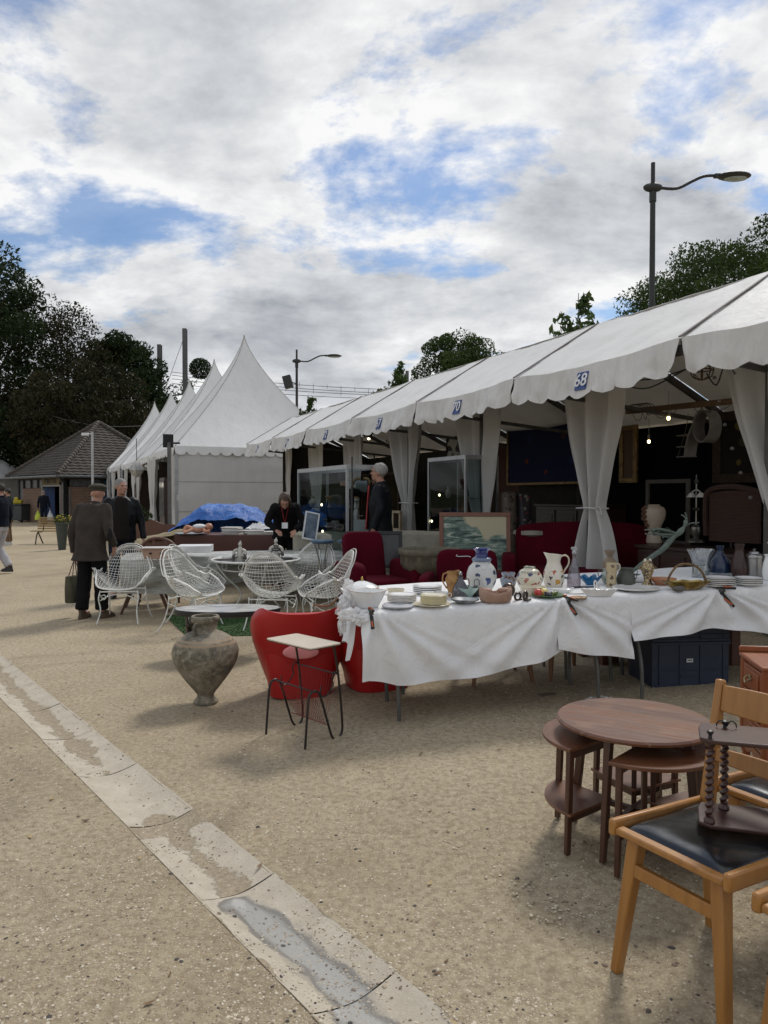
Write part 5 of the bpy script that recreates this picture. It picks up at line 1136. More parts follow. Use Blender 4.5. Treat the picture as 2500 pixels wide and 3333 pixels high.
# big cream jug
FLJ = dotmat('jug_flowers', (.66, .62, .53), [(.50, .26, .04), (.40, .10, .04), (.62, .60, .55), (.07, .05, .09), (.08, .10, .05)], 26, .44, .135)
def spout(an, r, z, H_=.24): 
    return r, z
p, k = base(1807, 1914, 25); r = thing('cream_jug', 'tall cream jug with painted flowers, pointed spout and big loop handle', 'jug', p, 0)
def jf(an, r, z):
    t_ = max(0, (z - 92 * k) / (26 * k)); c = -cos(an); return (r * (1 + .38 * t_ * max(0, c) ** 3), z + (10 * k * max(0, c) ** 2 - 4 * k * max(0, -c)) * t_)
pf = smoothprof([(26, 0), (28, 3), (34, 25), (33, 45), (27, 64), (22, 78), (22, 90), (27, 106), (27, 108)]); q = MB()
q.lathe([(.001, 0)] + [(a * k, b * k) for a, b in pf] + [(max(.1, a - 1.5) * k, b * k) for a, b in pf[::-1]] + [(.001, .006)], 40, fn=jf); q.build('body', FLJ, r, 60)
handle(r, [(23, 0, 100), (38, 0, 104), (49, 0, 94), (48, 0, 74), (36, 0, 55), (32, 0, 47)], .0062, CREAM, k=k)
VIOG = glassy('violet_glass', (.62, .58, .64), .14, .03)
r, k = pot('decanter', 'clear violet tinted glass decanter with a stopper behind the white dish', 'decanter', 1873, 1914, [(21, 0), (22, 4), (21, 35), (15, 65), (8, 85), (6, 98), (7, 110)], VIOG, inner=False); q = MB(); q.lathe([(a * k, b * k) for a, b in smoothprof([(5, 108), (7, 114), (5, 119), (10, 125), (9, 131), (.2, 132)])], 20); q.build('stopper', mat('clear_stopper', (.7, .72, .74), rough=.05, trans=.6), r)
def oval(px, py, rx, ry, prof, m, name, label, cat, amp=0, nn=0, rz=0):
    p, k = base(px, py, ry); r = thing(name, label, cat, p, rz)
    q = MB(); pf = smoothprof(prof)
    q.M = Matrix.Diagonal((rx, ry, 1, 1)); q.lathe([(.001, 0)] + [(a, b * k) for a, b in pf] + [(a * .94, max(b * k, .004) + .001) for a, b in pf[::-1]] + [(.001, .006)], 44, fn=(lambda an, r, z: (r * (1 + amp * sin(nn * an) * min(1, z / .03)), z * (1 + amp * 1.2 * sin(nn * an))))); q.M = None
    q.v = [(a * k, b * k, c) for a, b, c in q.v]; q.build('body', m, r, 60); return r, k
r, k = oval(1832, 1933, 34, 14, [(.5, 0), (.7, 4), (1, 15)], WHITE, 'sauce_boat', 'white porcelain sauce boat in front of the decanter', 'sauce boat')
handle(r, [(26, 0, 14), (36, 0, 20), (38, 0, 12), (28, 0, 5)], .003, WHITE, k=k)
r, k = oval(1955, 1943, 60, 20, [(.62, 0), (.75, 5), (1, 24)], WHITE, 'ruffled_basket', 'long white porcelain basket with a frilled edge and small handle', 'basket', .05, 16); handle(r, [(-14, -2, 22), (-16, 0, 46), (-10, 0, 48), (-4, 2, 22)], .0045, WHITE, k=k)
p, k = base(1886, 1949, 14); m_ = MB(); m_.lathe([(.001, 0), (27 * k, 0), (28 * k, 4 * k), (20 * k, 6 * k), (.001, 4 * k)], 24); o = m_.build('coaster', WK); o.location = p; tag(o, 'round woven brown coaster near the middle clamp', 'coaster')
p, k = base(1885, 1937, 5); m_ = MB(); m_.bar((-40 * k, 0, 3 * k), (10 * k, 0, 4 * k), 5 * k, 2 * k); m_.ell((24 * k, 0, 4 * k), (16 * k, 9 * k, 3 * k), 12); o = m_.build('serving_spoon', mat('silver', (.45, .45, .45), rough=.25, metal=.9)); o.location = p; tag(o, 'silver serving spoon lying beside the woven coaster', 'spoon')
CYAN = mat('cyan_glass', (.01, .22, .48), (.005, .14, .36), rough=.06, trans=.35, coat=.6)
r, k = oval(1927, 1908, 36, 16, [(.35, 0), (.45, 5), (.8, 20), (1, 30)], CYAN, 'blue_glass_basket', 'bright cyan blue glass basket with a jagged edge', 'glass basket', .16, 7)
p, k = base(1925, 1915, 8); m_ = MB(); m_.box(-60 * k, 40 * k, -3 * k, 26 * k, 0, 3 * k, taper=.004); o = m_.build('tray', mat('dark_tray', (.03, .03, .035), rough=.25)); o.location = p; tag(o, 'flat dark tray under the cyan glass basket', 'tray')
r, k = pot('stone_vase', 'tall tan stoneware vase with a funnel neck at the back of the table', 'vase', 1989, 1892, [(18, 0), (21, 4), (22, 40), (21, 62), (10, 74), (9, 80), (17, 96), (18, 99)], mat('tan_stoneware', (.24, .18, .12), (.17, .125, .085), rough=.55))
TKN = dotmat('mug_figures', (.46, .37, .23), [(.10, .07, .05), (.16, .12, .08)], 22, .32)
r, k = pot('figure_mug', 'beige beaker painted with dark figures and a loop handle on its right', 'mug', 1994, 1914, [(15, 0), (16, 3), (16, 40), (18, 60), (17, 82)], TKN); handle(r, [(15, 0, 76), (26, 0, 76), (27, 0, 60), (16, 0, 54)], .004, CREAM, k=k)
r, k = pot('two_handled_pot', 'small green mottled pot with two handles behind the beige beaker', 'pot', 1984, 1903, [(12, 0), (22, 14), (24, 30), (17, 44), (19, 50)], dotmat('green_mottle', (.36, .42, .36), [(.12, .2, .14), (.45, .3, .22)], 40, .4))
for s_ in (-1, 1): handle(r, [(s_ * 18, 0, 46), (s_ * 32, 0, 46), (s_ * 33, 0, 28), (s_ * 24, 0, 20)], .003, mat('olive_glaze', (.14, .13, .07), rough=.4), k=k)
r, k = pot('dark_jug', 'squat dark grey green jug with a thin handle', 'jug', 2044, 1911, [(22, 0), (28, 8), (30, 26), (24, 44), (20, 52), (24, 60)], mat('dark_sage', (.045, .05, .042), (.08, .085, .07), rough=.45)); handle(r, [(22, 0, 56), (36, 0, 54), (34, 0, 30), (29, 0, 20)], .003, mat('dark_sage', (.05, .05, .04)), k=k)
plate('wide white plate lying in front of the dark jug', 2091, 1931, 74, WHITE, mat('pale_green_rim', (.55, .58, .52), rough=.3), hp=9)
# art nouveau vase : waisted, crossed with dark lines
def anl():
    k = NT('line_glaze'); v = k.coord(); e = k.vor(v, 42, 'DISTANCE_TO_EDGE'); k.set('Base Color', k.mix(k.ramp(e, [(.06, 1), (.10, 0)]), (.50, .38, .20), (.05, .035, .025))).set('Roughness', .3); return k.m
r, k = pot('waisted_vase', 'bone coloured waisted vase crossed with dark lines and two pointed ears', 'vase', 2113, 1906, [(17, 0), (15, 6), (10, 18), (16, 40), (19, 52), (14, 68), (11, 80)], anl(), fn=lambda an, r, z: (r * (1 + .1 * cos(2 * an)), z))
for s_ in (-1, 1):
    q = MB(); q.prism([(s_ * 12 * k, 0), (s_ * 30 * k, 0), (s_ * 16 * k, 6 * k)], 0, 1); q = MB(); q.tube(smoothpts([(s_ * 12 * k, 0, 74 * k), (s_ * 20 * k, 0, 62 * k), (s_ * 31 * k, 0, 53 * k), (s_ * 17 * k, 0, 55 * k)], 3), .004, 6); q.build('ear', mat('line_edge', (.3, .2, .1), rough=.3), r)
    q = MB(); q.ell((s_ * 8 * k, 0, 78 * k), (5 * k, 8 * k, 9 * k), 10); q.build('lip', CREAM, r)
p, k = base(2150, 1893, 4); m_ = MB(); m_.box(-95 * k, 60 * k, 0, 70 * k, 0, 8 * k); o = m_.build('flat_box', M_WHITE, bevel=.002); o.location = p; o.rotation_euler.z = TRZ; tag(o, 'flat white box at the back behind the bone coloured vase', 'box')
plate('orange glazed dish behind the gilded basket', 2172, 1908, 42, mat('orange_glaze', (.50, .18, .07), (.38, .20, .12), rough=.3), None, hp=20)
GB = mat('gilt_glaze', (.42, .30, .07), (.16, .10, .03), rough=.18, metal=.55, scale=16, coat=.4)
r, k = oval(2246, 1923, 78, 30, [(.4, 0), (.6, 3), (.86, 18), (1, 28)], GB, 'gilded_basket', 'gold and brown gilded basket bowl with a branch shaped arched handle', 'basket', .05, 9); handle(r, [(-64, 0, 24), (-52, 0, 52), (-30, 0, 78), (0, 0, 84), (30, 0, 76), (52, 0, 54), (64, 0, 24)], .0085, mat('branch_gilt', (.24, .15, .05), (.08, .04, .02), rough=.3, scale=30, bump=.6, bscale=40, bdist=.01), k=k)
q = MB(); q.M = Matrix.Diagonal((70 * k, 24 * k, 20 * k, 1)); q.lathe([(1, .9), (.8, 1.1), (.4, 1.2), (.001, 1.22)], 24); q.build('inner_tray', mat('silvered', (.5, .47, .42), rough=.12, metal=.9), r)
p, k = base(2212, 1926, 5); m_ = MB(); m_.ell((0, 0, 9 * k), (23 * k, 11 * k, 10 * k), 10, fn=lambda p: p * (1 + .25 * nz(*(p * 2)))); o = m_.build('mineral', mat('rock_grey', (.07, .065, .06), (.14, .13, .12), rough=.5), smooth=20); o.location = p; tag(o, 'dark grey lump of mineral at the foot of the gilded basket', 'mineral')
CLR = glassy('clear_glass', (.90, .93, .94), .16, .02)
pot('glass_vase', 'large clear glass vase with a flared rim', 'vase', 2290, 1882, [(26, 0), (27, 3), (26, 40), (33, 68), (46, 92)], CLR)
r, k = pot('glass_dish', 'low clear glass dish between the glass vase and the plates', 'dish', 2357, 1884, [(38, 0), (42, 3), (44, 19)], CLR)
pot('blue_bottle', 'dark blue glazed bottle vase behind the clear glass dish', 'vase', 2355, 1876, [(30, 0), (34, 8), (33, 40), (18, 66), (10, 76), (10, 90), (13, 97)], mat('ink_blue_glaze', (.006, .014, .05), (.015, .035, .08), rough=.2, coat=.3))
pot('red_vase', 'dark reddish brown bottle vase left of the metal canister', 'vase', 2414, 1880, [(20, 0), (26, 10), (26, 36), (18, 66), (13, 84), (14, 100), (17, 108)], mat('oxblood_glaze', (.030, .010, .008), (.055, .022, .016), rough=.35, coat=.1))
MT = mat('brushed_tin', (.36, .36, .36), (.28, .28, .28), rough=.3, metal=.9); r, k = pot('metal_canister', 'brushed metal canister with a domed lid and knob', 'canister', 2465, 1880, [(25, 0), (26, 2), (26, 60), (25, 62)], MT, inner=False)
q = MB(); q.lathe([(a * k, b * k) for a, b in smoothprof([(27, 60), (27, 68), (22, 74), (16, 76), (14, 82), (4, 84), (3, 88), (6, 90), (.2, 93)])], 28); q.build('lid', MT, r)
pot('white_jug', 'white jug cut off by the right picture edge beside the canister', 'jug', 2512, 1890, [(16, 0), (22, 20), (20, 50), (14, 74), (18, 84)], WHITE)
LB = ['lowest', 'second from below', 'third from below', 'fourth from below', 'topmost']
pstack(['white plate with a dark line, %s of the left stack by the clamp' % o_ for o_ in LB], 2362, 1916, 49, 6, WHITE, mat('dark_rim', (.06, .06, .06), rough=.4), 'white plates left of the canister', hp=7)
pstack(['white plate with a dark line, %s of the right stack under the canister' % o_ for o_ in LB[1:]], 2455, 1910, 43, 6, WHITE, mat('dark_rim', (.06, .06, .06), rough=.4), 'white plates under the canister', hp=7)
# bronze sculpture leaning at the back
VG = mat('verdigris', (.07, .10, .085), (.13, .16, .13), rough=.55, scale=25, bump=.6, bscale=40, bdist=.01); Yb = 6.1; m_ = MB()
P_ = lambda x, y, dy=0: at(x, y, Yb + dy)
m_.tube(smoothpts([P_(2050, 1868), P_(2085, 1838), P_(2122, 1812), P_(2160, 1785), P_(2188, 1752), P_(2212, 1733), P_(2226, 1716), P_(2230, 1704)], 4), [.012, .013, .014, .015, .016, .017, .018, .019, .02, .021, .022, .022, .023, .024, .025, .024, .022, .02, .02, .022, .025, .026, .022, .017, .012, .011, .012, .012, .012][:29], 10)
m_.ell(tuple(P_(2232, 1700)), (.018, .02, .024), 10)
for a_ in ([(2226, 1716), (2246, 1704), (2275, 1701)], [(2228, 1712), (2236, 1692), (2230, 1668)], [(2234, 1690), (2226, 1680), (2218, 1676)], [(2202, 1738), (2175, 1728), (2140, 1722), (2122, 1728)], [(2202, 1740), (2180, 1740), (2150, 1738), (2128, 1735)], [(2198, 1746), (2170, 1748), (2155, 1742), (2160, 1752)], [(2122, 1730), (2108, 1724), (2098, 1726)], [(2128, 1735), (2110, 1740), (2100, 1736)]):
    m_.tube(smoothpts([P_(*q_) for q_ in a_], 4), .006 if a_[0][0] != 2202 else .012, 6)
m_.grid(lambda u, v: P_(lerp(2200, 2125, u), lerp(1730, 1746, v) - 12 * sin(PI * u) + 3 * sin(u * 14 + v * 3), .02 * sin(v * 9)), 16, 6)
bs = P_(2055, 1870); m_.ell((bs.x, bs.y, bs.z - .01), (.09, .06, .02), 14)
tag(m_.build('bronze_dancer', VG, smooth=60), 'green bronze sculpture of a leaning stretched figure with flying hair', 'sculpture')
# crumpled plastic at the left table end
PL = NT('cloudy plastic'); v = PL.coord(); tr = PL.n.new('ShaderNodeBsdfTransparent'); mx = PL.n.new('ShaderNodeMixShader')
PL.set('Base Color', (.92, .92, .92)).set('Roughness', .3).set('Specular IOR Level', .6); PL.bump(PL.noise(v, 24, 4, .6, 1.2), .5, .012); PL.l.new(PL.ramp(PL.noise(v, 9, 4), [(.35, .35), (.65, .75)]), mx.inputs[0]); PL.l.new(tr.outputs[0], mx.inputs[1]); PL.l.new(PL.b.outputs[0], mx.inputs[2]); PL.l.new(mx.outputs[0], PL.out.inputs[0]); PL = PL.m
c = tp(-.055, .20, .02); m_ = MB()
def lump(cx, cy, cz, rx, ry, rz_, seed):
    m_.ell((c.x + cx, c.y + cy, c.z + cz), (rx, ry, rz_), 54, fn=lambda p: p * (.75 + .55 * nz(p.x * 2.1 + seed, p.y * 2.1, p.z * 2.1) + .34 * abs(nz(p.x * 4.3, p.y * 4.3 + seed, p.z * 4.3)) + .14 * abs(nz(p.x * 11 + seed, p.y * 11, p.z * 11))))
lump(.0, .02, .04, .065, .07, .055, 1); lump(-.005, .05, .115, .042, .026, .062, 2); lump(-.045, -.02, -.02, .045, .07, .075, 3); lump(.035, -.15, -.035, .10, .045, .045, 4); lump(-.04, -.09, -.09, .028, .06, .085, 6); lump(.08, -.20, -.055, .05, .025, .04, 8)
tag(m_.build('plastic_wrap', PL, smooth=80), 'bundle of crumpled clear plastic sheeting at the left end of the table', 'plastic sheet')
m_ = MB(); e0 = tp(-.0, 0)
def cf(u, v):
    b = lerp(.03, .55, u); d = v * (.30 - .12 * u + .03 * sin(u * 12)); p = tp(-.015 - .05 * v + .018 * sin(u * 16 + v * 3) * v - .01, b); p.z += -.005 - d; return p
m_.sheet(cf, 30, 14, .003); tag(m_.build('cloth_corner', M_CLOTH, smooth=70), 'hanging end of white cloth below the crumpled plastic', 'cloth end')
# ------------------------------------------------------------------ foreground right : chairs, nested tables, shelf, desk, crates
BEECH = wood('beech', (.40, .185, .042), (.31, .130, .028), .35, 1.2, (14, 14, 1.5))
OAK = wood('dark_oak', (.095, .038, .020), (.050, .020, .012), .35, 1.5, (16, 16, 2))
OAKT = wood('oak_top', (.185, .070, .030), (.095, .036, .018), .34, 1.0, (14, 1.6, 3), coat=.25)
k_ = NT('plank_top'); v = k_.coord(); mp_ = k_.n.new('ShaderNodeMapping'); mp_.inputs['Rotation'].default_value = (0, 0, R(35)); k_.l.new(v, mp_.inputs[0]); vr = mp_.outputs[0]
sx_ = k_.sep(vr)[1]; band = k_.math('FLOOR', k_.math('MULTIPLY', k_.math('ADD', sx_, 1.02), 8.3)); cb_ = k_.n.new('ShaderNodeCombineXYZ'); k_.l.new(k_.math('MULTIPLY', band, 3.7), cb_.inputs[0])
st_ = k_.n.new('ShaderNodeMapping'); st_.inputs['Scale'].default_value = (2.5, 22, 3); k_.l.new(vr, st_.inputs[0]); gr_ = k_.noise(st_.outputs[0], 2.4, 6, .65, .6)
cA = k_.mix(k_.ramp(k_.noise(cb_.outputs[0], 1.3, 0), [(.3, 0), (.7, 1)]), (.23, .080, .028), (.095, .036, .020)); cA = k_.mix(k_.ramp(gr_, [(.35, 0), (.7, 1)]), cA, (.075, .030, .018)); cA = k_.mix(k_.ramp(k_.noise(v, 6, 4), [(.55, 0), (.7, .5)]), cA, (.24, .105, .045))
fr_ = k_.math('FRACT', k_.math('MULTIPLY', k_.math('ADD', sx_, 1.02), 8.3)); cA = k_.mix(k_.ramp(fr_, [(.0, 1), (.03, 0)]), cA, (.30, .17, .10)); k_.set('Base Color', cA).set('Roughness', k_.ramp(gr_, [(.3, .28), (.7, .45)])).set('Coat Weight', .25).set('Coat Roughness', .3); k_.bump(gr_, .2, .002); PLK = k_.m
VIN = NT('black_vinyl'); v = VIN.coord(); VIN.set('Base Color', (.010, .011, .012)).set('Roughness', VIN.ramp(VIN.noise(v, 9, 4), [(.3, .17), (.7, .27)])).set('Specular IOR Level', .6); VIN.bump(VIN.math('ADD', VIN.noise(v, 7, 2), VIN.math('MULTIPLY', VIN.noise(v, 400, 2), .03)), .18, .012); VIN = VIN.m
def dchair(label, FLw, ang, back=True):
    """front-left seat corner at FLw; local x = along the front edge, local y = towards the back"""
    o = Vector((FLw[0], FLw[1], gz(*FLw))); r = thing('dining_chair', label, 'chair', o, ang, 'beech chairs with black seats'); W, D, SH = .40, .43, .455
    def leg(pts, w, nm='leg'):
        m = MB()
        for a, b, w1, w2 in pts: m.bar(a, b, w1, w1 * 1.15, w2=w2, h2=w2 * 1.15, up=(0, 1, .01))
        return m.build(nm, BEECH, r, bevel=.006)
    leg([((.055, .03, SH - .02), (.01, -.01, 0), .044, .030)], 0); leg([((W - .055, .03, SH - .02), (W - .01, -.01, 0), .044, .030)], 0)
    for x, s in ((.018, 1), (W - .018, -1)):
        m = MB(); m.bar((x + s * .012, D + .02, 0), (x, D + .0, SH - .03), .03, .034, w2=.040, h2=.046, up=(0, 1, .01)); m.bar((x, D + .0, SH - .04), (x, D + .075, .875), .040, .050, w2=.026, h2=.032, up=(0, 1, .01)); m.build('back_leg', BEECH, r, bevel=.006)
    for x in (0, W):
        m = MB(); m.bar((x, -.03, SH + .012), (x, D + .03, SH - .012), .026, .052); m.build('side_rail', BEECH, r, bevel=.008)
    m = MB(); m.bar((.012, -.008, SH + .004), (W - .012, -.008, SH + .004), .036, .022); m.bar((.012, D - .01, SH - .012), (W - .012, D - .01, SH - .012), .022, .03); m.build('seat_rail', BEECH, r, bevel=.006)
    m = MB(); m.bar((.05, .012, .345), (W - .05, .012, .345), .020, .042); m.bar((.03, D, .33), (W - .03, D, .33), .018, .032); m.build_each('stretcher', BEECH, r, bevel=.004)
    m = MB()
    def sf(u, v):
        ex = (1 - abs(2 * u - 1) ** 6) * (1 - abs(2 * v - 1) ** 6); return (lerp(.016, W - .016, u), lerp(.004, D - .012, v), SH + .004 + .030 * ex ** .6 - .010 * math.exp(-((u - .5) ** 2 + (v - .55) ** 2) * 9) - .018 * v)
    m.grid(sf, 28, 28); m.box(.016, W - .016, .004, D - .012, SH - .02, SH + .0035); m.build('seat', VIN, r, 60)
    if back:
        for z0, h in ((.70 + .07, .088), (.60, .045)):
            m = MB(); n = 14
            def bf(u, v, z0=z0, h=h): z = z0 + h * v - (.012 * (1 - (2 * u - 1) ** 2)) * (1 - v); return (lerp(.03, W - .03, u), D + .0 + .075 * (z - SH) / .42 + .02 * (1 - (2 * u - 1) ** 2), z)
            m.sheet(bf, n, 6, .018); m.build('back_rail', BEECH, r, 50, bevel=.004)
    return r
CA = math.atan2(-.855, .52)
c1 = dchair('beech dining chair in front with a spiral shelf standing on its black seat', (.748, 2.34), CA)
c2 = dchair('second beech chair directly behind the front one, only its black seat and rail showing', (1.205, 2.63), CA)
c3 = dchair('third beech chair at the right picture edge, only a front corner and leg showing', (.985, 1.90), CA, True)
# spiral shelf
p0_ = Vector((1.015, 2.285, .455 + gz(1, 2.4) + .033)); sh = thing('spiral_shelf', 'small dark wall shelf with barley twist posts standing on the front chair seat', 'shelf', p0_, R(-16))
DKM = wood('mahogany', (.065, .024, .017), (.035, .014, .011), .35, 2, (3, 14, 14))
m = MB(); m.prism([(-.03, -.02), (0, -.045), (.42, -.045), (.42, .14), (-.005, .14), (-.02, .09)], 0, .012); m.build('bottom_board', DKM, sh, bevel=.003)
m = MB(); m.prism([(-.03, -.02), (0, -.045), (.42, -.045), (.42, .14), (-.005, .14), (-.02, .09)], .262, .275); m.build('top_board', DKM, sh, bevel=.003)
for (x, y) in ((0, -.02), (.06, .10), (.39, -.02), (.36, .10)):
    m = MB(); n = 90
    def tw(u, v): a = 2 * PI * u; z = lerp(.03, .244, v); R_ = .0105 + .0036 * cos(a - v * 2 * PI * 9.5); return (x + R_ * cos(a), y + R_ * sin(a), z)
    m.grid(tw, 16, 110, cu=True); m.lathe([(.008, .012), (.017, .014), (.016, .022), (.010, .028), (.012, .034)], 14, (x, y, 0)); m.lathe([(.012, .238), (.010, .246), (.016, .252), (.016, .262)], 14, (x, y, 0)); m.build('twist_post', DKM, sh, 60)
    m = MB(); m.lathe([(.006, .275), (.005, .284), (.010, .291), (.010, .297), (.002, .301)], 12, (x, y, 0)); m.build('finial', M_BLACK, sh)
m = MB()
for s_ in (-1, 1): m.tube(smoothpts([(.065, .10, .279), (.065 + s_ * .012, .10, .298), (.065 + s_ * .026, .10, .292), (.065 + s_ * .03, .10, .279)], 4), .0022, 6)
m.build('wire_loop', M_BLACK, sh)
# nested oak tables
nc = Vector((1.085, 3.18, 0)); nc.z = gz(nc.x, nc.y); nt = thing('round_table', 'round dark oak coffee table with smaller tables tucked beneath it', 'table', nc, R(2))
m = MB(); RR = .325; m.lathe([(.001, .505), (RR - .02, .505), (RR, .512), (RR + .002, .522), (RR - .006, .530), (.001, .532)], 64); m.build('tabletop', PLK, nt, 40)
for k in range(4):
    a = k * PI / 2 + R(45); m = MB(); x, y = .235 * cos(a), .235 * sin(a); m.bar((x * 1.2, y * 1.2, 0), (x, y, .505), .022, .030, w2=.030, h2=.040, up=(cos(a), sin(a), 0)); m.build('leg', OAK, nt, bevel=.004)
m = MB()
for k in range(2): a = k * PI / 2 + R(45); m.bar((-.255 * cos(a), -.255 * sin(a), .13 + .0015 * k), (.255 * cos(a), .255 * sin(a), .13 + .0015 * k), .022, .026 - .003 * k); m.bar((-.23 * cos(a), -.23 * sin(a), .485), (.23 * cos(a), .23 * sin(a), .485 + .001 * k), .022, .03 - .003 * k)
m.build_each('cross_stretcher', OAK, nt)
def nest(label, deg, out):
    a = R(deg); r = thing('nesting_table', label, 'table', nc + Vector((cos(a) * out, sin(a) * out, 0)), a, 'quarter round tables nested under the round one')
    poly = [(.0, -.0)] + [(.31 * cos(t), .31 * sin(t)) for t in [lerp(-R(45), R(45), i / 20) for i in range(21)]]
    m = MB(); m.prism(poly, .440, .456); m.build('tabletop', OAKT, r, 40, bevel=.003)
    m = MB(); m.prism([(x * .93 + .01, y * .93) for x, y in poly], .165, .177); m.build('lower_shelf', OAKT, r, 40, bevel=.002)
    for t in (-R(39), R(39)): m = MB(); x, y = .27 * cos(t), .27 * sin(t); m.bar((x * 1.06, y * 1.06, 0), (x, y, .44), .020, .024, w2=.024, h2=.030, up=(cos(t), sin(t), 0)); m.build('leg', OAK, r, bevel=.003)
    m = MB(); m.bar((.03, 0, 0), (.03, 0, .44), .022, .022); m.build('leg', OAK, r, bevel=.003)
    m = MB(); m.bar((.04, 0, .420), (.205, -.165, .420), .014, .036); m.bar((.04, .004, .419), (.205, .169, .419), .014, .034); m.bar((.04, 0, .150), (.205, -.165, .150), .014, .028); m.bar((.04, .004, .149), (.205, .169, .149), .014, .026); m.build_each('apron', OAK, r)
    return r
nest('quarter round oak side table pulled out at the left of the round one', 173, .08)
nest('quarter round oak side table pulled out toward the camera under the round one', 272, .09)
nest('quarter round oak side table at the far back left, only its top corner showing', 70, .10)
nest('quarter round oak side table on the right, hidden behind the front chair', -18, .05)
# small orange-brown desk
CH = wood('cherry', (.30, .085, .025), (.22, .058, .018), .35, 1.4, (10, 10, 1.5)); dp = gp(2406, 2575); dk = thing('writing_desk', 'small orange brown desk with three carved drawers and brass pulls at the right edge', 'desk', dp, R(-10))
m = MB(); m.box(.02, .20, -.30, .0, .28, .67); m.box(.02, .75, .0, .02, .28, .67); m.box(.73, .75, -.3, 0, .28, .67); m.build('carcass', CH, dk, bevel=.003)
m = MB(); m.box(0, .78, -.33, .03, .67, .69); m.box(0, .78, .02, .035, .6905, .72); m.build('desktop', CH, dk, bevel=.006)
for i in range(3):
    z = .30 + i * .122; m = MB(); m.box(.008, .0195, -.28, -.02, z, z + .108); m.box(.002, .008, -.255, -.045, z + .018, z + .09); d_ = m.build('drawer', CH, dk, bevel=.003)
    m = MB(); m.tube(smoothpts([(-.002, -.18, z + .06), (-.018, -.175, z + .05), (-.022, -.15, z + .035), (-.018, -.125, z + .05), (-.002, -.12, z + .06)], 4), .004, 6); m.ell((-.003, -.15, z + .06), (.004, .02, .014), 10); m.build('drawer_pull', mat('old_brass', (.35, .28, .16), rough=.35, metal=.8), d_)
for x, y in ((.02, -.31), (.02, .0), (.75, -.31), (.75, .0)):
    m = MB(); m.tube(smoothpts([(x, y, .67), (x, y, .30), (x + .012, y, .2), (x, y, .08), (x + .01, y, 0)], 4), [.02] * 5 + [.026, .026, .024, .02, .017, .014, .013, .013, .012, .012, .014, .016], 8); m.build('leg', CH, dk)
m = MB(); m.sheet(lambda u, v: (.012, lerp(-.3, -.01, u), .28 - v * (.02 + .03 * abs(sin(u * PI * 2)))), 20, 3, .012); m.build('apron', CH, dk)
st = thing('low_stool_frame', 'low pale wooden frame lying behind the front chair under the desk', 'frame', gp(2415, 2640), R(-28)); m = MB(); m.bar((-.02, 0, .09), (.5, .0, .09), .05, .022); m.bar((0, .16, .09), (.5, .16, .09), .03, .03); m.bar((0, 0, .07), (0, .16, .07), .03, .03); m.bar((.08, 0, .12), (.08, .16, .16), .03, .05); m.build('frame_bars', wood('pale_wood', (.30, .19, .10), (.22, .135, .07), .6, 1.5, (10, 1.5, 10)), st, bevel=.003)
# blue crates
CR = mat('crate_blue', (.012, .020, .045), (.018, .028, .055), rough=.5, bump=.15)
cp = gp(2122, 2238)
def crate(label, z, hh, dz=0, rz=R(6)):
    r = thing('plastic_crate', label, 'crate', cp + Vector((dz, dz, z)), rz, 'stacked dark blue crates'); W, D = .60, .40; m = MB()
    m.box(0, W, 0, .012, 0, hh); m.box(0, W, D - .012, D, 0, hh); m.box(0, .012, .013, D - .013, 0, hh); m.box(W - .012, W, .013, D - .013, 0, hh); m.box(.013, W - .013, .013, D - .013, .002, .014)
    b_ = m.build('shell', CR, r)
    m = MB(); m.box(-.012, W + .012, -.012, -.001, hh - .022, hh); m.box(-.006, W + .006, -.008, -.001, .0, .018); m.box(-.006, W + .006, -.009, -.001, hh * .36, hh * .36 + .01)
    for x in (.05, .21, .37, .55): m.box(x, x + .008, -.007, -.001, .02, hh - .024)
    m.box(.22, .36, -.011, -.001, hh * .22, hh * .25); m.build('ribs', CR, r, bevel=.002); return r
bc = crate('large dark blue plastic crate with a small label standing on the ground', 0, .335); m = MB(); m.box(.262, .312, -.014, -.0125, .185, .212); lb_ = m.build('label', M_WHITE, bc)
m = MB(); 
for k in range(5): m.box(.268 + k * .008, .273 + k * .008, -.0155, -.0142, .193, .205)
m.build('label_print', M_BLACK, lb_)
crate('upper dark blue crate on top of the labelled one, half under the cloth', .337, .13, .004)
# brown table with square legs behind, wooden seats under the cloth
BR = wood('brown_leg_wood', (.13, .045, .022), (.08, .028, .015), .5, 1.5, (10, 10, 1.5)); 
def sqtable(label, px, py, W, D, Hh, lw_, rz, name='side_table'):
    p = gp(px, py); r = thing(name, label, 'table', p, rz); m = MB(); m.box(-.05, W + .05, -.05, D + .05, Hh - .03, Hh); m.box(0, W, 0, .02, Hh - .12, Hh - .031); m.box(0, W, D - .02, D, Hh - .12, Hh - .031); m.build('tabletop', BR, r, bevel=.004)
    for x in (lw_ / 2, W - lw_ / 2):
        for y in (lw_ / 2, D - lw_ / 2): m = MB(); m.bar((x, y, 0), (x, y, Hh - .031), lw_, lw_); m.build('leg', BR, r, bevel=.004)
    return r
sqtable('brown table with thick square legs standing behind the blue crates', 2058, 2196, .95, .45, .68, .08, TRZ)
sqtable('low red brown table whose square leg shows behind the middle cloth', 1962, 2166, .5, .4, .5, .075, TRZ + .1)
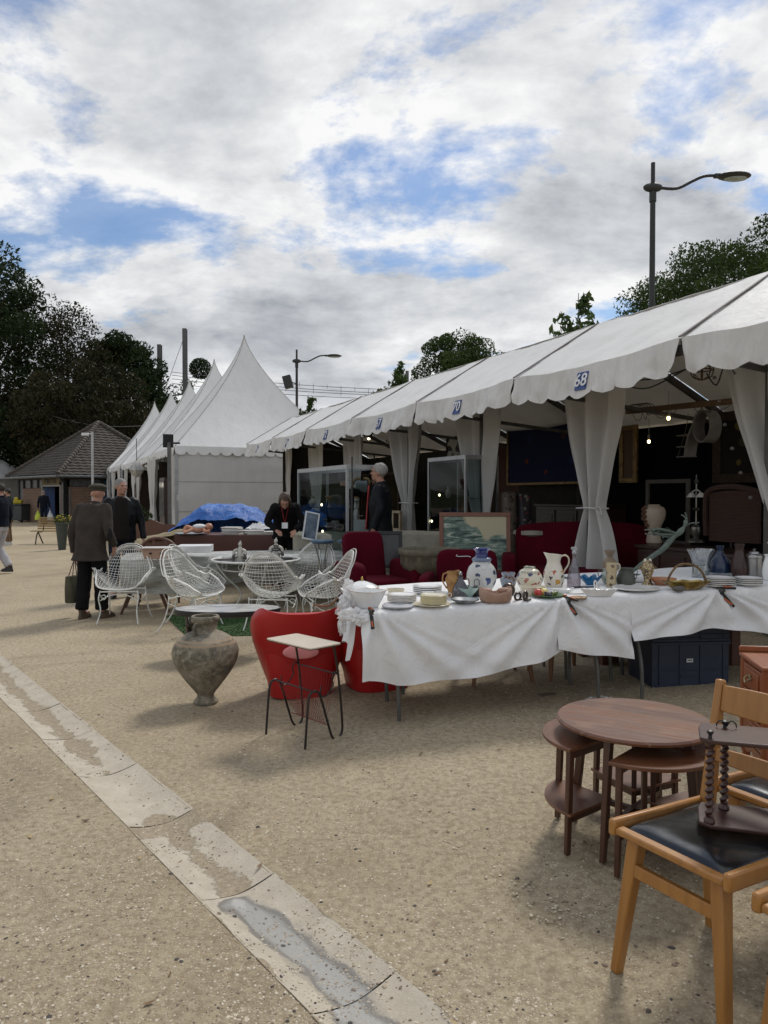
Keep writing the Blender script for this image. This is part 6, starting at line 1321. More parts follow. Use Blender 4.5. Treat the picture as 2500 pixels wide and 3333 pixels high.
def stool(label, px, py, rz, col, hh=.44, splay=.06, rush=False):
    p = gp(px, py); r = thing('wooden_stool', label, 'stool', p, rz, 'wooden seats under the cloth'); m = MB()
    if rush: m.tube([(0, 0, hh), (.36, 0, hh)], .02, 8); m.tube([(0, .34, hh), (.36, .34, hh)], .02, 8); m.tube([(0, 0, hh), (0, .34, hh)], .018, 8); m.tube([(.36, 0, hh), (.36, .34, hh)], .018, 8); m.box(.01, .35, .01, .33, hh - .012, hh + .016)
    else: m.box(-.02, .38, -.02, .36, hh - .02, hh + .015)
    m.build('seat', mat('rush_seat', (.30, .20, .11), (.16, .10, .06), rough=.8, scale=40, bump=.6, bscale=80, bdist=.006) if rush else col, r, bevel=.004)
    for x, y in ((0, 0), (.36, 0), (0, .34), (.36, .34)):
        sx_ = 1 if x else -1; sy_ = 1 if y else -1; m = MB(); m.tube([(x + sx_ * splay, y + sy_ * splay * .5, 0), (x + sx_ * splay * .5, y, hh * .5), (x, y, hh - .01)], [.014, .024, .018], 8); m.build('leg', col, r)
    return r
LW = wood('leg_wood', (.24, .12, .055), (.17, .08, .035), .5, 1.5, (10, 10, 1.5))
stool('light wooden stool with splayed legs under the left cloth', 1562, 2232, TRZ, LW)
stool('rush seated stool under the middle cloth with a turned leg', 1800, 2216, TRZ + .1, LW, .42, .03, True)
# litter
p = gp(1952, 2280); m = MB(); m.grid(lambda u, v: (lerp(-.10, .11, u), lerp(-.05, .06, v) * (1 - .5 * abs(2 * u - 1)), .006 + .022 * abs(nz(u * 5, v * 5, 2)) + .012 * sin(PI * u) * sin(PI * v)), 20, 12); o = m.build('plastic_scrap', PL); o.location = p; tag(o, 'crumpled scrap of clear plastic on the ground near the table legs', 'litter')
p = gp(1775, 2262); m = MB(); m.box(-.05, .05, -.03, .03, 0, .006); m.box(.02, .07, -.05, 0, .007, .012); o = m.build('cardboard_scrap', mat('cardboard', (.16, .12, .08), rough=.9)); o.location = p; o.rotation_euler.z = .5; tag(o, 'small brown cardboard scrap on the ground left of the plastic scrap', 'litter')
# ------------------------------------------------------------------ magazine rack table
MGB = mat('rack_black', (.012, .010, .010), rough=.35); REDC = mat('red_cord', (.20, .03, .025), rough=.5)
f1 = gp(993, 2438); f2 = gp(866, 2390); b1 = gp(1118, 2412); b2 = gp(985, 2362)
ax = Vector((f1.x - f2.x, f1.y - f2.y, 0)); WDT = ax.length; rzm = math.atan2(ax.y, ax.x); mr = thing('magazine_rack', 'small side table with a pale top, black wire legs and a red cord magazine basket', 'magazine rack', (f2.x, f2.y, 0), rzm)
DL = .30
m = MB()
for x in (0, WDT):
    # side profile in local (y up-back, z): front leg, hump, dip to the ground loop, up to the top
    pts = [(x, 0, 0), (x, .015, .18), (x, .03, .31), (x, .06, .345), (x, .10, .335), (x, .13, .28), (x, .18, .13), (x, .215, .035), (x, .255, .006), (x, .295, .04), (x, .30, .12), (x, .27, .40), (x, .235, .585), (x, .215, .606)]
    m.tube(smoothpts(pts, 5), .0075, 8)
m.build('leg_frame', MGB, mr)
m = MB()
for (y, z) in ((.07, .345), (.262, .42)): m.tube([(0, y, z), (WDT, y, z)], .0045, 6)
m.tube([(0, .22, .60), (WDT, .22, .60)], .005, 6)
for x in (0, WDT):
    m.tube(smoothpts([(x, .264, .42), (x - .0, .235, .44), (x, .215, .40), (x, .225, .36), (x, .18, .31), (x, .14, .30), (x, .12, .33), (x, .13, .365)], 4), .0045, 6)
m.build_each('basket_rail', MGB, mr)
m = MB(); K = 15
for k in range(K):
    x = WDT * (k + .5) / K; x2 = WDT * ((k + 3.2) / K * .75 + .05)
    m.tube([(x, .07, .343), (x2, .19, .11)], .0016, 4); m.tube([(x, .262, .418), (x2, .19, .11)], .0016, 4)
m.tube([(0.02, .19, .11), (WDT, .19, .11)], .003, 5); m.build('cord_basket', REDC, mr)
m = MB()
pl_ = []
for cx__, cy__, a0 in ((.03, .03, PI), (WDT + .04, .03, 1.5 * PI), (WDT + .04, .24, 0), (.03, .24, PI / 2)): pl_ += arc(cx__ - .02, cy__, .022, a0, a0 + PI / 2, 5)
m.prism(pl_, .612, .617, 1); m.prism([(x, y) for x, y in pl_], .6175, .6245, 0); m.M = None
m.build('tabletop', [mat('cream_laminate', (.62, .54, .43), (.55, .47, .37), rough=.3), mat('ply_edge', (.09, .05, .03), rough=.6)], mr, 30)
mr.rotation_euler[0] = 0
# ------------------------------------------------------------------ red plastic armchairs
REDP = mat('red_plastic', (.43, .012, .012), (.36, .009, .010), rough=.42, bump=.12, bscale=200, bdist=.001, scale=2)
PINKP = mat('pink_cushion', (.80, .28, .28), rough=.5)
def redchair(label, px, py, rz, s=1):
    """seen from behind: the shell's back faces local -y"""
    p = gp(px, py); r = thing('plastic_armchair', label, 'armchair', (p.x, p.y + .0, p.z), rz, 'moulded red plastic armchairs', sc=s); m = MB()
    def hw(z): return interp([0, .1, .25, .45, .58, .66, .70], [.205, .235, .285, .345, .365, .35, .31], z)
    def fn(u, v):
        # u runs round from the front-left arm via the back to the front-right arm
        a = lerp(-R(112), R(112), u); top = .70 - .035 * cos(a) ** 2 * (1) - .20 * max(0, abs(a) / R(112) - .45) ** 1.0; z = top * v; w_ = hw(z * .70 / max(top, .01)); dep = lerp(.19, .33, v)
        X = w_ * math.copysign(abs(sin(a)) ** .75, sin(a)); Y = .30 - dep * math.copysign(abs(cos(a)) ** .8, cos(a)); Y += .05 * (1 - v); return (X, Y, z)
    m.sheet(fn, 64, 26, .035)
    m.build('shell', REDP, r, 60)
    m = MB(); m.loft([(0, .34, .0, .235, .22), (0, .34, .15, .26, .25), (0, .32, .34, .30, .27), (0, .31, .38, .29, .26)], 28, pw=.6); m.build('seat_block', REDP, r, 50)
    m = MB(); m.ell((0.01, -.014, .385), (.130, .014, .055), 24, fn=lambda q: Vector((q.x * (1 - .12 * q.z), q.y, q.z))); m.build('back_opening', PINKP, r, 60)
    return r
redchair('red moulded plastic armchair seen from behind, in back of the magazine rack', 975, 2290, R(5), 1.0)
redchair('second red plastic armchair standing behind the left legs of the cloth covered table', 1285, 2262, R(24), .98)
sk = MB(); sk.tube(smoothpts([at(1022, 1968, 5.5), at(1045, 1972, 5.45), at(1075, 1968, 5.4), at(1100, 1945, 5.4)], 4), .008, 6); sk.tube([at(1033, 2008, 5.35), at(1075, 1985, 5.45)], .007, 6)
tag(sk.build('bent_stick', LW), 'bent wooden stick poking out beside the crumpled plastic above the red armchair', 'stick')
# ------------------------------------------------------------------ amphora
AMP = NT('weathered_clay'); v = AMP.coord(); n1 = AMP.noise(v, 7, 6, .65, .8); n2 = AMP.noise(v, 22, 6, .7); z_ = AMP.sep(v)[2]
c = AMP.mix(AMP.ramp(n1, [(.38, 0), (.55, 1)]), (.12, .105, .075), (.26, .225, .165)); c = AMP.mix(AMP.ramp(n2, [(.5, 0), (.7, 1)]), c, (.36, .33, .27))
c = AMP.mix(AMP.math('MULTIPLY', AMP.ramp(AMP.noise(AMP.coord((1, 1, 3)), 3, 4, .6), [(.52, 0), (.6, 1)]), .6), c, (.055, .06, .05))
bd = AMP.ramp(z_, [(.455, 0), (.46, 1), (.472, 1), (.475, 0), (.482, 0), (.486, 1), (.492, 1), (.495, 0)]); c = AMP.mix(AMP.math('MULTIPLY', bd, .6), c, (.40, .28, .17))
AMP.set('Base Color', c).set('Roughness', .9); AMP.bump(AMP.math('ADD', n2, n1), .5, .012)
p = gp(660, 2300); am = thing('amphora', 'weathered grey clay amphora with a wide rim and small neck handles', 'urn', p + Vector((0, .09, 0)), R(-20))
m = MB(); pf = smoothprof([(.083, 0), (.088, .02), (.062, .055), (.066, .08), (.12, .15), (.19, .25), (.232, .34), (.236, .41), (.205, .475), (.14, .52), (.085, .545), (.078, .57), (.082, .60), (.098, .615), (.104, .64), (.098, .655)], 4)
m.lathe([(.001, 0)] + [(a * 1.02, b) for a, b in pf] + [(max(.06, a - .016), b) for a, b in pf[::-1][:16]] + [(.001, .52)], 48, fn=lambda an, r, z: (r * (1 + .006 * nz(cos(an) * 2, sin(an) * 2, z * 9)), z)); m.build('body', AMP.m, am, 60)
for s_ in (-1, 1): m = MB(); m.tube(smoothpts([(0, s_ * .085, .60), (0, s_ * .125, .602), (0, s_ * .135, .575), (0, s_ * .12, .52)], 4), .02, 8, flat=.6); m.build('handle', AMP.m, am)
# ------------------------------------------------------------------ white wire garden chairs
WW = mat('white_wire', (.80, .80, .77), (.62, .62, .58), rough=.45, scale=12)
def wirechair(label):
    """faces local -y; seat front at -y, back at +y"""
    r = thing('wire_armchair', label, 'garden chair', (0, 0, 0), 0, 'white wire mesh garden armchairs')
    prof = smoothpts([(0, -.27, .415), (0, -.18, .405), (0, -.02, .385), (0, .10, .40), (0, .19, .47), (0, .245, .60), (0, .285, .76), (0, .315, .92)], 6)
    NP = len(prof) - 1
    def P(v): a = v * NP; i = min(int(a), NP - 1); return prof[i].lerp(prof[i + 1], a - i)
    def S(u, v):   # u -1..1
        p = P(v); q = P(min(1, v + .02)); q0 = P(max(0, v - .02)); t = (q - q0).normalized(); nrm = Vector((0, -t.z, t.y))
        if nrm.z < 0 and v < .3: nrm = -nrm
        w_ = interp([0, .1, .35, .55, .75, .88, .96, 1], [.235, .265, .31, .315, .285, .215, .12, .02], v)
        d_ = interp([0, .12, .3, .5, .7, .85, 1], [.05, .10, .24, .25, .13, .06, .0], v)
        x = w_ * sin(u * PI / 2 * .96) / sin(PI / 2 * .96); cc = (1 - cos(u * PI / 2)) * d_
        fl = .045 * abs(u) ** 4 * math.exp(-((v - .42) / .16) ** 2) * (1 if u > 0 else -1)
        return Vector((x + fl, p.y, p.z)) + Vector((0, -abs(t.z) * 1.0, abs(t.y) + .2 * abs(t.z) * (v < .7))) * cc
    m = MB(); NU, NV = 20, 28
    for i in range(1, NU): u = -1 + 2 * i / NU; m.tube([S(u, j / 24 * .985) for j in range(25)], .0029, 4)
    for j in range(1, NV + 1): v = j / NV * .97; m.tube([S(-1 + 2 * i / 18, v) for i in range(19)], .0029, 4)
    m.build('mesh_shell', WW, r)
    m = MB(); rim = [S(-1, j / 40 * .99) for j in range(41)] + [S(1, j / 40 * .99) for j in range(40, -1, -1)]; m.tube(rim, .0095, 6)
    rim2 = [p + (p - Vector((0, .05, .6))).normalized() * .028 + Vector((0, .012, 0)) for p in rim[8:-8]]; m.tube(rim2, .0055, 6)
    m.tube([S(-1 + 2 * i / 14, 0) for i in range(15)], .0075, 6); m.build('rim', WW, r)
    for sx_ in (-1, 1):
        m = MB(); m.tube(smoothpts([(sx_ * .22, -.20, .40), (sx_ * .235, -.22, .30), (sx_ * .215, -.215, .16), (sx_ * .245, -.27, .0)], 4), .008, 6)
        m.tube(smoothpts([(sx_ * .22, -.20, .33), (sx_ * .17, -.205, .35), (sx_ * .155, -.205, .31), (sx_ * .18, -.205, .295), (sx_ * .19, -.205, .32)], 4), .0045, 5); m.build('leg', WW, r)
        m = MB(); m.tube(smoothpts([(sx_ * .22, .16, .41), (sx_ * .225, .17, .28), (sx_ * .24, .22, .12), (sx_ * .27, .29, .0)], 4), .008, 6); m.build('leg', WW, r)
        m = MB(); m.tube(smoothpts([(sx_ * .23, -.20, .36), (sx_ * .225, -.06, .27), (sx_ * .225, .16, .33)], 4), .005, 5); m.build('side_brace', WW, r)
    m = MB(); m.tube(smoothpts([(-.22, -.205, .28), (-.12, -.205, .335), (0, -.205, .355), (.12, -.205, .335), (.22, -.205, .28)], 4), .006, 6); m.tube([(-.23, -.19, .385), (.23, -.19, .385)], .0075, 6); m.tube([(-.23, .15, .385), (.23, .15, .385)], .0075, 6); m.build('apron', WW, r)
    return r
wc = wirechair('white wire armchair standing alone beside the man in the flat cap, seen from the front')
p = gp(385, 2030); put(wc, (p.x, p.y + .2, 0), R(3))
dup(wc, (-2.20, 8.45, 0), R(68), 'white wire armchair at the left of the round glass table, nearer the camera')
dup(wc, (-2.32, 9.15, 0), R(80), 'white wire armchair at the left of the glass table, behind the nearer left one')
dup(wc, (-1.27, 8.35, 0), R(172), 'white wire armchair seen from behind in front of the round glass table')
dup(wc, (-1.0, 9.72, .0), R(-22), 'white wire armchair behind the glass table, its round back above the tabletop')
dup(wc, (-.66, 8.35, .0), R(-72), 'white wire armchair at the right of the glass table, leaning toward the dark red armchair')
# glass garden table
gt = thing('garden_table', 'round white wire garden table with a glass top and curled legs', 'table', (-1.66, 9.55, 0), .4)
m = MB(); m.tube([(.56 * cos(a), .56 * sin(a), .72) for a in [2 * PI * i / 48 for i in range(48)]], .014, 8, True); m.tube([(.42 * cos(a), .42 * sin(a), .60) for a in [2 * PI * i / 40 for i in range(40)]], .01, 6, True); m.build('ring_frame', WW, gt)
m = MB(); m.lathe([(.001, .716), (.55, .716), (.55, .724), (.001, .724)], 48); m.build('glass_top', mat('smoked_glass', (.10, .12, .12), (.16, .18, .17), rough=.08, coat=.8), gt)
for k in range(4): a = k * PI / 2; m = MB(); m.tube(smoothpts([(.53 * cos(a), .53 * sin(a), .71), (.40 * cos(a), .40 * sin(a), .52), (.20 * cos(a), .20 * sin(a), .30), (.28 * cos(a), .28 * sin(a), .12), (.42 * cos(a), .42 * sin(a), 0)], 5), .011, 6); m.build('leg', WW, gt)
m = MB()
for k in range(8): a = k * PI / 4 + .2; m.tube([(.44 * cos(a + .16 * cos(b)), .44 * sin(a + .16 * cos(b)), .655 + .045 * sin(b)) for b in [2 * PI * j / 12 for j in range(12)]], .006, 5, True)
m.build_each('scroll_work', WW, gt)
# figurines on the glass table
FG = mat('figurine_white', (.55, .53, .48), (.40, .37, .32), rough=.4); FK = mat('figurine_dark', (.05, .045, .04), rough=.4)
for i, (px, py, lb, dk_) in enumerate(((780, 1822, 'pale ceramic harlequin figurine seated on the left of the glass table', False), (897, 1812, 'black and white ceramic figurine seated on the right of the glass table', True))):
    p = onz(px, py, .724); k = p.y / FPX; r = thing('figurine', lb, 'figurine', (p.x, p.y + .03, .724), .3 * i); m = MB()
    m.loft([(0, 0, 0, 15 * k, 12 * k), (0, 0, 8 * k, 15 * k, 11 * k), (0, 0, 22 * k, 10 * k, 8 * k), (0, 0, 36 * k, 8 * k, 6 * k), (0, 0, 44 * k, 3 * k, 3 * k)], 14); m.ell((0, 0, 50 * k), (6 * k, 6 * k, 8 * k), 12); m.tube([(0, 0, 55 * k), (2 * k, 0, 62 * k)], 2 * k, 6); m.build('figure_body', FG, r, 60)
    m = MB()
    for s_ in (-1, 1): m.tube(smoothpts([(s_ * 8 * k, -3 * k, 33 * k), (s_ * 19 * k, -5 * k, 26 * k), (s_ * 17 * k, -9 * k, 13 * k), (s_ * 5 * k, -10 * k, 14 * k)], 3), 5 * k, 8)
    m.build('arms', FG, r, 60); m = MB()
    for s_ in (-1, 1): m.tube(smoothpts([(s_ * 6 * k, 0, 6 * k), (s_ * 16 * k, -8 * k, 16 * k), (s_ * 20 * k, -14 * k, 3 * k)], 3), 5.5 * k, 8)
    if dk_:
        for zz_ in (20, 28, 36): m.tube([((11 - zz_ * .08) * k * cos(a), 9 * k * sin(a), zz_ * k) for a in [2 * PI * j / 14 for j in range(14)]], 2.5 * k, 6, True)
    m.build('trousers', FK, r, 60)
# oval marble coffee table
MRB = NT('striped_marble'); v = MRB.coord((1, 1, 1)); wv = MRB.wave(MRB.coord((1, 1, 1)), 3.4, 5, 4, 1.5, dirn='Y'); n_ = MRB.noise(MRB.coord((.35, 1.6, 1)), 13, 6, .6, .4)
MRB.set('Base Color', MRB.mix(MRB.ramp(n_, [(.36, 0), (.62, 1)]), (.22, .23, .25), MRB.mix(MRB.ramp(wv, [(.35, 0), (.65, 1)]), (.74, .71, .66), (.50, .50, .50)))).set('Roughness', .18)
cp_ = Vector((-1.50, 7.05, 0)); ct = thing('coffee_table', 'low oval coffee table with a streaky marble top, dark edge and castor legs', 'table', cp_, .05)
m = MB(); m.M = Matrix.Diagonal((.50, .27, 1, 1)); m.lathe([(.001, .455), (.985, .455), (.99, .472), (.001, .474)], 56); m.M = None; m.build('marble_top', MRB.m, ct, 40)
m = MB(); m.M = Matrix.Diagonal((.50, .27, 1, 1)); m.lathe([(.93, .415), (1.0, .42), (1.01, .45), (1.0, .470), (.992, .470), (.985, .454), (.93, .45)], 56, cap=False); m.M = None; m.build('rim', M_BLACK, ct, 60)
for x, y in ((.36, -.16), (.36, .16), (-.36, -.12), (-.36, .14)): m = MB(); m.tube([(x, y, .44), (x * 1.02, y, .05)], .013, 8); m.tube([(x * 1.02 - .008, y, .022), (x * 1.02 + .008, y, .022)], .022, 10); m.tube([(x * 1.02, y, .06), (x * 1.02, y, .03)], .017, 8); m.build('leg', mat('aged_metal', (.20, .16, .12), (.12, .10, .08), rough=.5, metal=.5), ct)
m = MB()
for k in range(26): a = k * .9; m.ell((-.30 + .055 * cos(a), -.10 + .055 * sin(a), .27 + .12 * sin(k * 1.7)), (.026, .026, .03), 7)
m.tube([(-.30, -.10, .02), (-.30, -.10, .44)], .03, 8); m.build('carved_foot', mat('black_carving', (.03, .025, .02), (.07, .06, .045), rough=.5), ct, 60)
# turf mat
tm = MB(); cs = [gp(540, 2008), gp(612, 2078), gp(1010, 2066), gp(1120, 1992)]; r_ = random.Random(8)
TURF = mat('artificial_turf', (.030, .075, .018), (.045, .10, .026), rough=.9, scale=30)
def tf(u, v): a = cs[0].lerp(cs[3], u); b = cs[1].lerp(cs[2], u); p = a.lerp(b, v); return (p.x, p.y, p.z + .012 + .006 * nz(p.x * 3, p.y * 3))
tm.sheet(tf, 24, 14, .014)
for _ in range(7000):
    p = Vector(tf(r_.random(), r_.random())); a = r_.uniform(0, 6.3); s_ = .006; h = r_.uniform(.012, .026); l_ = Vector((r_.uniform(-.01, .01), r_.uniform(-.01, .01), 0)); tm.add([p + Vector((cos(a) * s_, sin(a) * s_, .004)), p - Vector((cos(a) * s_, sin(a) * s_, -.004)), p + l_ + Vector((0, 0, h))], [(0, 1, 2)])
tag(tm.build('turf_mat', TURF, smooth=0), 'piece of green artificial turf on the gravel under the garden furniture', 'turf mat')
# ------------------------------------------------------------------ upholstery : dark red armchair, small settee chair, sofa
WINE = mat('wine_fabric', (.090, .003, .013), (.064, .0024, .010), rough=1, spec=.15, sheen=0, bump=.25, bscale=260, bdist=.002, scale=3)
def soft(name, fn, m, parent, nu=28, nv=18):
    q = MB(); q.grid(fn, nu, nv, cu=True); return q.build(name, m, parent, 60)
p = at(1212, 1830, 8.5); ac = thing('armchair', 'dark red upholstered armchair with a tall back, beside the stone basin', 'armchair', (p.x + .05, 8.95, gz(p.x, 8.95)), R(26))
TB = Matrix.Translation((0, .30, .30)) @ Matrix.Rotation(R(-12), 4, 'X')
m = MB(); cushion(m, -.27, .27, -.06, .08, .0, .70, .3, TB); m.build('backrest', WINE, ac, 60)
m = MB(); cushion(m, -.32, .32, -.36, .30, .22, .45, .25); m.build('seat', WINE, ac, 60)
for s_ in (-1, 1): m = MB(); cushion(m, s_ * .38 - .085, s_ * .38 + .085, -.40, .32, .18, .66, .4); m.build('armrest', WINE, ac, 60)
for x, y in ((-.3, -.3), (.3, -.3), (-.3, .28), (.3, .28)): m = MB(); m.tube([(x, y, .24), (x * 1.08, y * 1.05, 0)], [.02, .013], 8); m.build('leg', LW, ac)
a2 = at(1500, 1860, 7.9); a2r = thing('armchair', 'low dark red upholstered seat behind the big blue flowered vase, with a pale tag', 'armchair', (a2.x + .05, 8.0, gz(a2.x, 8)), R(-12))
m = MB(); cushion(m, -.34, .34, .2, .33, .1, .82, .28); m.build('backrest', WINE, a2r, 60); m = MB(); cushion(m, -.38, .38, -.4, .3, .16, .42, .25); m.build('seat', WINE, a2r, 60)
m = MB(); m.tube(smoothpts([(-.10, .19, .765), (-.10, .185, .745), (.02, .185, .75), (.05, .18, .74)], 3), .005, 5); m.build('care_tag', M_WHITE, a2r)
for s_ in (-1, 1): m = MB(); cushion(m, s_ * .40 - .06, s_ * .40 + .06, -.38, .3, .15, .58, .4); m.build('armrest', WINE, a2r, 60)
sf_ = thing('sofa', 'long dark red sofa standing in front of stall 68 behind the crockery table', 'sofa', (2.62, 9.35, gz(2.6, 9.3)), R(-8))
TB = Matrix.Translation((0, .33, .28)) @ Matrix.Rotation(R(-14), 4, 'X')
m = MB(); q0 = len(m.v); cushion(m, -.92, .80, -.07, .10, .0, .68, .22, TB, 32); m.v = [(x, y, z + (.045 * (1 - (x / .9) ** 2) if z > .5 else 0)) for x, y, z in m.v]; m.build('backrest', WINE, sf_, 60)
m = MB(); cushion(m, -.95, .85, -.42, .32, .18, .43, .2, None, 32); m.build('seat', WINE, sf_, 60)
for s_ in (-1, 1): m = MB(); cushion(m, -.06 + s_ * .96 - .09, -.06 + s_ * .96 + .09, -.44, .32, .18, .60, .35); m.build('armrest', WINE, sf_, 60)
for x, y in ((-.85, -.35), (.8, -.35), (-.85, .28), (.8, .28)): m = MB(); m.tube([(x, y, .2), (x, y, 0)], [.02, .014], 8); m.build('leg', LW, sf_)
# stone basin on a pedestal
SB = mat('basin_stone', (.17, .155, .11), (.11, .10, .07), rough=.9, scale=8, bump=.6, bscale=25, bdist=.015)
p = at(1398, 1800, 9.0); bs_ = thing('stone_basin', 'large round carved stone basin on a pedestal', 'basin', (p.x, 9.0, gz(p.x, 9)), 0); H_ = at(1398, 1790, 9.0).z - bs_.location.z
m = MB(); m.lathe([(.001, H_ - .14), (.30, H_ - .12), (.34, H_ + .0), (.375, H_ + .02), (.385, H_), (.38, H_ - .05), (.36, H_ - .06), (.355, H_ - .16), (.29, H_ - .26), (.14, H_ - .31), (.10, H_ - .34), (.001, H_ - .35)][::-1], 48, fn=lambda an, r, z: (r * (1 + (.02 * sin(an * 12) * (H_ - .27 < z < H_ - .07))), z)); m.build('bowl', SB, bs_, 60)
m = MB(); m.loft([(0, 0, 0, .2, .2), (0, 0, .08, .2, .2), (0, 0, .12, .13, .13), (0, 0, .35, .11, .11), (0, 0, H_ - .38, .12, .12), (0, 0, H_ - .33, .15, .15)], 24, pw=.7); m.build('pedestal', SB, bs_, 60)
# ------------------------------------------------------------------ trade tables in the middle distance
PLG = NT('hazy plastic sheet'); v = PLG.coord(); PLG.set('Base Color', PLG.mix(PLG.ramp(PLG.noise(PLG.coord((.5, 1, 2)), 4, 5, .6, 1.2), [(.4, 0), (.65, 1)]), (.33, .34, .31), (.62, .63, .61))).set('Roughness', .25); PLG.bump(PLG.noise(PLG.coord((.6, 1, 2.5)), 6, 6, .6, 1.4), .8, .04); PLG = PLG.m
def boxed(name, label, cat, x0, x1, ytop, ybot, Y, dep, m_, rz=0, bevel=.004, group=None):
    a = at(x0, ybot, Y); b = at(x1, ytop, Y); o = thing(name, label, cat, (a.x, Y, a.z), rz, group); q = MB(); q.box(0, b.x - a.x, 0, dep, 0, b.z - a.z); q.build('body', m_, o, bevel=bevel); return o, b.x - a.x, b.z - a.z
# long low table covered in plastic sheet
tb2 = thing('draped_table', 'long trade table wrapped in hazy plastic sheeting on brown trestle legs', 'table', (-3.35, 9.55, 0), R(14)); L2 = 4.1
m = MB(); m.box(0, L2, 0, .8, .70, .73); m.build('tabletop', mat('ply_top', (.35, .28, .2), rough=.7), tb2)
m = MB()
def pf2(u, v):
    x = lerp(-.06, L2 + .02, u)
    if v < .35: return (x, lerp(.82, -.03, v / .35), .742 + .006 * nz(x * 4, v * 9))
    s_ = (v - .35) / .65; drop = interp([0, .8, 1.5, 2.6, 4.1], [.46, .50, .34, .42, .5], x); return (x, -.035 - .10 * sin(PI * min(1, s_ * 1.2)) * (1 + .5 * nz(x * 2, s_ * 2)) + .04 * nz(x * 5 + s_ * 3, s_ * 2, 2), .742 - drop * s_)
m.sheet(pf2, 70, 30, .003); m.build('plastic_cover', PLG, tb2, 70)
for x in (.15, L2 - .3):
    for s_ in (0, 1):
        m = MB(); m.bar((x + .05, .1 + s_ * .5, .70), (x - .22, .05 + s_ * .6, 0), .05, .03); m.bar((x + .10, .1 + s_ * .5, .70), (x + .38, .05 + s_ * .6, 0), .05, .03); m.build('trestle', BR, tb2)
# crate, white tray, chair with arched back
pc_ = mat('pink_crate', (.42, .27, .20), (.36, .23, .17), rough=.6)
p = at(462, 1822, 9.3); cr = thing('plastic_bin', 'shallow pinkish plastic crate with a white rim on the left end of the draped table', 'crate', (p.x, 9.3, .745), R(6)); m = MB(); m.box(0, .36, 0, .26, .0, .12, taper=.02); m.box(-.02, .38, -.02, .28, .121, .135); m.build('shell', pc_, cr, bevel=.006); m = MB(); m.box(.09, .12, -.008, .018, .06, .08); m.box(.22, .25, -.008, .018, .06, .08); m.build('hand_slot', M_DARKIN, cr)
m = MB(); m.box(-.015, .375, -.015, .275, .136, .142); m.build('rim', mat('pale_rim', (.6, .58, .55), rough=.5), cr)
boxed('white_tray', 'flat white tray on the draped table between the pink crate and the figurines', 'tray', 572, 680, 1778, 1800, 9.4, .4, M_WHITE, R(6))
p = at(455, 1800, 10.6); arc_c = thing('wooden_chair', 'dark red brown chair with a curved arched back behind the pink crate', 'chair', (p.x + .22, 10.7, 0), R(15)); m = MB(); m.tube(smoothpts([(-.24, .0, .45), (-.24, .02, .75), (-.12, .04, .90), (.06, .05, .92), (.22, .04, .84), (.30, .02, .68), (.31, 0, .45)], 5), .022, 8, flat=.8); m.build('back_hoop', BR, arc_c)
m = MB(); m.bar((-.06, .01, .45), (-.05, .04, .90), .03, .018); m.bar((.12, .01, .45), (.12, .04, .90), .03, .018); m.build('splat', BR, arc_c); m = MB(); m.box(-.26, .32, -.42, .04, .42, .46); m.build('seat', BR, arc_c, bevel=.01)
for x, y in ((-.22, -.38), (.28, -.38), (-.22, 0), (.28, 0)): m = MB(); m.tube([(x, y, .43), (x * 1.1, y, 0)], [.022, .014], 8); m.build('leg', BR, arc_c)
# carved wooden chest / bench with cloth left of the hoop chair, in the first pagoda opening
p = at(430, 1790, 15); ch_ = thing('carved_bench', 'dark carved wooden bench back in front of the pagoda opening', 'bench', (-5.2, 15, 0), R(0)); m = MB(); m.sheet(lambda u, v: (lerp(0, .95, u), 0, lerp(.1, 1.02 - .10 * abs(2 * u - 1) ** 2 + .03 * cos(u * 4 * PI), v)), 24, 6, .04); m.build('carved_back', BR, ch_); m = MB(); m.box(0, .95, -.4, -.03, .38, .43); m.build('seat', BR, ch_); 
for x in (.03, .9): m = MB(); m.bar((x, -.36, 0), (x, -.36, .38), .06, .06); m.build('leg', BR, ch_)
m = MB(); a = at(420, 1790, 12.2); m.grid(lambda u, v: (lerp(0, .95, u), .5 * v, .08 + .26 * u * (1 - .4 * v) + .03 * nz(u * 6, v * 5) + .1 * sin(PI * v)), 26, 14); o = m.build('folded_canvas', mat('khaki_canvas', (.30, .25, .15), (.20, .16, .09), rough=.9, bump=.4, bscale=30, bdist=.01)); o.location = (a.x, 12.2, .62); tag(o, 'heap of crumpled khaki canvas beside the arched chair', 'canvas')
st_ = thing('low_table', 'low dark wooden table holding the khaki canvas', 'table', (a.x - .05, 12.1, 0), 0); m = MB(); m.box(0, 1.1, 0, .6, .6, .66); m.build('tabletop', BR, st_)
for x in (.06, 1.0):
    for y in (.06, .52): m = MB(); m.bar((x, y, 0), (x, y, .6), .05, .05); m.build('leg', BR, st_)
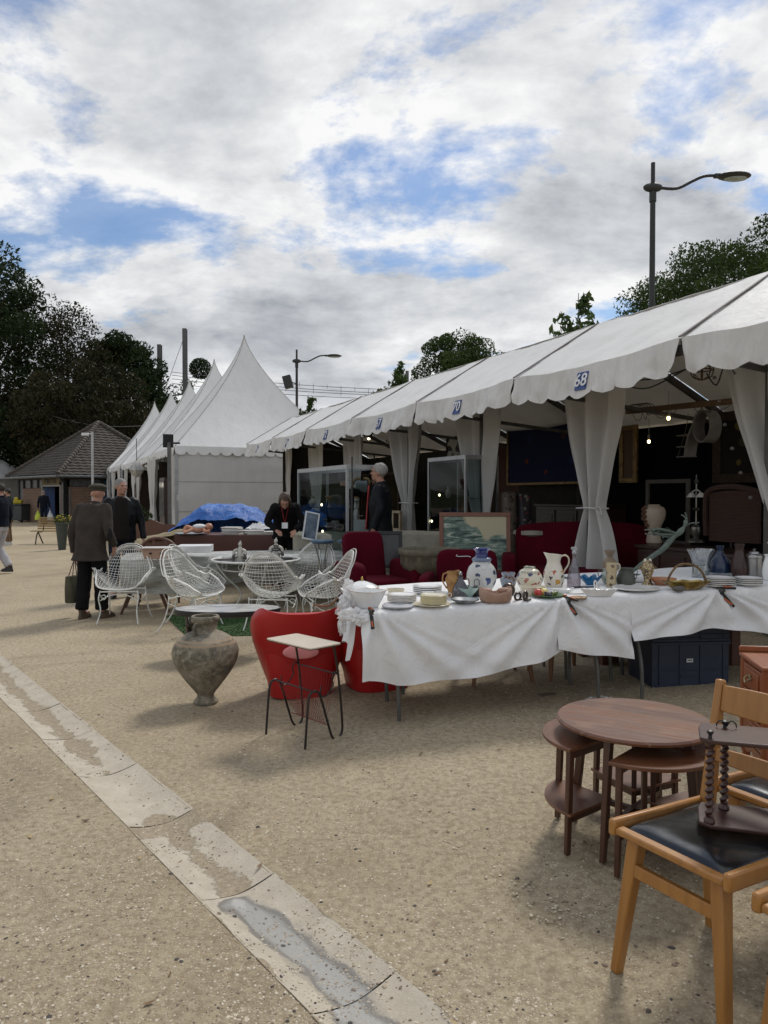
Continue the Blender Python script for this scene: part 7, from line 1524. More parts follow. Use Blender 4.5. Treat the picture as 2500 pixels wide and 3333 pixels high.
# dark red-brown counter with books, doll, tarpaulin
ct_, w_, h_ = boxed('wooden_counter', 'long red brown wooden counter under the stacks of white magazines', 'counter', 568, 900, 1742, 1800, 11.6, .9, wood('redbrown_panel', (.10, .030, .018), (.065, .020, .013), .5, 1, (1.5, 10, 10)), R(3)); ct_.children[0].data.transform(Matrix.Translation((0, 0, 0)))
m = MB(); 
for x in (.06, w_ - .06):
    for y in (.06, .84): m.bar((x, y, -(ct_.location.z - gz(-2, 12))), (x, y, -.002), .06, .06)
m.build('legs', BR, ct_)
CT = ct_.location.z + h_
tv = MB()
def tarp(u, v):
    x = lerp(0, 2.35, u); y = lerp(0, .95, v); h = interp([0, .10, .22, .42, .55, .62, .75, .9, 1], [.0, .26, .50, .48, .42, .26, .36, .38, .24], u) * sin(PI * min(1, .12 + v * .9)) ** .6
    rd = .11 * abs(nz(u * 8 + v * 2, v * 4, 3)) + .13 * abs(nz(u * 3.5, v * 2.5, 1)) + .04 * abs(nz(u * 22, v * 11, 5)); return (x + .03 * nz(u * 5, v * 5), y, .01 + h + rd * (1 if h > .02 else .4))
tv.sheet(tarp, 110, 40, .004); BT = NT('blue_tarpaulin'); v = BT.coord(); BT.set('Base Color', BT.mix(BT.ramp(BT.noise(v, 5, 5, .6, 1), [(.4, 0), (.65, 1)]), (.02, .12, .48), (.04, .20, .62))).set('Roughness', .35); BT.bump(BT.math('ADD', BT.noise(v, 10, 6, .7, 1.8), BT.noise(v, 26, 4, .6, 1.2)), .8, .03)
o = tv.build('tarpaulin', BT.m, smooth=70); p = at(560, 1750, 13); o.location = (p.x - .05, 12.7, CT - .10); o.rotation_euler.z = R(3); o.scale.x = 1.2; tag(o, 'blue tarpaulin heaped over goods in front of the closed pagoda wall', 'tarpaulin')
tt_ = thing('goods_table', 'table hidden under the blue tarpaulin', 'table', (p.x, 12.75, 0), R(3)); m = MB(); m.box(0, 2.6, 0, .9, CT - .16, CT - .11); m.build('tabletop', BR, tt_)
for x in (.1, 2.4): m = MB(); m.bar((x, .1, 0), (x, .1, CT - .16), .05, .05); m.bar((x, .8, 0), (x, .8, CT - .16), .05, .05); m.build('leg_pair', BR, tt_)
PAP = mat('white_paper', (.68, .67, .64), (.55, .54, .51), rough=.8); 
def mags(label, px, py, n_, W, seed, Y=11.75, m_=None):
    r_ = random.Random(seed); p = at(px, py, Y); r = thing('magazine_pile', label, 'paper pile', (p.x, Y, CT + .002), r_.uniform(-.2, .2), 'piles of white papers on the counter'); m = MB()
    for i in range(n_): dx, dy = r_.uniform(-.02, .02), r_.uniform(-.02, .02); m.box(dx, W + dx, dy, .24 + dy, i * .017, i * .017 + .015)
    m.build('sheets', m_ or PAP, r, 20, bevel=.003)
mags('stack of white magazines in the middle of the red brown counter', 722, 1740, 7, .27, 1); mags('pile of white papers left of the bending woman', 800, 1740, 4, .30, 2); mags('lower pile of white papers beside the bending woman', 862, 1742, 3, .24, 3); mags('small pile of pale cards at the back of the counter', 770, 1738, 3, .2, 5, 12.1)
m = MB(); m.grid(lambda u, v: (lerp(0, .42, u), lerp(0, .22, v), .06 * sin(PI * u) * sin(PI * v) * (1.2 + nz(u * 6, v * 6) * 2) + .02 + .03 * abs(nz(u * 12, v * 9))), 30, 16); o = m.build('white_linen', M_CLOTH); o.location = (at(798, 1722, 12.05).x, 12.05, CT + .055); tag(o, 'crumpled white linen heaped behind the magazines', 'linen')
r = thing('doll', 'pink baby doll lying face down on the left of the counter', 'doll', (at(645, 1738, 11.8).x, 11.8, CT + .03), R(25)); SKD = mat('doll_skin', (.55, .27, .17), (.45, .2, .12), rough=.45); m = MB(); m.ell((0, 0, .05), (.12, .07, .06), 14); m.ell((.17, 0, .09), (.065, .06, .06), 14)
for a_ in ([(-.08, .03, .06), (-.17, .07, .10), (-.21, .05, .02)], [(-.08, -.03, .06), (-.16, -.06, .03), (-.24, -.07, .01)], [(.07, -.05, .05), (.09, -.13, .02), (.16, -.15, .03)]): m.tube(smoothpts(a_, 3), .028, 8)
m.build('doll_body', SKD, r, 60); m = MB(); m.ell((.02, .0, .10), (.11, .08, .04), 12); m.build('doll_shirt', M_CLOTH, r, 60)
m = MB(); m.lathe([(.001, 0), (.10, .0), (.26, .02), (.27, .026), (.10, .008), (.001, .006)], 32); o = m.build('round_platter', mat('platter_grey', (.45, .47, .50), (.2, .25, .3), rough=.3, scale=18)); o.location = (at(622, 1745, 11.7).x, 11.75, CT + .003); tag(o, 'large round grey platter under the doll', 'platter')
for i, px in enumerate((768, 786)): m = MB(); m.lathe([(.001, 0), (.02, 0), (.004, .01), (.004, .045), (.025, .06), (.028, .10), (.026, .10), (.001, .06)], 16); o = m.build('wine_glass', CLR); o.location = (at(px, 1725, 12).x, 11.95, CT + .02); tag(o, ['wine glass, left one of two on the counter behind the magazines', 'wine glass, right one of two on the counter behind the magazines'][i], 'glass', 'wine glasses on the counter')
# mirror leaning at the woman's right
p0m = at(983, 1752, 10.7); p1m = at(1036, 1660, 10.9); r = thing('framed_mirror', 'white framed dark mirror leaning beside the bending woman', 'mirror', (p0m.x, 10.7, p0m.z), R(20)); m = MB(); W_m = .20; H_m = .42
M_ = Matrix.Rotation(R(12), 4, 'Y') @ Matrix.Rotation(R(-14), 4, 'X'); m.M = M_; m.box(0, .22, 0, .02, 0, .02); m.box(0, .22, 0, .02, H_m - .02, H_m); m.box(0, .02, 0, .02, .021, H_m - .021); m.box(.20, .22, 0, .02, .021, H_m - .021); m.build('frame', M_WHITE, r); m = MB(); m.M = M_; m.box(.02, .20, .006, .014, .02, H_m - .02); m.build('mirror_glass', mat('dark_mirror', (.05, .07, .10), (.12, .15, .18), rough=.08, metal=.8), r)
# cream covered long table and stools with blue seats
tb3 = thing('covered_table', 'long table under a pale cream cover in front of the far stalls', 'table', (-1.35, 10.9, gz(-1, 11)), R(9)); L3 = 4.0; z3 = at(1400, 1735, 11.6).z - tb3.location.z
m = MB(); m.box(.05, L3, .05, .75, z3 - .05, z3 - .02); m.build('tabletop', BR, tb3)
m = MB(); m.sheet(lambda u, v: (lerp(0, L3, u), .8 - .82 * min(1, v / .6) - .03 * max(0, v - .6) * 3, z3 + .02 * nz(u * 14, v * 3) + (.025 * sin(PI * min(1, v / .6))) - max(0, v - .6) * (.62 + .1 * sin(u * 9)) + 0), 60, 20, .006); m.build('cream_cover', mat('cream_cloth', (.50, .47, .38), (.36, .34, .28), rough=.8, bump=.5, bscale=8, bdist=.03, scale=4), tb3, 60)
m = MB(); m.sheet(lambda u, v: (lerp(.1, L3 - .05, u), -.06 + .03 * sin(u * 50) + .02 * nz(u * 9, v), lerp(z3 - .2, .03, v)), 80, 4, .006); m.build('dark_skirt', mat('navy_cloth', (.008, .014, .03), (.012, .02, .04), rough=.85), tb3, 60)
BS = mat('blue_vinyl', (.10, .16, .24), (.07, .12, .18), rough=.3)
for i, (px, Y) in enumerate(((1050, 9.9), (1135, 10.1))):
    p = at(px, 1765, Y); r = thing('bar_stool', ['blue topped metal stool left of the tall dark red armchair', 'blue topped metal stool half hidden behind the tall dark red armchair'][i], 'stool', (p.x, Y, gz(p.x, Y)), i * .5, 'blue topped metal stools'); hz = p.z - r.location.z + .03; m = MB(); m.lathe([(.001, hz - .05), (.14, hz - .045), (.165, hz - .02), (.16, hz), (.10, hz + .008), (.001, hz + .01)], 28); m.build('seat', BS, r, 60)
    for k in range(4): a = k * PI / 2 + .6; m = MB(); m.tube(smoothpts([(.12 * cos(a), .12 * sin(a), hz - .05), (.045 * cos(a), .045 * sin(a), hz * .55), (.17 * cos(a), .17 * sin(a), 0)], 4), .009, 6); m.build('leg', mat('chrome', (.5, .5, .5), rough=.15, metal=1), r)
# black framed panel leaning, umbrella pole
def leaning(name, label, x0, x1, y0, y1, Y, fr, fm, pm, rz=0, tilt=R(-9), cat='painting', off=0, flo=None):
    a = at(x0, y1, Y); b = at(x1, y0, Y); W = b.x - a.x; Hh = (b.z - a.z) / cos(tilt); r = thing(name, label, cat, (a.x, Y, a.z), rz); m = MB(); m.M = Matrix.Rotation(tilt, 4, 'X')
    m.box(0, W, 0, .03, 0, fr); m.box(0, W, 0, .03, Hh - fr, Hh); m.box(0, fr, 0, .03, fr, Hh - fr); m.box(W - fr, W, 0, .03, fr, Hh - fr); m.build('frame', fm, r, bevel=.004)
    m = MB(); m.M = Matrix.Rotation(tilt, 4, 'X'); m.box(fr, W - fr, .012, .02, fr, Hh - fr); m.build('canvas', pm, r, 0); return r
leaning('dark_picture', 'wide black framed dark panel standing behind the dark red armchair', 1122, 1312, 1730, 1850, 9.4, .045, M_BLACK, mat('dark_panel', (.02, .02, .022), (.05, .05, .05), rough=.3), R(4))
PLNT = NT('plant_painting'); v = PLNT.coord(); st = PLNT.n.new('ShaderNodeMapping'); st.inputs['Rotation'].default_value = (0, R(-38), 0); st.inputs['Scale'].default_value = (1.2, 1, 5.5); PLNT.l.new(v, st.inputs[0]); n1 = PLNT.noise(st.outputs[0], 3.2, 4, .6, 1.1); n2 = PLNT.noise(v, 2.2, 3, .5); xz = PLNT.sep(v)
mk = PLNT.ramp(PLNT.math('ADD', n2, PLNT.math('MULTIPLY', PLNT.math('SUBTRACT', .45, PLNT.math('ABSOLUTE', PLNT.math('SUBTRACT', xz[2], PLNT.math('SUBTRACT', .62, PLNT.math('MULTIPLY', xz[0], .55))))), .9)), [(.58, 0), (.63, 1)])
PLNT.set('Base Color', PLNT.mix(mk, (.48, .44, .30), PLNT.ramp(n1, [(.32, (.02, .035, .03)), (.44, (.07, .12, .10)), (.55, (.17, .24, .20)), (.66, (.42, .46, .38))]))).set('Roughness', .6)
leaning('framed_painting', 'large painting of green plant stems in a red brown wooden frame leaning behind the basin', 1430, 1662, 1668, 1868, 9.7, .055, wood('frame_wood', (.20, .065, .028), (.15, .048, .02), .4, 1.5, (8, 8, 8)), PLNT.m, R(-4), R(-8))
p = at(1146, 1730, 9.9); um = thing('parasol_pole', 'thin upright black pole left of the grey haired man', 'pole', (p.x, 9.9, gz(p.x, 9.9)), 0); m = MB(); hz = at(1146, 1487, 9.9).z - um.location.z; m.tube([(0, 0, 0), (0, 0, hz * .8)], .017, 8); m.tube([(0, 0, hz * .8), (0, 0, hz)], .009, 8); m.build('shaft', M_BLACK, um); m = MB(); m.lathe([(.001, 0), (.2, 0), (.2, .04), (.05, .07), (.03, .2), (.001, .2)], 20); m.build('base', M_BLACK, um)
# floodlight stand at the pagoda corner
p = tpos(552, 20.6); fl = thing('floodlight_stand', 'dark post with a square floodlight at the corner of the nearest pagoda tent', 'floodlight', p, 0); hz = at(552, 1440, 20.6).z; m = MB(); m.box(-.045, .045, -.045, .045, 0, hz); m.build('post', M_STEEL, fl); m = MB(); m.M = Matrix.Translation((-.03, 0, hz + .06)) @ Matrix.Rotation(R(20), 4, 'Z') @ Matrix.Rotation(R(8), 4, 'X'); m.box(-.14, .14, -.05, .05, -.2, .17); m.M = None; m.bar((.0, 0, hz - .02), (.3, 0, hz - .02), .05, .05); m.build('floodlight', M_BLACK, fl, bevel=.01)
# thin white post with camera in front of the toilet block
p = tpos(302, 30); wp = thing('white_post', 'thin white post with a small camera in front of the tiled roof', 'post', p, 0); hz = at(302, 1405, 30).z; m = MB(); m.tube([(0, 0, 0), (0, 0, hz)], .05, 8); m.build('shaft', mat('post_white', (.5, .5, .5), rough=.5), wp); m = MB(); m.box(-.42, -.15, -.06, .06, hz - .16, hz - .05); m.bar((-.15, 0, hz - .1), (0, 0, hz - .06), .04, .03); m.build('camera_housing', M_WHITE, wp, bevel=.01)
# bin, yellow thing, bench, planter
p = gp(68, 1700); bn = thing('wheelie_bin', 'large grey wheeled bin by the brick wall of the toilet block', 'bin', (p.x, p.y, 0), R(-20)); m = MB(); m.box(-.45, .45, -.4, .4, .12, .98, taper=.06); m.build('body', mat('bin_grey', (.05, .06, .062), (.035, .042, .045), rough=.5), bn, bevel=.03); m = MB(); m.box(-.5, .5, -.45, .45, .985, 1.06); m.build('lid', mat('bin_lid', (.02, .025, .03), rough=.5), bn, bevel=.03)
m = MB(); m.tube([(-.4, -.3, .09), (-.34, -.3, .09)], .09, 12); m.tube([(.34, -.3, .09), (.4, -.3, .09)], .09, 12); m.build('wheels', M_BLACK, bn)
YP = mat('yellow_plastic', (.55, .45, .03), rough=.5); m = MB(); m.box(0, .55, 0, .3, 0, .22, taper=.05); m.box(.1, .3, .05, .2, .221, .38); o = m.build('yellow_cart', YP, bevel=.03); o.location = (p.x - .4, p.y - .2, 1.065); tag(o, 'yellow plastic object lying on the lid of the grey bin', 'plastic object')
TK = wood('bench_slat', (.42, .29, .12), (.30, .20, .08), .6, 1, (1, 8, 8)); p = gp(115, 1771); bb = thing('park_bench', 'slatted wooden park bench with thin dark iron legs', 'bench', (p.x - .1, p.y, 0), R(-6)); 
m = MB()
for k in range(6): m.box(0, 1.9, .30 + .012 * k, .33 + .012 * k, .46 + k * .068, .505 + k * .068)
m.build('backrest', TK, bb, bevel=.004); m = MB()
for k in range(5): m.box(0, 1.9, -.12 + k * .085, -.055 + k * .085, .40, .43)
m.build('seat', TK, bb, bevel=.004)
for x in (.2, 1.65): m = MB(); m.tube(smoothpts([(x, -.14, 0), (x, -.1, .2), (x, 0, .38), (x, .2, .38), (x, .3, .44), (x, .39, .86)], 3), .02, 6); m.tube([(x, .02, .37), (x, .28, 0)], .02, 6); m.build('leg', M_BLACK, bb)
p = gp(208, 1790); pn = thing('planter', 'tall dark planter with small yellow flowering plants beside the bench', 'planter', (p.x - .05, p.y, 0), 0); m = MB(); m.lathe([(.001, 0), (.10, 0), (.17, .72), (.19, .74), (.18, .78), (.15, .78), (.001, .70)], 20); m.build('pot', mat('planter_green', (.05, .06, .05), rough=.6), pn); lm = MB(); tn = []; leaves(lm, tn, (0, 0, .86), .22, 260, .07, random.Random(3), .7); o = lm.build('plants', LEAF['green'], pn, 0); a = o.data.attributes.new('tone', 'FLOAT', 'POINT'); a.data.foreach_set('value', tn)
m = MB(); r_ = random.Random(2)
for _ in range(16): m.ell((r_.uniform(-.2, .2), r_.uniform(-.2, .2), r_.uniform(.85, 1.0)), (.025,) * 3, 6)
m.build('blossoms', YP, pn)
# ------------------------------------------------------------------ things inside the stalls (placed on planes parallel to the row)
def rowpt(px, py, t):
    r_ = ray(px, py); o = ES + NS * t; k = (o - Vector((0, 0, EYE))).xy.to_3d().dot(NS) / r_.dot(NS); return Vector((0, 0, EYE)) + r_ * k
def rowframe(name, label, cat, x0, x1, y0, y1, t, group=None, base_floor=False):
    """empty at the lower left corner with local x along the row (to the right), returns width, height"""
    xm = (x0 + x1) / 2; A = rowpt(x0, y1, t); B = rowpt(x1, y1, t); top = rowpt(xm, y0, t).z; bot = rowpt(xm, y1, t).z
    r = thing(name, label, cat, (A.x, A.y, bot), RZ, group); return r, (Vector((B.x - A.x, B.y - A.y))).length, top - bot
def picture(label, x0, x1, y0, y1, t, fm, pm, fr=.07, name='framed_painting', cat='painting'):
    r, W, Hh = rowframe(name, label, cat, x0, x1, y0, y1, t); m = MB(); m.box(0, W, -.03, .02, 0, fr); m.box(0, W, -.03, .02, Hh - fr, Hh); m.box(0, fr, -.03, .02, fr, Hh - fr); m.box(W - fr, W, -.03, .02, fr, Hh - fr); m.build('frame', fm, r, bevel=.008)
    m = MB(); m.box(fr, W - fr, -.008, 0, fr, Hh - fr); m.build('canvas', pm, r, 0); return r
GF = mat('gilt_frame', (.28, .18, .07), (.14, .09, .035), rough=.35, metal=.6, scale=20, bump=.6, bscale=50, bdist=.01); DG = mat('dull_gilt', (.055, .03, .012), (.025, .014, .007), rough=.5, metal=.3, scale=25, bump=.8, bscale=40, bdist=.02)
BLP = dotmat('blue_abstract', (.004, .010, .055), [(.16, .03, .012), (.01, .02, .10), (.10, .03, .02), (.004, .008, .04)], 3.2, .28, None, .9, 0)
picture('large dark blue abstract painting with red shapes in a silver gilt frame', 1652, 1893, 1372, 1578, 3.25, GF, BLP, .05)
DKP = mat('dark_oil', (.012, .010, .008), (.03, .022, .008), rough=.9, spec=.1, scale=3); FLP = dotmat('flower_oil', (.008, .007, .006), [(.12, .09, .02), (.05, .04, .02), (.02, .02, .012), (.10, .05, .02)], 5, .34, None, .9, 0)
picture('tall dark flower painting in a heavy carved frame, right side of stall 68', 2322, 2500, 1335, 1572, 3.3, DG, FLP, .13)
picture('narrow brown painting in a gilt frame beside the tied curtain', 2018, 2075, 1385, 1572, 3.35, GF, mat('brown_oil', (.09, .035, .012), rough=.5), .08)
picture('small dark poster in a black frame above the glass cabinet', 1455, 1512, 1420, 1500, 2.9, M_BLACK, dotmat('poster_bw', (.35, .35, .33), [(.01, .01, .012), (.01, .01, .01), (.3, .25, .02)], 4.5, .6), .02, 'framed_poster', 'poster')
picture('painting with yellow and blue patches partly behind the curtain', 1500, 1542, 1425, 1510, 2.7, mat('thin_frame', (.05, .03, .02)), dotmat('yellow_patches', (.40, .32, .03), [(.02, .03, .12), (.4, .3, .03), (.03, .03, .03)], 7, .4), .015)
for x0, x1, y0, y1, t, lb in ((2100, 2240, 1560, 1770, 2.2, 'empty pale wooden picture frame standing behind the vine covered jar'),):
    r, W, Hh = rowframe('empty_frame', lb, 'picture frame', x0, x1, y0, y1, t); m = MB(); m.box(0, W, 0, .03, Hh - .05, Hh); m.box(0, .045, 0, .03, 0, Hh - .05); m.box(W - .045, W, 0, .03, 0, Hh - .05); m.box(0.045, W - .045, 0, .03, 0, .05); m.build('frame', mat('taupe_frame', (.10, .085, .07), (.07, .06, .05), rough=.6), r)
def standing(name, label, cat, px, ybot, ytop, t, build, group=None):
    p = rowpt(px, ybot, t); top = rowpt(px, ytop, t).z; r = thing(name, label, cat, p, RZ, group); build(r, top - p.z); return r
# dark sideboards along the stall
SBW = wood('sideboard_wood', (.040, .014, .009), (.022, .008, .006), .4, 1.5, (2, 8, 8))
def side(label, x0, x1, ytop, t, dep=.5, doors=3, name='sideboard'):
    A = rowpt(x0, ytop, t); B = rowpt(x1, ytop, t); g0 = gz(A.x, A.y); r = thing(name, label, 'sideboard', (A.x, A.y, g0), RZ); W = (Vector((B.x - A.x, B.y - A.y))).length; Hh = A.z - g0
    m = MB(); m.box(0, W, 0, dep, .08, Hh - .04); m.box(-.03, W + .03, -.03, dep, Hh - .038, Hh); m.build('carcass', SBW, r, bevel=.005)
    for k in range(doors):
        m = MB(); x = W * k / doors; m.box(x + .03, x + W / doors - .03, -.018, -.001, .14, Hh - .1); m.box(x + .09, x + W / doors - .09, -.026, -.0185, .22, Hh - .18); d_ = m.build('door', SBW, r, bevel=.004); m = MB(); m.ell((x + .07, -.03, Hh * .5), (.015,) * 3, 8); m.build('knob', mat('old_brass', (.35, .28, .16), rough=.35, metal=.8), d_)
    return r, Hh
side('dark carved sideboard along the back of stall 70', 1745, 1960, 1640, 3.0, .5, 3)
side('low red brown cabinet carrying the jar and the oil lamps', 2075, 2330, 1772, 1.4, .55, 3)
side('dark low cabinet at the right edge behind the canister', 2335, 2560, 1800, 1.2, .5, 2)
# vine jar
def vj(r, H_):
    m = MB(); m.lathe([(a * H_ * .72, b * H_) for a, b in [(.001, 0)] + smoothprof([(.24, 0), (.27, .03), (.22, .25), (.16, .30), (.20, .36), (.36, .62), (.40, .80), (.34, .92), (.20, .97), (.22, 1.0)])], 28); m.build('body', mat('jar_clay', (.50, .42, .34), (.42, .34, .27), rough=.6), r, 60)
    m = MB(); r_ = random.Random(1)
    for k in range(40): a = -PI / 2 - .3 + .3 * sin(k * .7); z = H_ * (.45 + .5 * k / 40); R_ = H_ * (.29 if z > .6 * H_ else .22); m.ell((R_ * cos(a) * .98, R_ * sin(a), z), (.022, .016, .02), 6)
    m.build('vine_relief', mat('vine_brown', (.13, .06, .035), rough=.7), r, 60)
standing('ceramic_jar', 'pale clay jar with a brown vine relief on the low red brown cabinet', 'jar', 2128, 1768, 1642, 1.7, vj)
# table lamp stand with two glass shades
def oil(r, H_):
    m = MB(); m.lathe([(.001, 0), (.10, 0), (.09, .02), (.03, .05), (.06, .10), (.055, .17), (.02, .20), (.001, .20)], 20); m.tube([(0, 0, .2), (0, 0, H_)], .009, 8); m.lathe([(.012, H_ - .05), (.03, H_ - .03), (.012, H_), (.006, H_ + .04), (.001, H_ + .06)], 12); m.lathe([(.02, H_ * .5), (.05, H_ * .52), (.02, H_ * .55)], 14); m.build('stand', mat('tarnished_silver', (.22, .22, .21), (.12, .12, .11), rough=.3, metal=.9), r)
    for s_ in (-1, 1): m = MB(); m.tube([(0, 0, H_ * .84), (s_ * .06, 0, H_ * .80)], .006, 6); m.lathe([(.018, H_ * .79), (.05, H_ * .73), (.055, H_ * .715), (.045, H_ * .735), (.012, H_ * .79)], 16, (s_ * .065, 0, 0)); m.build('glass_shade', mat('opal_glass', (.55, .54, .50), rough=.3), r)
standing('table_lamp', 'tall silver table lamp with two small opal shades in stall 68', 'lamp', 2265, 1765, 1560, 1.55, oil)
# wicker chair
def wick(r, H_):
    m = MB(); m.sheet(lambda u, v: (lerp(-.3, .3, u), .05 * cos(u * PI * 2) * .4, lerp(0.0, H_ + .03 * sin(PI * u) - .02, v)), 24, 14, .03); m.build('backrest', NTW, r)
    m = MB(); m.tube(smoothpts([(-.33, 0, H_ * .1), (-.34, 0, H_ * .8), (-.28, 0, H_ + .02), (0, 0, H_ + .05), (.28, 0, H_), (.36, 0, H_ * .93)], 4), .03, 8); m.build('rim', NTW, r)
NTW = NT('dark_wicker'); v = NTW.coord(); w1 = NTW.wave(v, 22, 1, 2, 1, dirn='Z'); w2 = NTW.wave(v, 12, 1, 2, 1, dirn='X'); NTW.set('Base Color', NTW.mix(NTW.math('MULTIPLY', w1, w2), (.025, .009, .005), (.07, .026, .012))).set('Roughness', .7); NTW.bump(w1, .6, .01); NTW = NTW.m
standing('wicker_chair_back', 'dark red brown wicker chair back at the right of stall 68', 'chair', 2385, 1765, 1600, 1.3, wick)
# curled white shelf (spiral ribbon) hanging
def curl(r, H_):
    pts = []
    for k in range(40):
        t_ = k / 39; a = lerp(-PI * .75, PI * 1.45, min(1, t_ / .62))
        if t_ < .62: pts.append((.07 + .17 * cos(-a + 1.2) * .8, H_ * .70 + .20 * sin(-a + 1.2)))
        else: s_ = (t_ - .62) / .38; pts.append((pts_e[0] - .10 * sin(s_ * PI * .6), pts_e[1] - s_ * H_ * .62)) if False else pts.append((lerp(pts[-1][0], -.22, .12), pts[-1][1] - H_ * .62 / 15))
    m = MB(); m.sheet(lambda u, v: (interp(list(range(40)), [p[0] for p in pts], u * 39), -.1 + .2 * v, interp(list(range(40)), [p[1] for p in pts], u * 39)), 80, 3, .02); m.build('ribbon', mat('shelf_pale', (.26, .25, .24), (.2, .19, .18), rough=.5), r, 60)
    m = MB()
    for z in (.12, .32, .55): m.box(-.34, -.16, -.09, .09, H_ * z, H_ * z + .012)
    m.build('glass_shelves', mat('shelf_pale', (.3, .3, .3)), r)
standing('curled_shelf', 'pale curled ribbon shaped wall shelf in stall 68', 'shelf', 2285, 1505, 1340, 2.6, curl)
# hanging bulbs and cables
LIT = mat('lit_bulb', (1, .8, .45), emis=((1, .72, .34), 9.0)); LITS = mat('lit_small', (1, .85, .6), emis=((1, .80, .5), 7.0))
def bulb(label, px, py, t, s=1, cord=True):
    p = rowpt(px, py, t); r = thing('hanging_bulb', label, 'light bulb', p, RZ, 'lit bulbs in stall 68'); m = MB(); m.ell((0, 0, 0), (.022 * s, .022 * s, .028 * s), 12); m.build('bulb', LIT, r); m = MB(); m.tube([(0, 0, .02 * s), (0, 0, .10)], .018, 8); m.tube([(0, 0, .1), (0, 0, .35)], .005, 5); m.build('holder', mat('holder_white', (.35, .35, .33), rough=.5), r)
bulb('lit bulb in a white holder hanging from the beam of stall 68', 2176, 1361, 2.4); bulb('lit bulb lower in the dark of stall 68', 2112, 1437, 3.2)
b = MB(); A = rowpt(2040, 1340, 2.3); B = rowpt(2420, 1302, 2.3); b.bar(A, B, .05, .07); tag(b.build('wooden_beam', wood('raw_beam', (.20, .12, .06), (.13, .08, .04), .7, 1, (2, 8, 8))), 'raw wooden beam carrying cables across stall 68', 'beam')
b = MB(); r_ = random.Random(4)
for k in range(9): u0 = r_.random() * .8; P1 = A.lerp(B, u0); P2 = A.lerp(B, u0 + r_.uniform(.05, .2)); b.tube(smoothpts([P1, P1.lerp(P2, .3) + Vector((0, -.03, -.10 * r_.uniform(.4, 1.3))), P1.lerp(P2, .7) + Vector((0, -.03, -.12 * r_.uniform(.3, 1.2))), P2], 4), .005, 4)
for k in range(5): c_ = A.lerp(B, .08 + .03 * k); b.tube([c_ + Vector((.0, .0, .03)) + Vector((.10 * cos(a), 0, .06 * sin(a))) for a in [2 * PI * j / 14 for j in range(14)]], .006, 4, True)
b.tube(smoothpts([rowpt(2240, 1345, 2.3), rowpt(2232, 1400, 2.3), rowpt(2205, 1490, 2.4)], 4), .005, 4)
tag(b.build('cables', mat('cable_grey', (.12, .11, .09), rough=.7)), 'tangle of electric cables hanging from the wooden beam of stall 68', 'cables')
b = MB(); P1, P2 = rowpt(2045, 1240, .6), rowpt(2240, 1200, .3); b.tube(smoothpts([P1, P1.lerp(P2, .5) + Vector((0, 0, -.03)), P2], 4), .008, 5); P1, P2 = rowpt(2045, 1258, .8), rowpt(2235, 1200, .3); b.tube(smoothpts([P1, P1.lerp(P2, .4) + Vector((0, 0, -.08)), P2], 4), .008, 5); P1, P2 = rowpt(2300, 1215, .9), rowpt(2370, 1180, .5); b.tube(smoothpts([P1, P1.lerp(P2, .5) + Vector((0, 0, -.16)), P2, rowpt(2420, 1290, 2.2)], 4), .007, 5)
tag(b.build('power_cable', M_BLACK), 'black power cables looped under the roof edge of stall 68', 'cables')
def cage(r, H_):
    m = MB()
    for k in range(8): a = k * PI / 4; m.tube(smoothpts([(0, 0, .12), (.10 * cos(a), .10 * sin(a), .05), (.09 * cos(a), .09 * sin(a), -.06), (0, 0, -.10)], 3), .006, 4)
    m.tube([(.1 * cos(a), .1 * sin(a), 0) for a in [2 * PI * j / 16 for j in range(16)]], .006, 4, True); m.build('cage_wires', mat('rust_wire', (.10, .055, .03), rough=.7), r)
standing('wire_cage_lamp', 'small rusty wire cage hanging under the nearest roof edge', 'lamp', 2285, 1205, 1190, .9, cage)
# rugs
RG = [dotmat('rug_beige', (.11, .09, .07), [(.05, .035, .03), (.15, .12, .09), (.07, .03, .025)], 16, .45, None, .95), dotmat('rug_dark', (.025, .02, .025), [(.20, .17, .14), (.12, .03, .03), (.03, .03, .05)], 16, .4, None, .95)]
for i, (px, lb) in enumerate(((1662, 'rolled beige rug standing upright behind the plant painting'), (1710, 'rolled dark patterned rug standing beside the beige one'))):
    t = 1.5 + .25 * i; p = rowpt(px, 1700, t); g0 = gz(p.x, p.y); top = rowpt(px, 1600 + 6 * i, t).z - g0; r = thing('rolled_rug', lb, 'rug', (p.x, p.y, g0), RZ, 'rolled rugs', tilt=(R(4), R(3), 0)); m = MB(); sp = [(.115 * (1 - .02 * k / 10) * cos(k * .35), .115 * (1 - .006 * k) * sin(k * .35)) for k in range(80)]; m.tube([(0, 0, 0), (0, 0, top - .02), (0, 0, top)], [.12, .12, .10], 22); m.build('roll', RG[i], r, 60)
m = MB(); m.lathe([(.001, 0), (.20, .01), (.25, .04), (.24, .09), (.12, .115), (.001, .12)], 28); o = m.build('round_pouffe', mat('pouffe_cream', (.33, .31, .27), (.26, .25, .22), rough=.8)); p = rowpt(1730, 1748, .95); o.location = p; tag(o, 'round pale cushion top showing above the left end of the sofa', 'cushion')
pz = thing('stool_base', 'dark stool carrying the round pale cushion behind the sofa', 'stool', (p.x, p.y, gz(p.x, p.y)), RZ); m = MB(); m.tube([(0, 0, 0), (0, 0, p.z - gz(p.x, p.y) - .001)], .14, 16); m.build('drum', M_BLACK, pz)
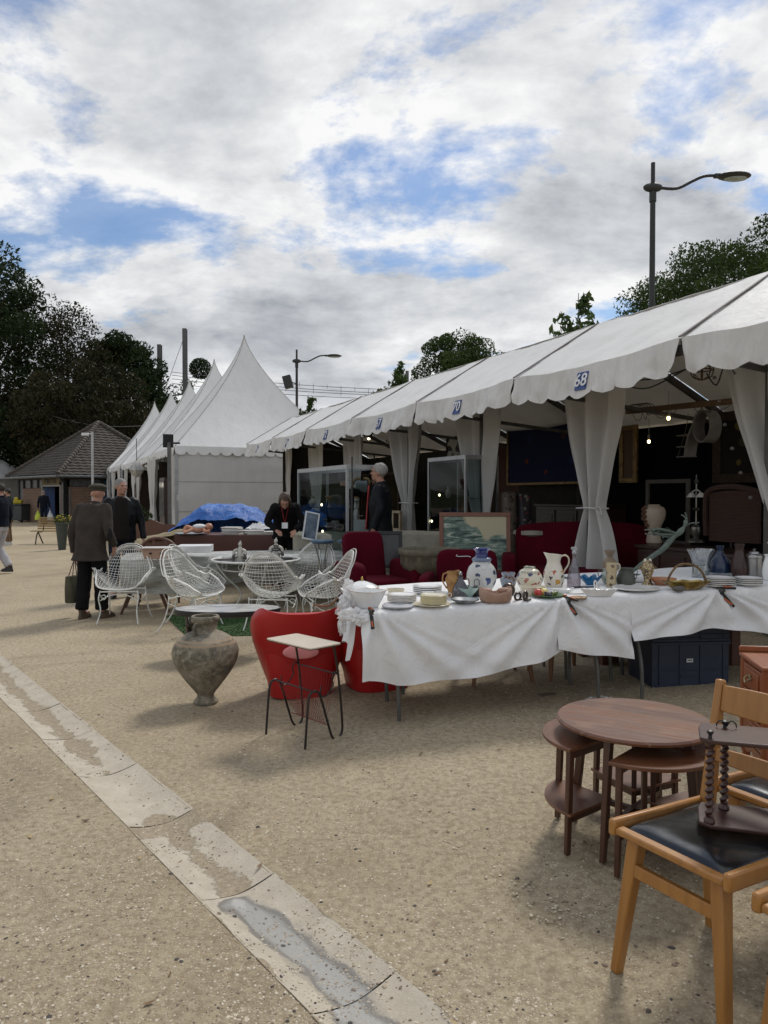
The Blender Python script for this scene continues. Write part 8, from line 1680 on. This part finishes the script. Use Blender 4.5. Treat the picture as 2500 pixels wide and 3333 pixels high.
# glass showcases
def showcase(label, x0, x1, ytop, t, dep, items, seed, t2=None, up=0):
    A = rowpt(x0, ytop, t); B = rowpt(x1, ytop, t); g0 = gz(A.x, A.y); W = Vector((B.x - A.x, B.y - A.y)).length; Hh = A.z - g0; r = thing('glass_showcase', label, 'showcase', (A.x, A.y, g0), RZ, 'tall glass showcases'); m = MB(); e = .035
    for x in (e / 2, W - e / 2):
        for y in (e / 2, dep - e / 2): m.bar((x, y, 0), (x, y, Hh - .001), e, e)
    m.box(e, W - e, 0, e, Hh - .06, Hh); m.box(e, W - e, dep - e, dep, Hh - .06, Hh); m.box(0, e, e, dep - e, Hh - .06, Hh); m.box(W - e, W, e, dep - e, Hh - .06, Hh); m.box(0, W, 0, dep, 0, .15); m.build('frame', M_ALU, r)
    m = MB(); G_ = glassy('case_glass', (.72, .76, .76), .008, .02, .05); m.box(e, W - e, .012, .018, .15, Hh - .06); m.box(.012, .018, e, dep - e, .15, Hh - .06); m.box(W - .018, W - .012, e, dep - e, .15, Hh - .06); m.build('glass_panes', G_, r, 0)
    zs = [Hh * q for q in (.28, .48, .66)]
    for z in zs: m = MB(); m.box(.03, W - .03, .03, dep - .03, z, z + .008); m.build('shelf', G_, r, 0)
    rr = random.Random(seed)
    cols = [(.34, .32, .28), (.10, .09, .08), (.03, .03, .035), (.22, .14, .08), (.16, .20, .22)]
    for z in [.15] + zs:
        for k in range(items):
            x = .08 + (W - .16) * (k + rr.uniform(.2, .8)) / items; y = rr.uniform(.1, dep - .1); h = rr.uniform(.10, .26); w_ = rr.uniform(.03, .06); kind = rr.randrange(3)
            nm, lb, ct = (('vase', 'small vase', 'vase'), ('cup', 'small footed cup', 'cup'), ('statuette', 'small statuette', 'statuette'))[kind]
            m = MB(); P_ = {0: [(.001, 0), (w_ * .5, 0), (w_, h * .4), (w_ * .4, h * .8), (w_ * .6, h), (.001, h * .98)], 1: [(.001, 0), (w_ * .7, 0), (w_ * .15, h * .15), (w_ * .2, h * .4), (w_ * 1.1, h * .6), (w_ * 1.2, h * .75), (.001, h * .6)], 2: [(.001, 0), (w_ * .6, 0), (w_ * .55, h * .1), (w_ * .3, h * .4), (w_ * .45, h * .62), (w_ * .2, h * .75), (w_ * .3, h * .88), (.001, h)]}[kind]
            m.lathe(smoothprof(P_, 2), 14); o = m.build(nm, mat('case_col%d' % (rr.randrange(5)), cols[rr.randrange(5)], rough=.35)); o.location = Vector((A.x, A.y, g0)) + Matrix.Rotation(RZ, 3, 'Z') @ Vector((x, y, z + .009)); tag(o, lb + ' inside the ' + label, ct, 'curios inside the ' + label)
    for k in range(3):
        m = MB(); m.ell((.05 + (W - .1) * rr.random(), .04, Hh * (.25 + .22 * k)), (.016, .016, .022), 8); o = m.build('spot_bulb', LITS, r)
    return r
showcase('glass showcase behind the bending woman', 968, 1128, 1528, 1.0 - 2.2, .55, 4, 1)
showcase('glass cabinet between the two tied curtains', 1392, 1515, 1492, .75, .6, 4, 2)
# gilt mirror left of the grey haired man
r, W, Hh = rowframe('gilt_mirror', 'ornate gilt framed mirror left of the grey haired man', 'mirror', 1150, 1205, 1555, 1622, .2); m = MB()
for k in range(46):
    a = 2 * PI * k / 46; sx_, sz_ = math.copysign(abs(cos(a)) ** .4, cos(a)), math.copysign(abs(sin(a)) ** .4, sin(a)); m.ell((W / 2 + W * .48 * sx_, 0, Hh / 2 + Hh * .46 * sz_), (.035, .02, .03), 7)
m.build('frame', GF, r, 60); m = MB(); m.box(W * .15, W * .85, -.004, .004, Hh * .15, Hh * .85); m.build('mirror_glass', mat('dark_mirror', (.05, .07, .1), rough=.08, metal=.8), r)
# gilt panels leaning behind the man, dark big doors
picture('cream and gold framed picture leaning behind the grey haired man', 1280, 1306, 1662, 1728, .9, mat('cream_frame', (.40, .35, .24), (.3, .24, .14), rough=.4), DKP, .05)
picture('tall dark framed panel behind the grey haired man', 1180, 1300, 1540, 1760, 2.6, DG, DKP, .05)
m = MB(); m.sheet(lambda u, v: (lerp(0, .30, u), .02 * nz(u * 4, v * 4), lerp(.0, .17, v)), 8, 6, .03); o = m.build('white_pillow', M_CLOTH); p = at(1144, 1730, 10.6); o.location = p; tag(o, 'white striped cushion beside the black pole', 'cushion')
# spotlights
for i, (px, py) in enumerate(((1195, 1410), (1212, 1418))):
    p = rowpt(px, py, .35); r = thing('spotlight', ['black spotlight, left one under the roof edge above the man', 'black lit spotlight, right one under the roof edge above the man'][i], 'spotlight', p, RZ, 'spotlights under the roof edge'); m = MB(); m.tube([(0, 0, .09), (.05, -.09, -.06)], [.03, .042], 12); m.tube([(0, 0, .08), (0, .05, .25)], .01, 5); m.build('can', M_BLACK, r)
    if i: m = MB(); m.ell((.052, -.093, -.063), (.025, .025, .02), 10); m.build('bulb', LITS, r)
# contents of the pagoda openings
p = at(445, 1530, 23.4); r = thing('chandelier', 'glass chandelier hanging in the first pagoda opening', 'chandelier', p, 0); m = MB(); m.lathe([(.02, .3), (.12, .22), (.20, .05), (.22, .0), (.16, -.12), (.08, -.2), (.001, -.24)], 18, fn=lambda an, r, z: (r * (1 + .12 * sin(12 * an)), z)); m.build('glass_bowl', mat('crystal', (.45, .45, .42), (.25, .25, .23), rough=.15), r); m = MB(); m.tube([(0, 0, .3), (0, 0, 1.0)], .012, 5); m.build('chain', M_STEEL, r)
for i, (px, Y, lb) in enumerate(((470, 22.6, 'tall glazed dark cupboard inside the nearest pagoda opening'), (400, 31, 'dark wooden cupboard inside the second pagoda'))):
    a = at(px, 1700, Y); r = thing('cupboard', lb, 'cupboard', (a.x + .2, Y + .9, 0), RZ); m = MB(); m.box(0, 1.0, 0, .45, 0, 2.1); m.build('carcass', SBW, r)
    for k in range(2): m = MB(); m.box(.04 + k * .48, .48 + k * .48, -.02, -.001, .9, 2.0); m.build('door', mat('cup_glass', (.08, .08, .075), (.16, .15, .13), rough=.15, scale=5), r)
p = at(405, 1640, 27); r = thing('lit_globe', 'small lit white globe lamp in the second pagoda opening', 'lamp', at(397, 1578, 26.5), 0); m = MB(); m.ell((0, 0, 0), (.10, .10, .10), 14); m.build('globe', mat('globe_lit', (1, .95, .85), emis=((1, .93, .8), 2.5)), r); m = MB(); m.tube([(0, 0, -.1), (0, 0, -1.5)], .02, 6); m.build('stem', M_STEEL, r)
lm = MB(); tn = []; r_ = random.Random(5)
for k in range(12): leaves(lm, tn, (r_.uniform(-.4, .4), r_.uniform(-.3, .3), .95 + r_.uniform(-.35, .35)), .22, 110, .10, r_)
p = gp(420, 1790); r = thing('potted_shrub', 'dark leafy potted shrub beside the pagoda curtains', 'plant', (at(425, 1640, 18).x, 18, 0), 0); o = lm.build('foliage', LEAF['dark'], r, 0); a = o.data.attributes.new('tone', 'FLOAT', 'POINT'); a.data.foreach_set('value', tn); m = MB(); m.lathe([(.001, 0), (.2, 0), (.26, .5), (.22, .5), (.001, .45)], 18); m.build('pot', M_BLACK, r)
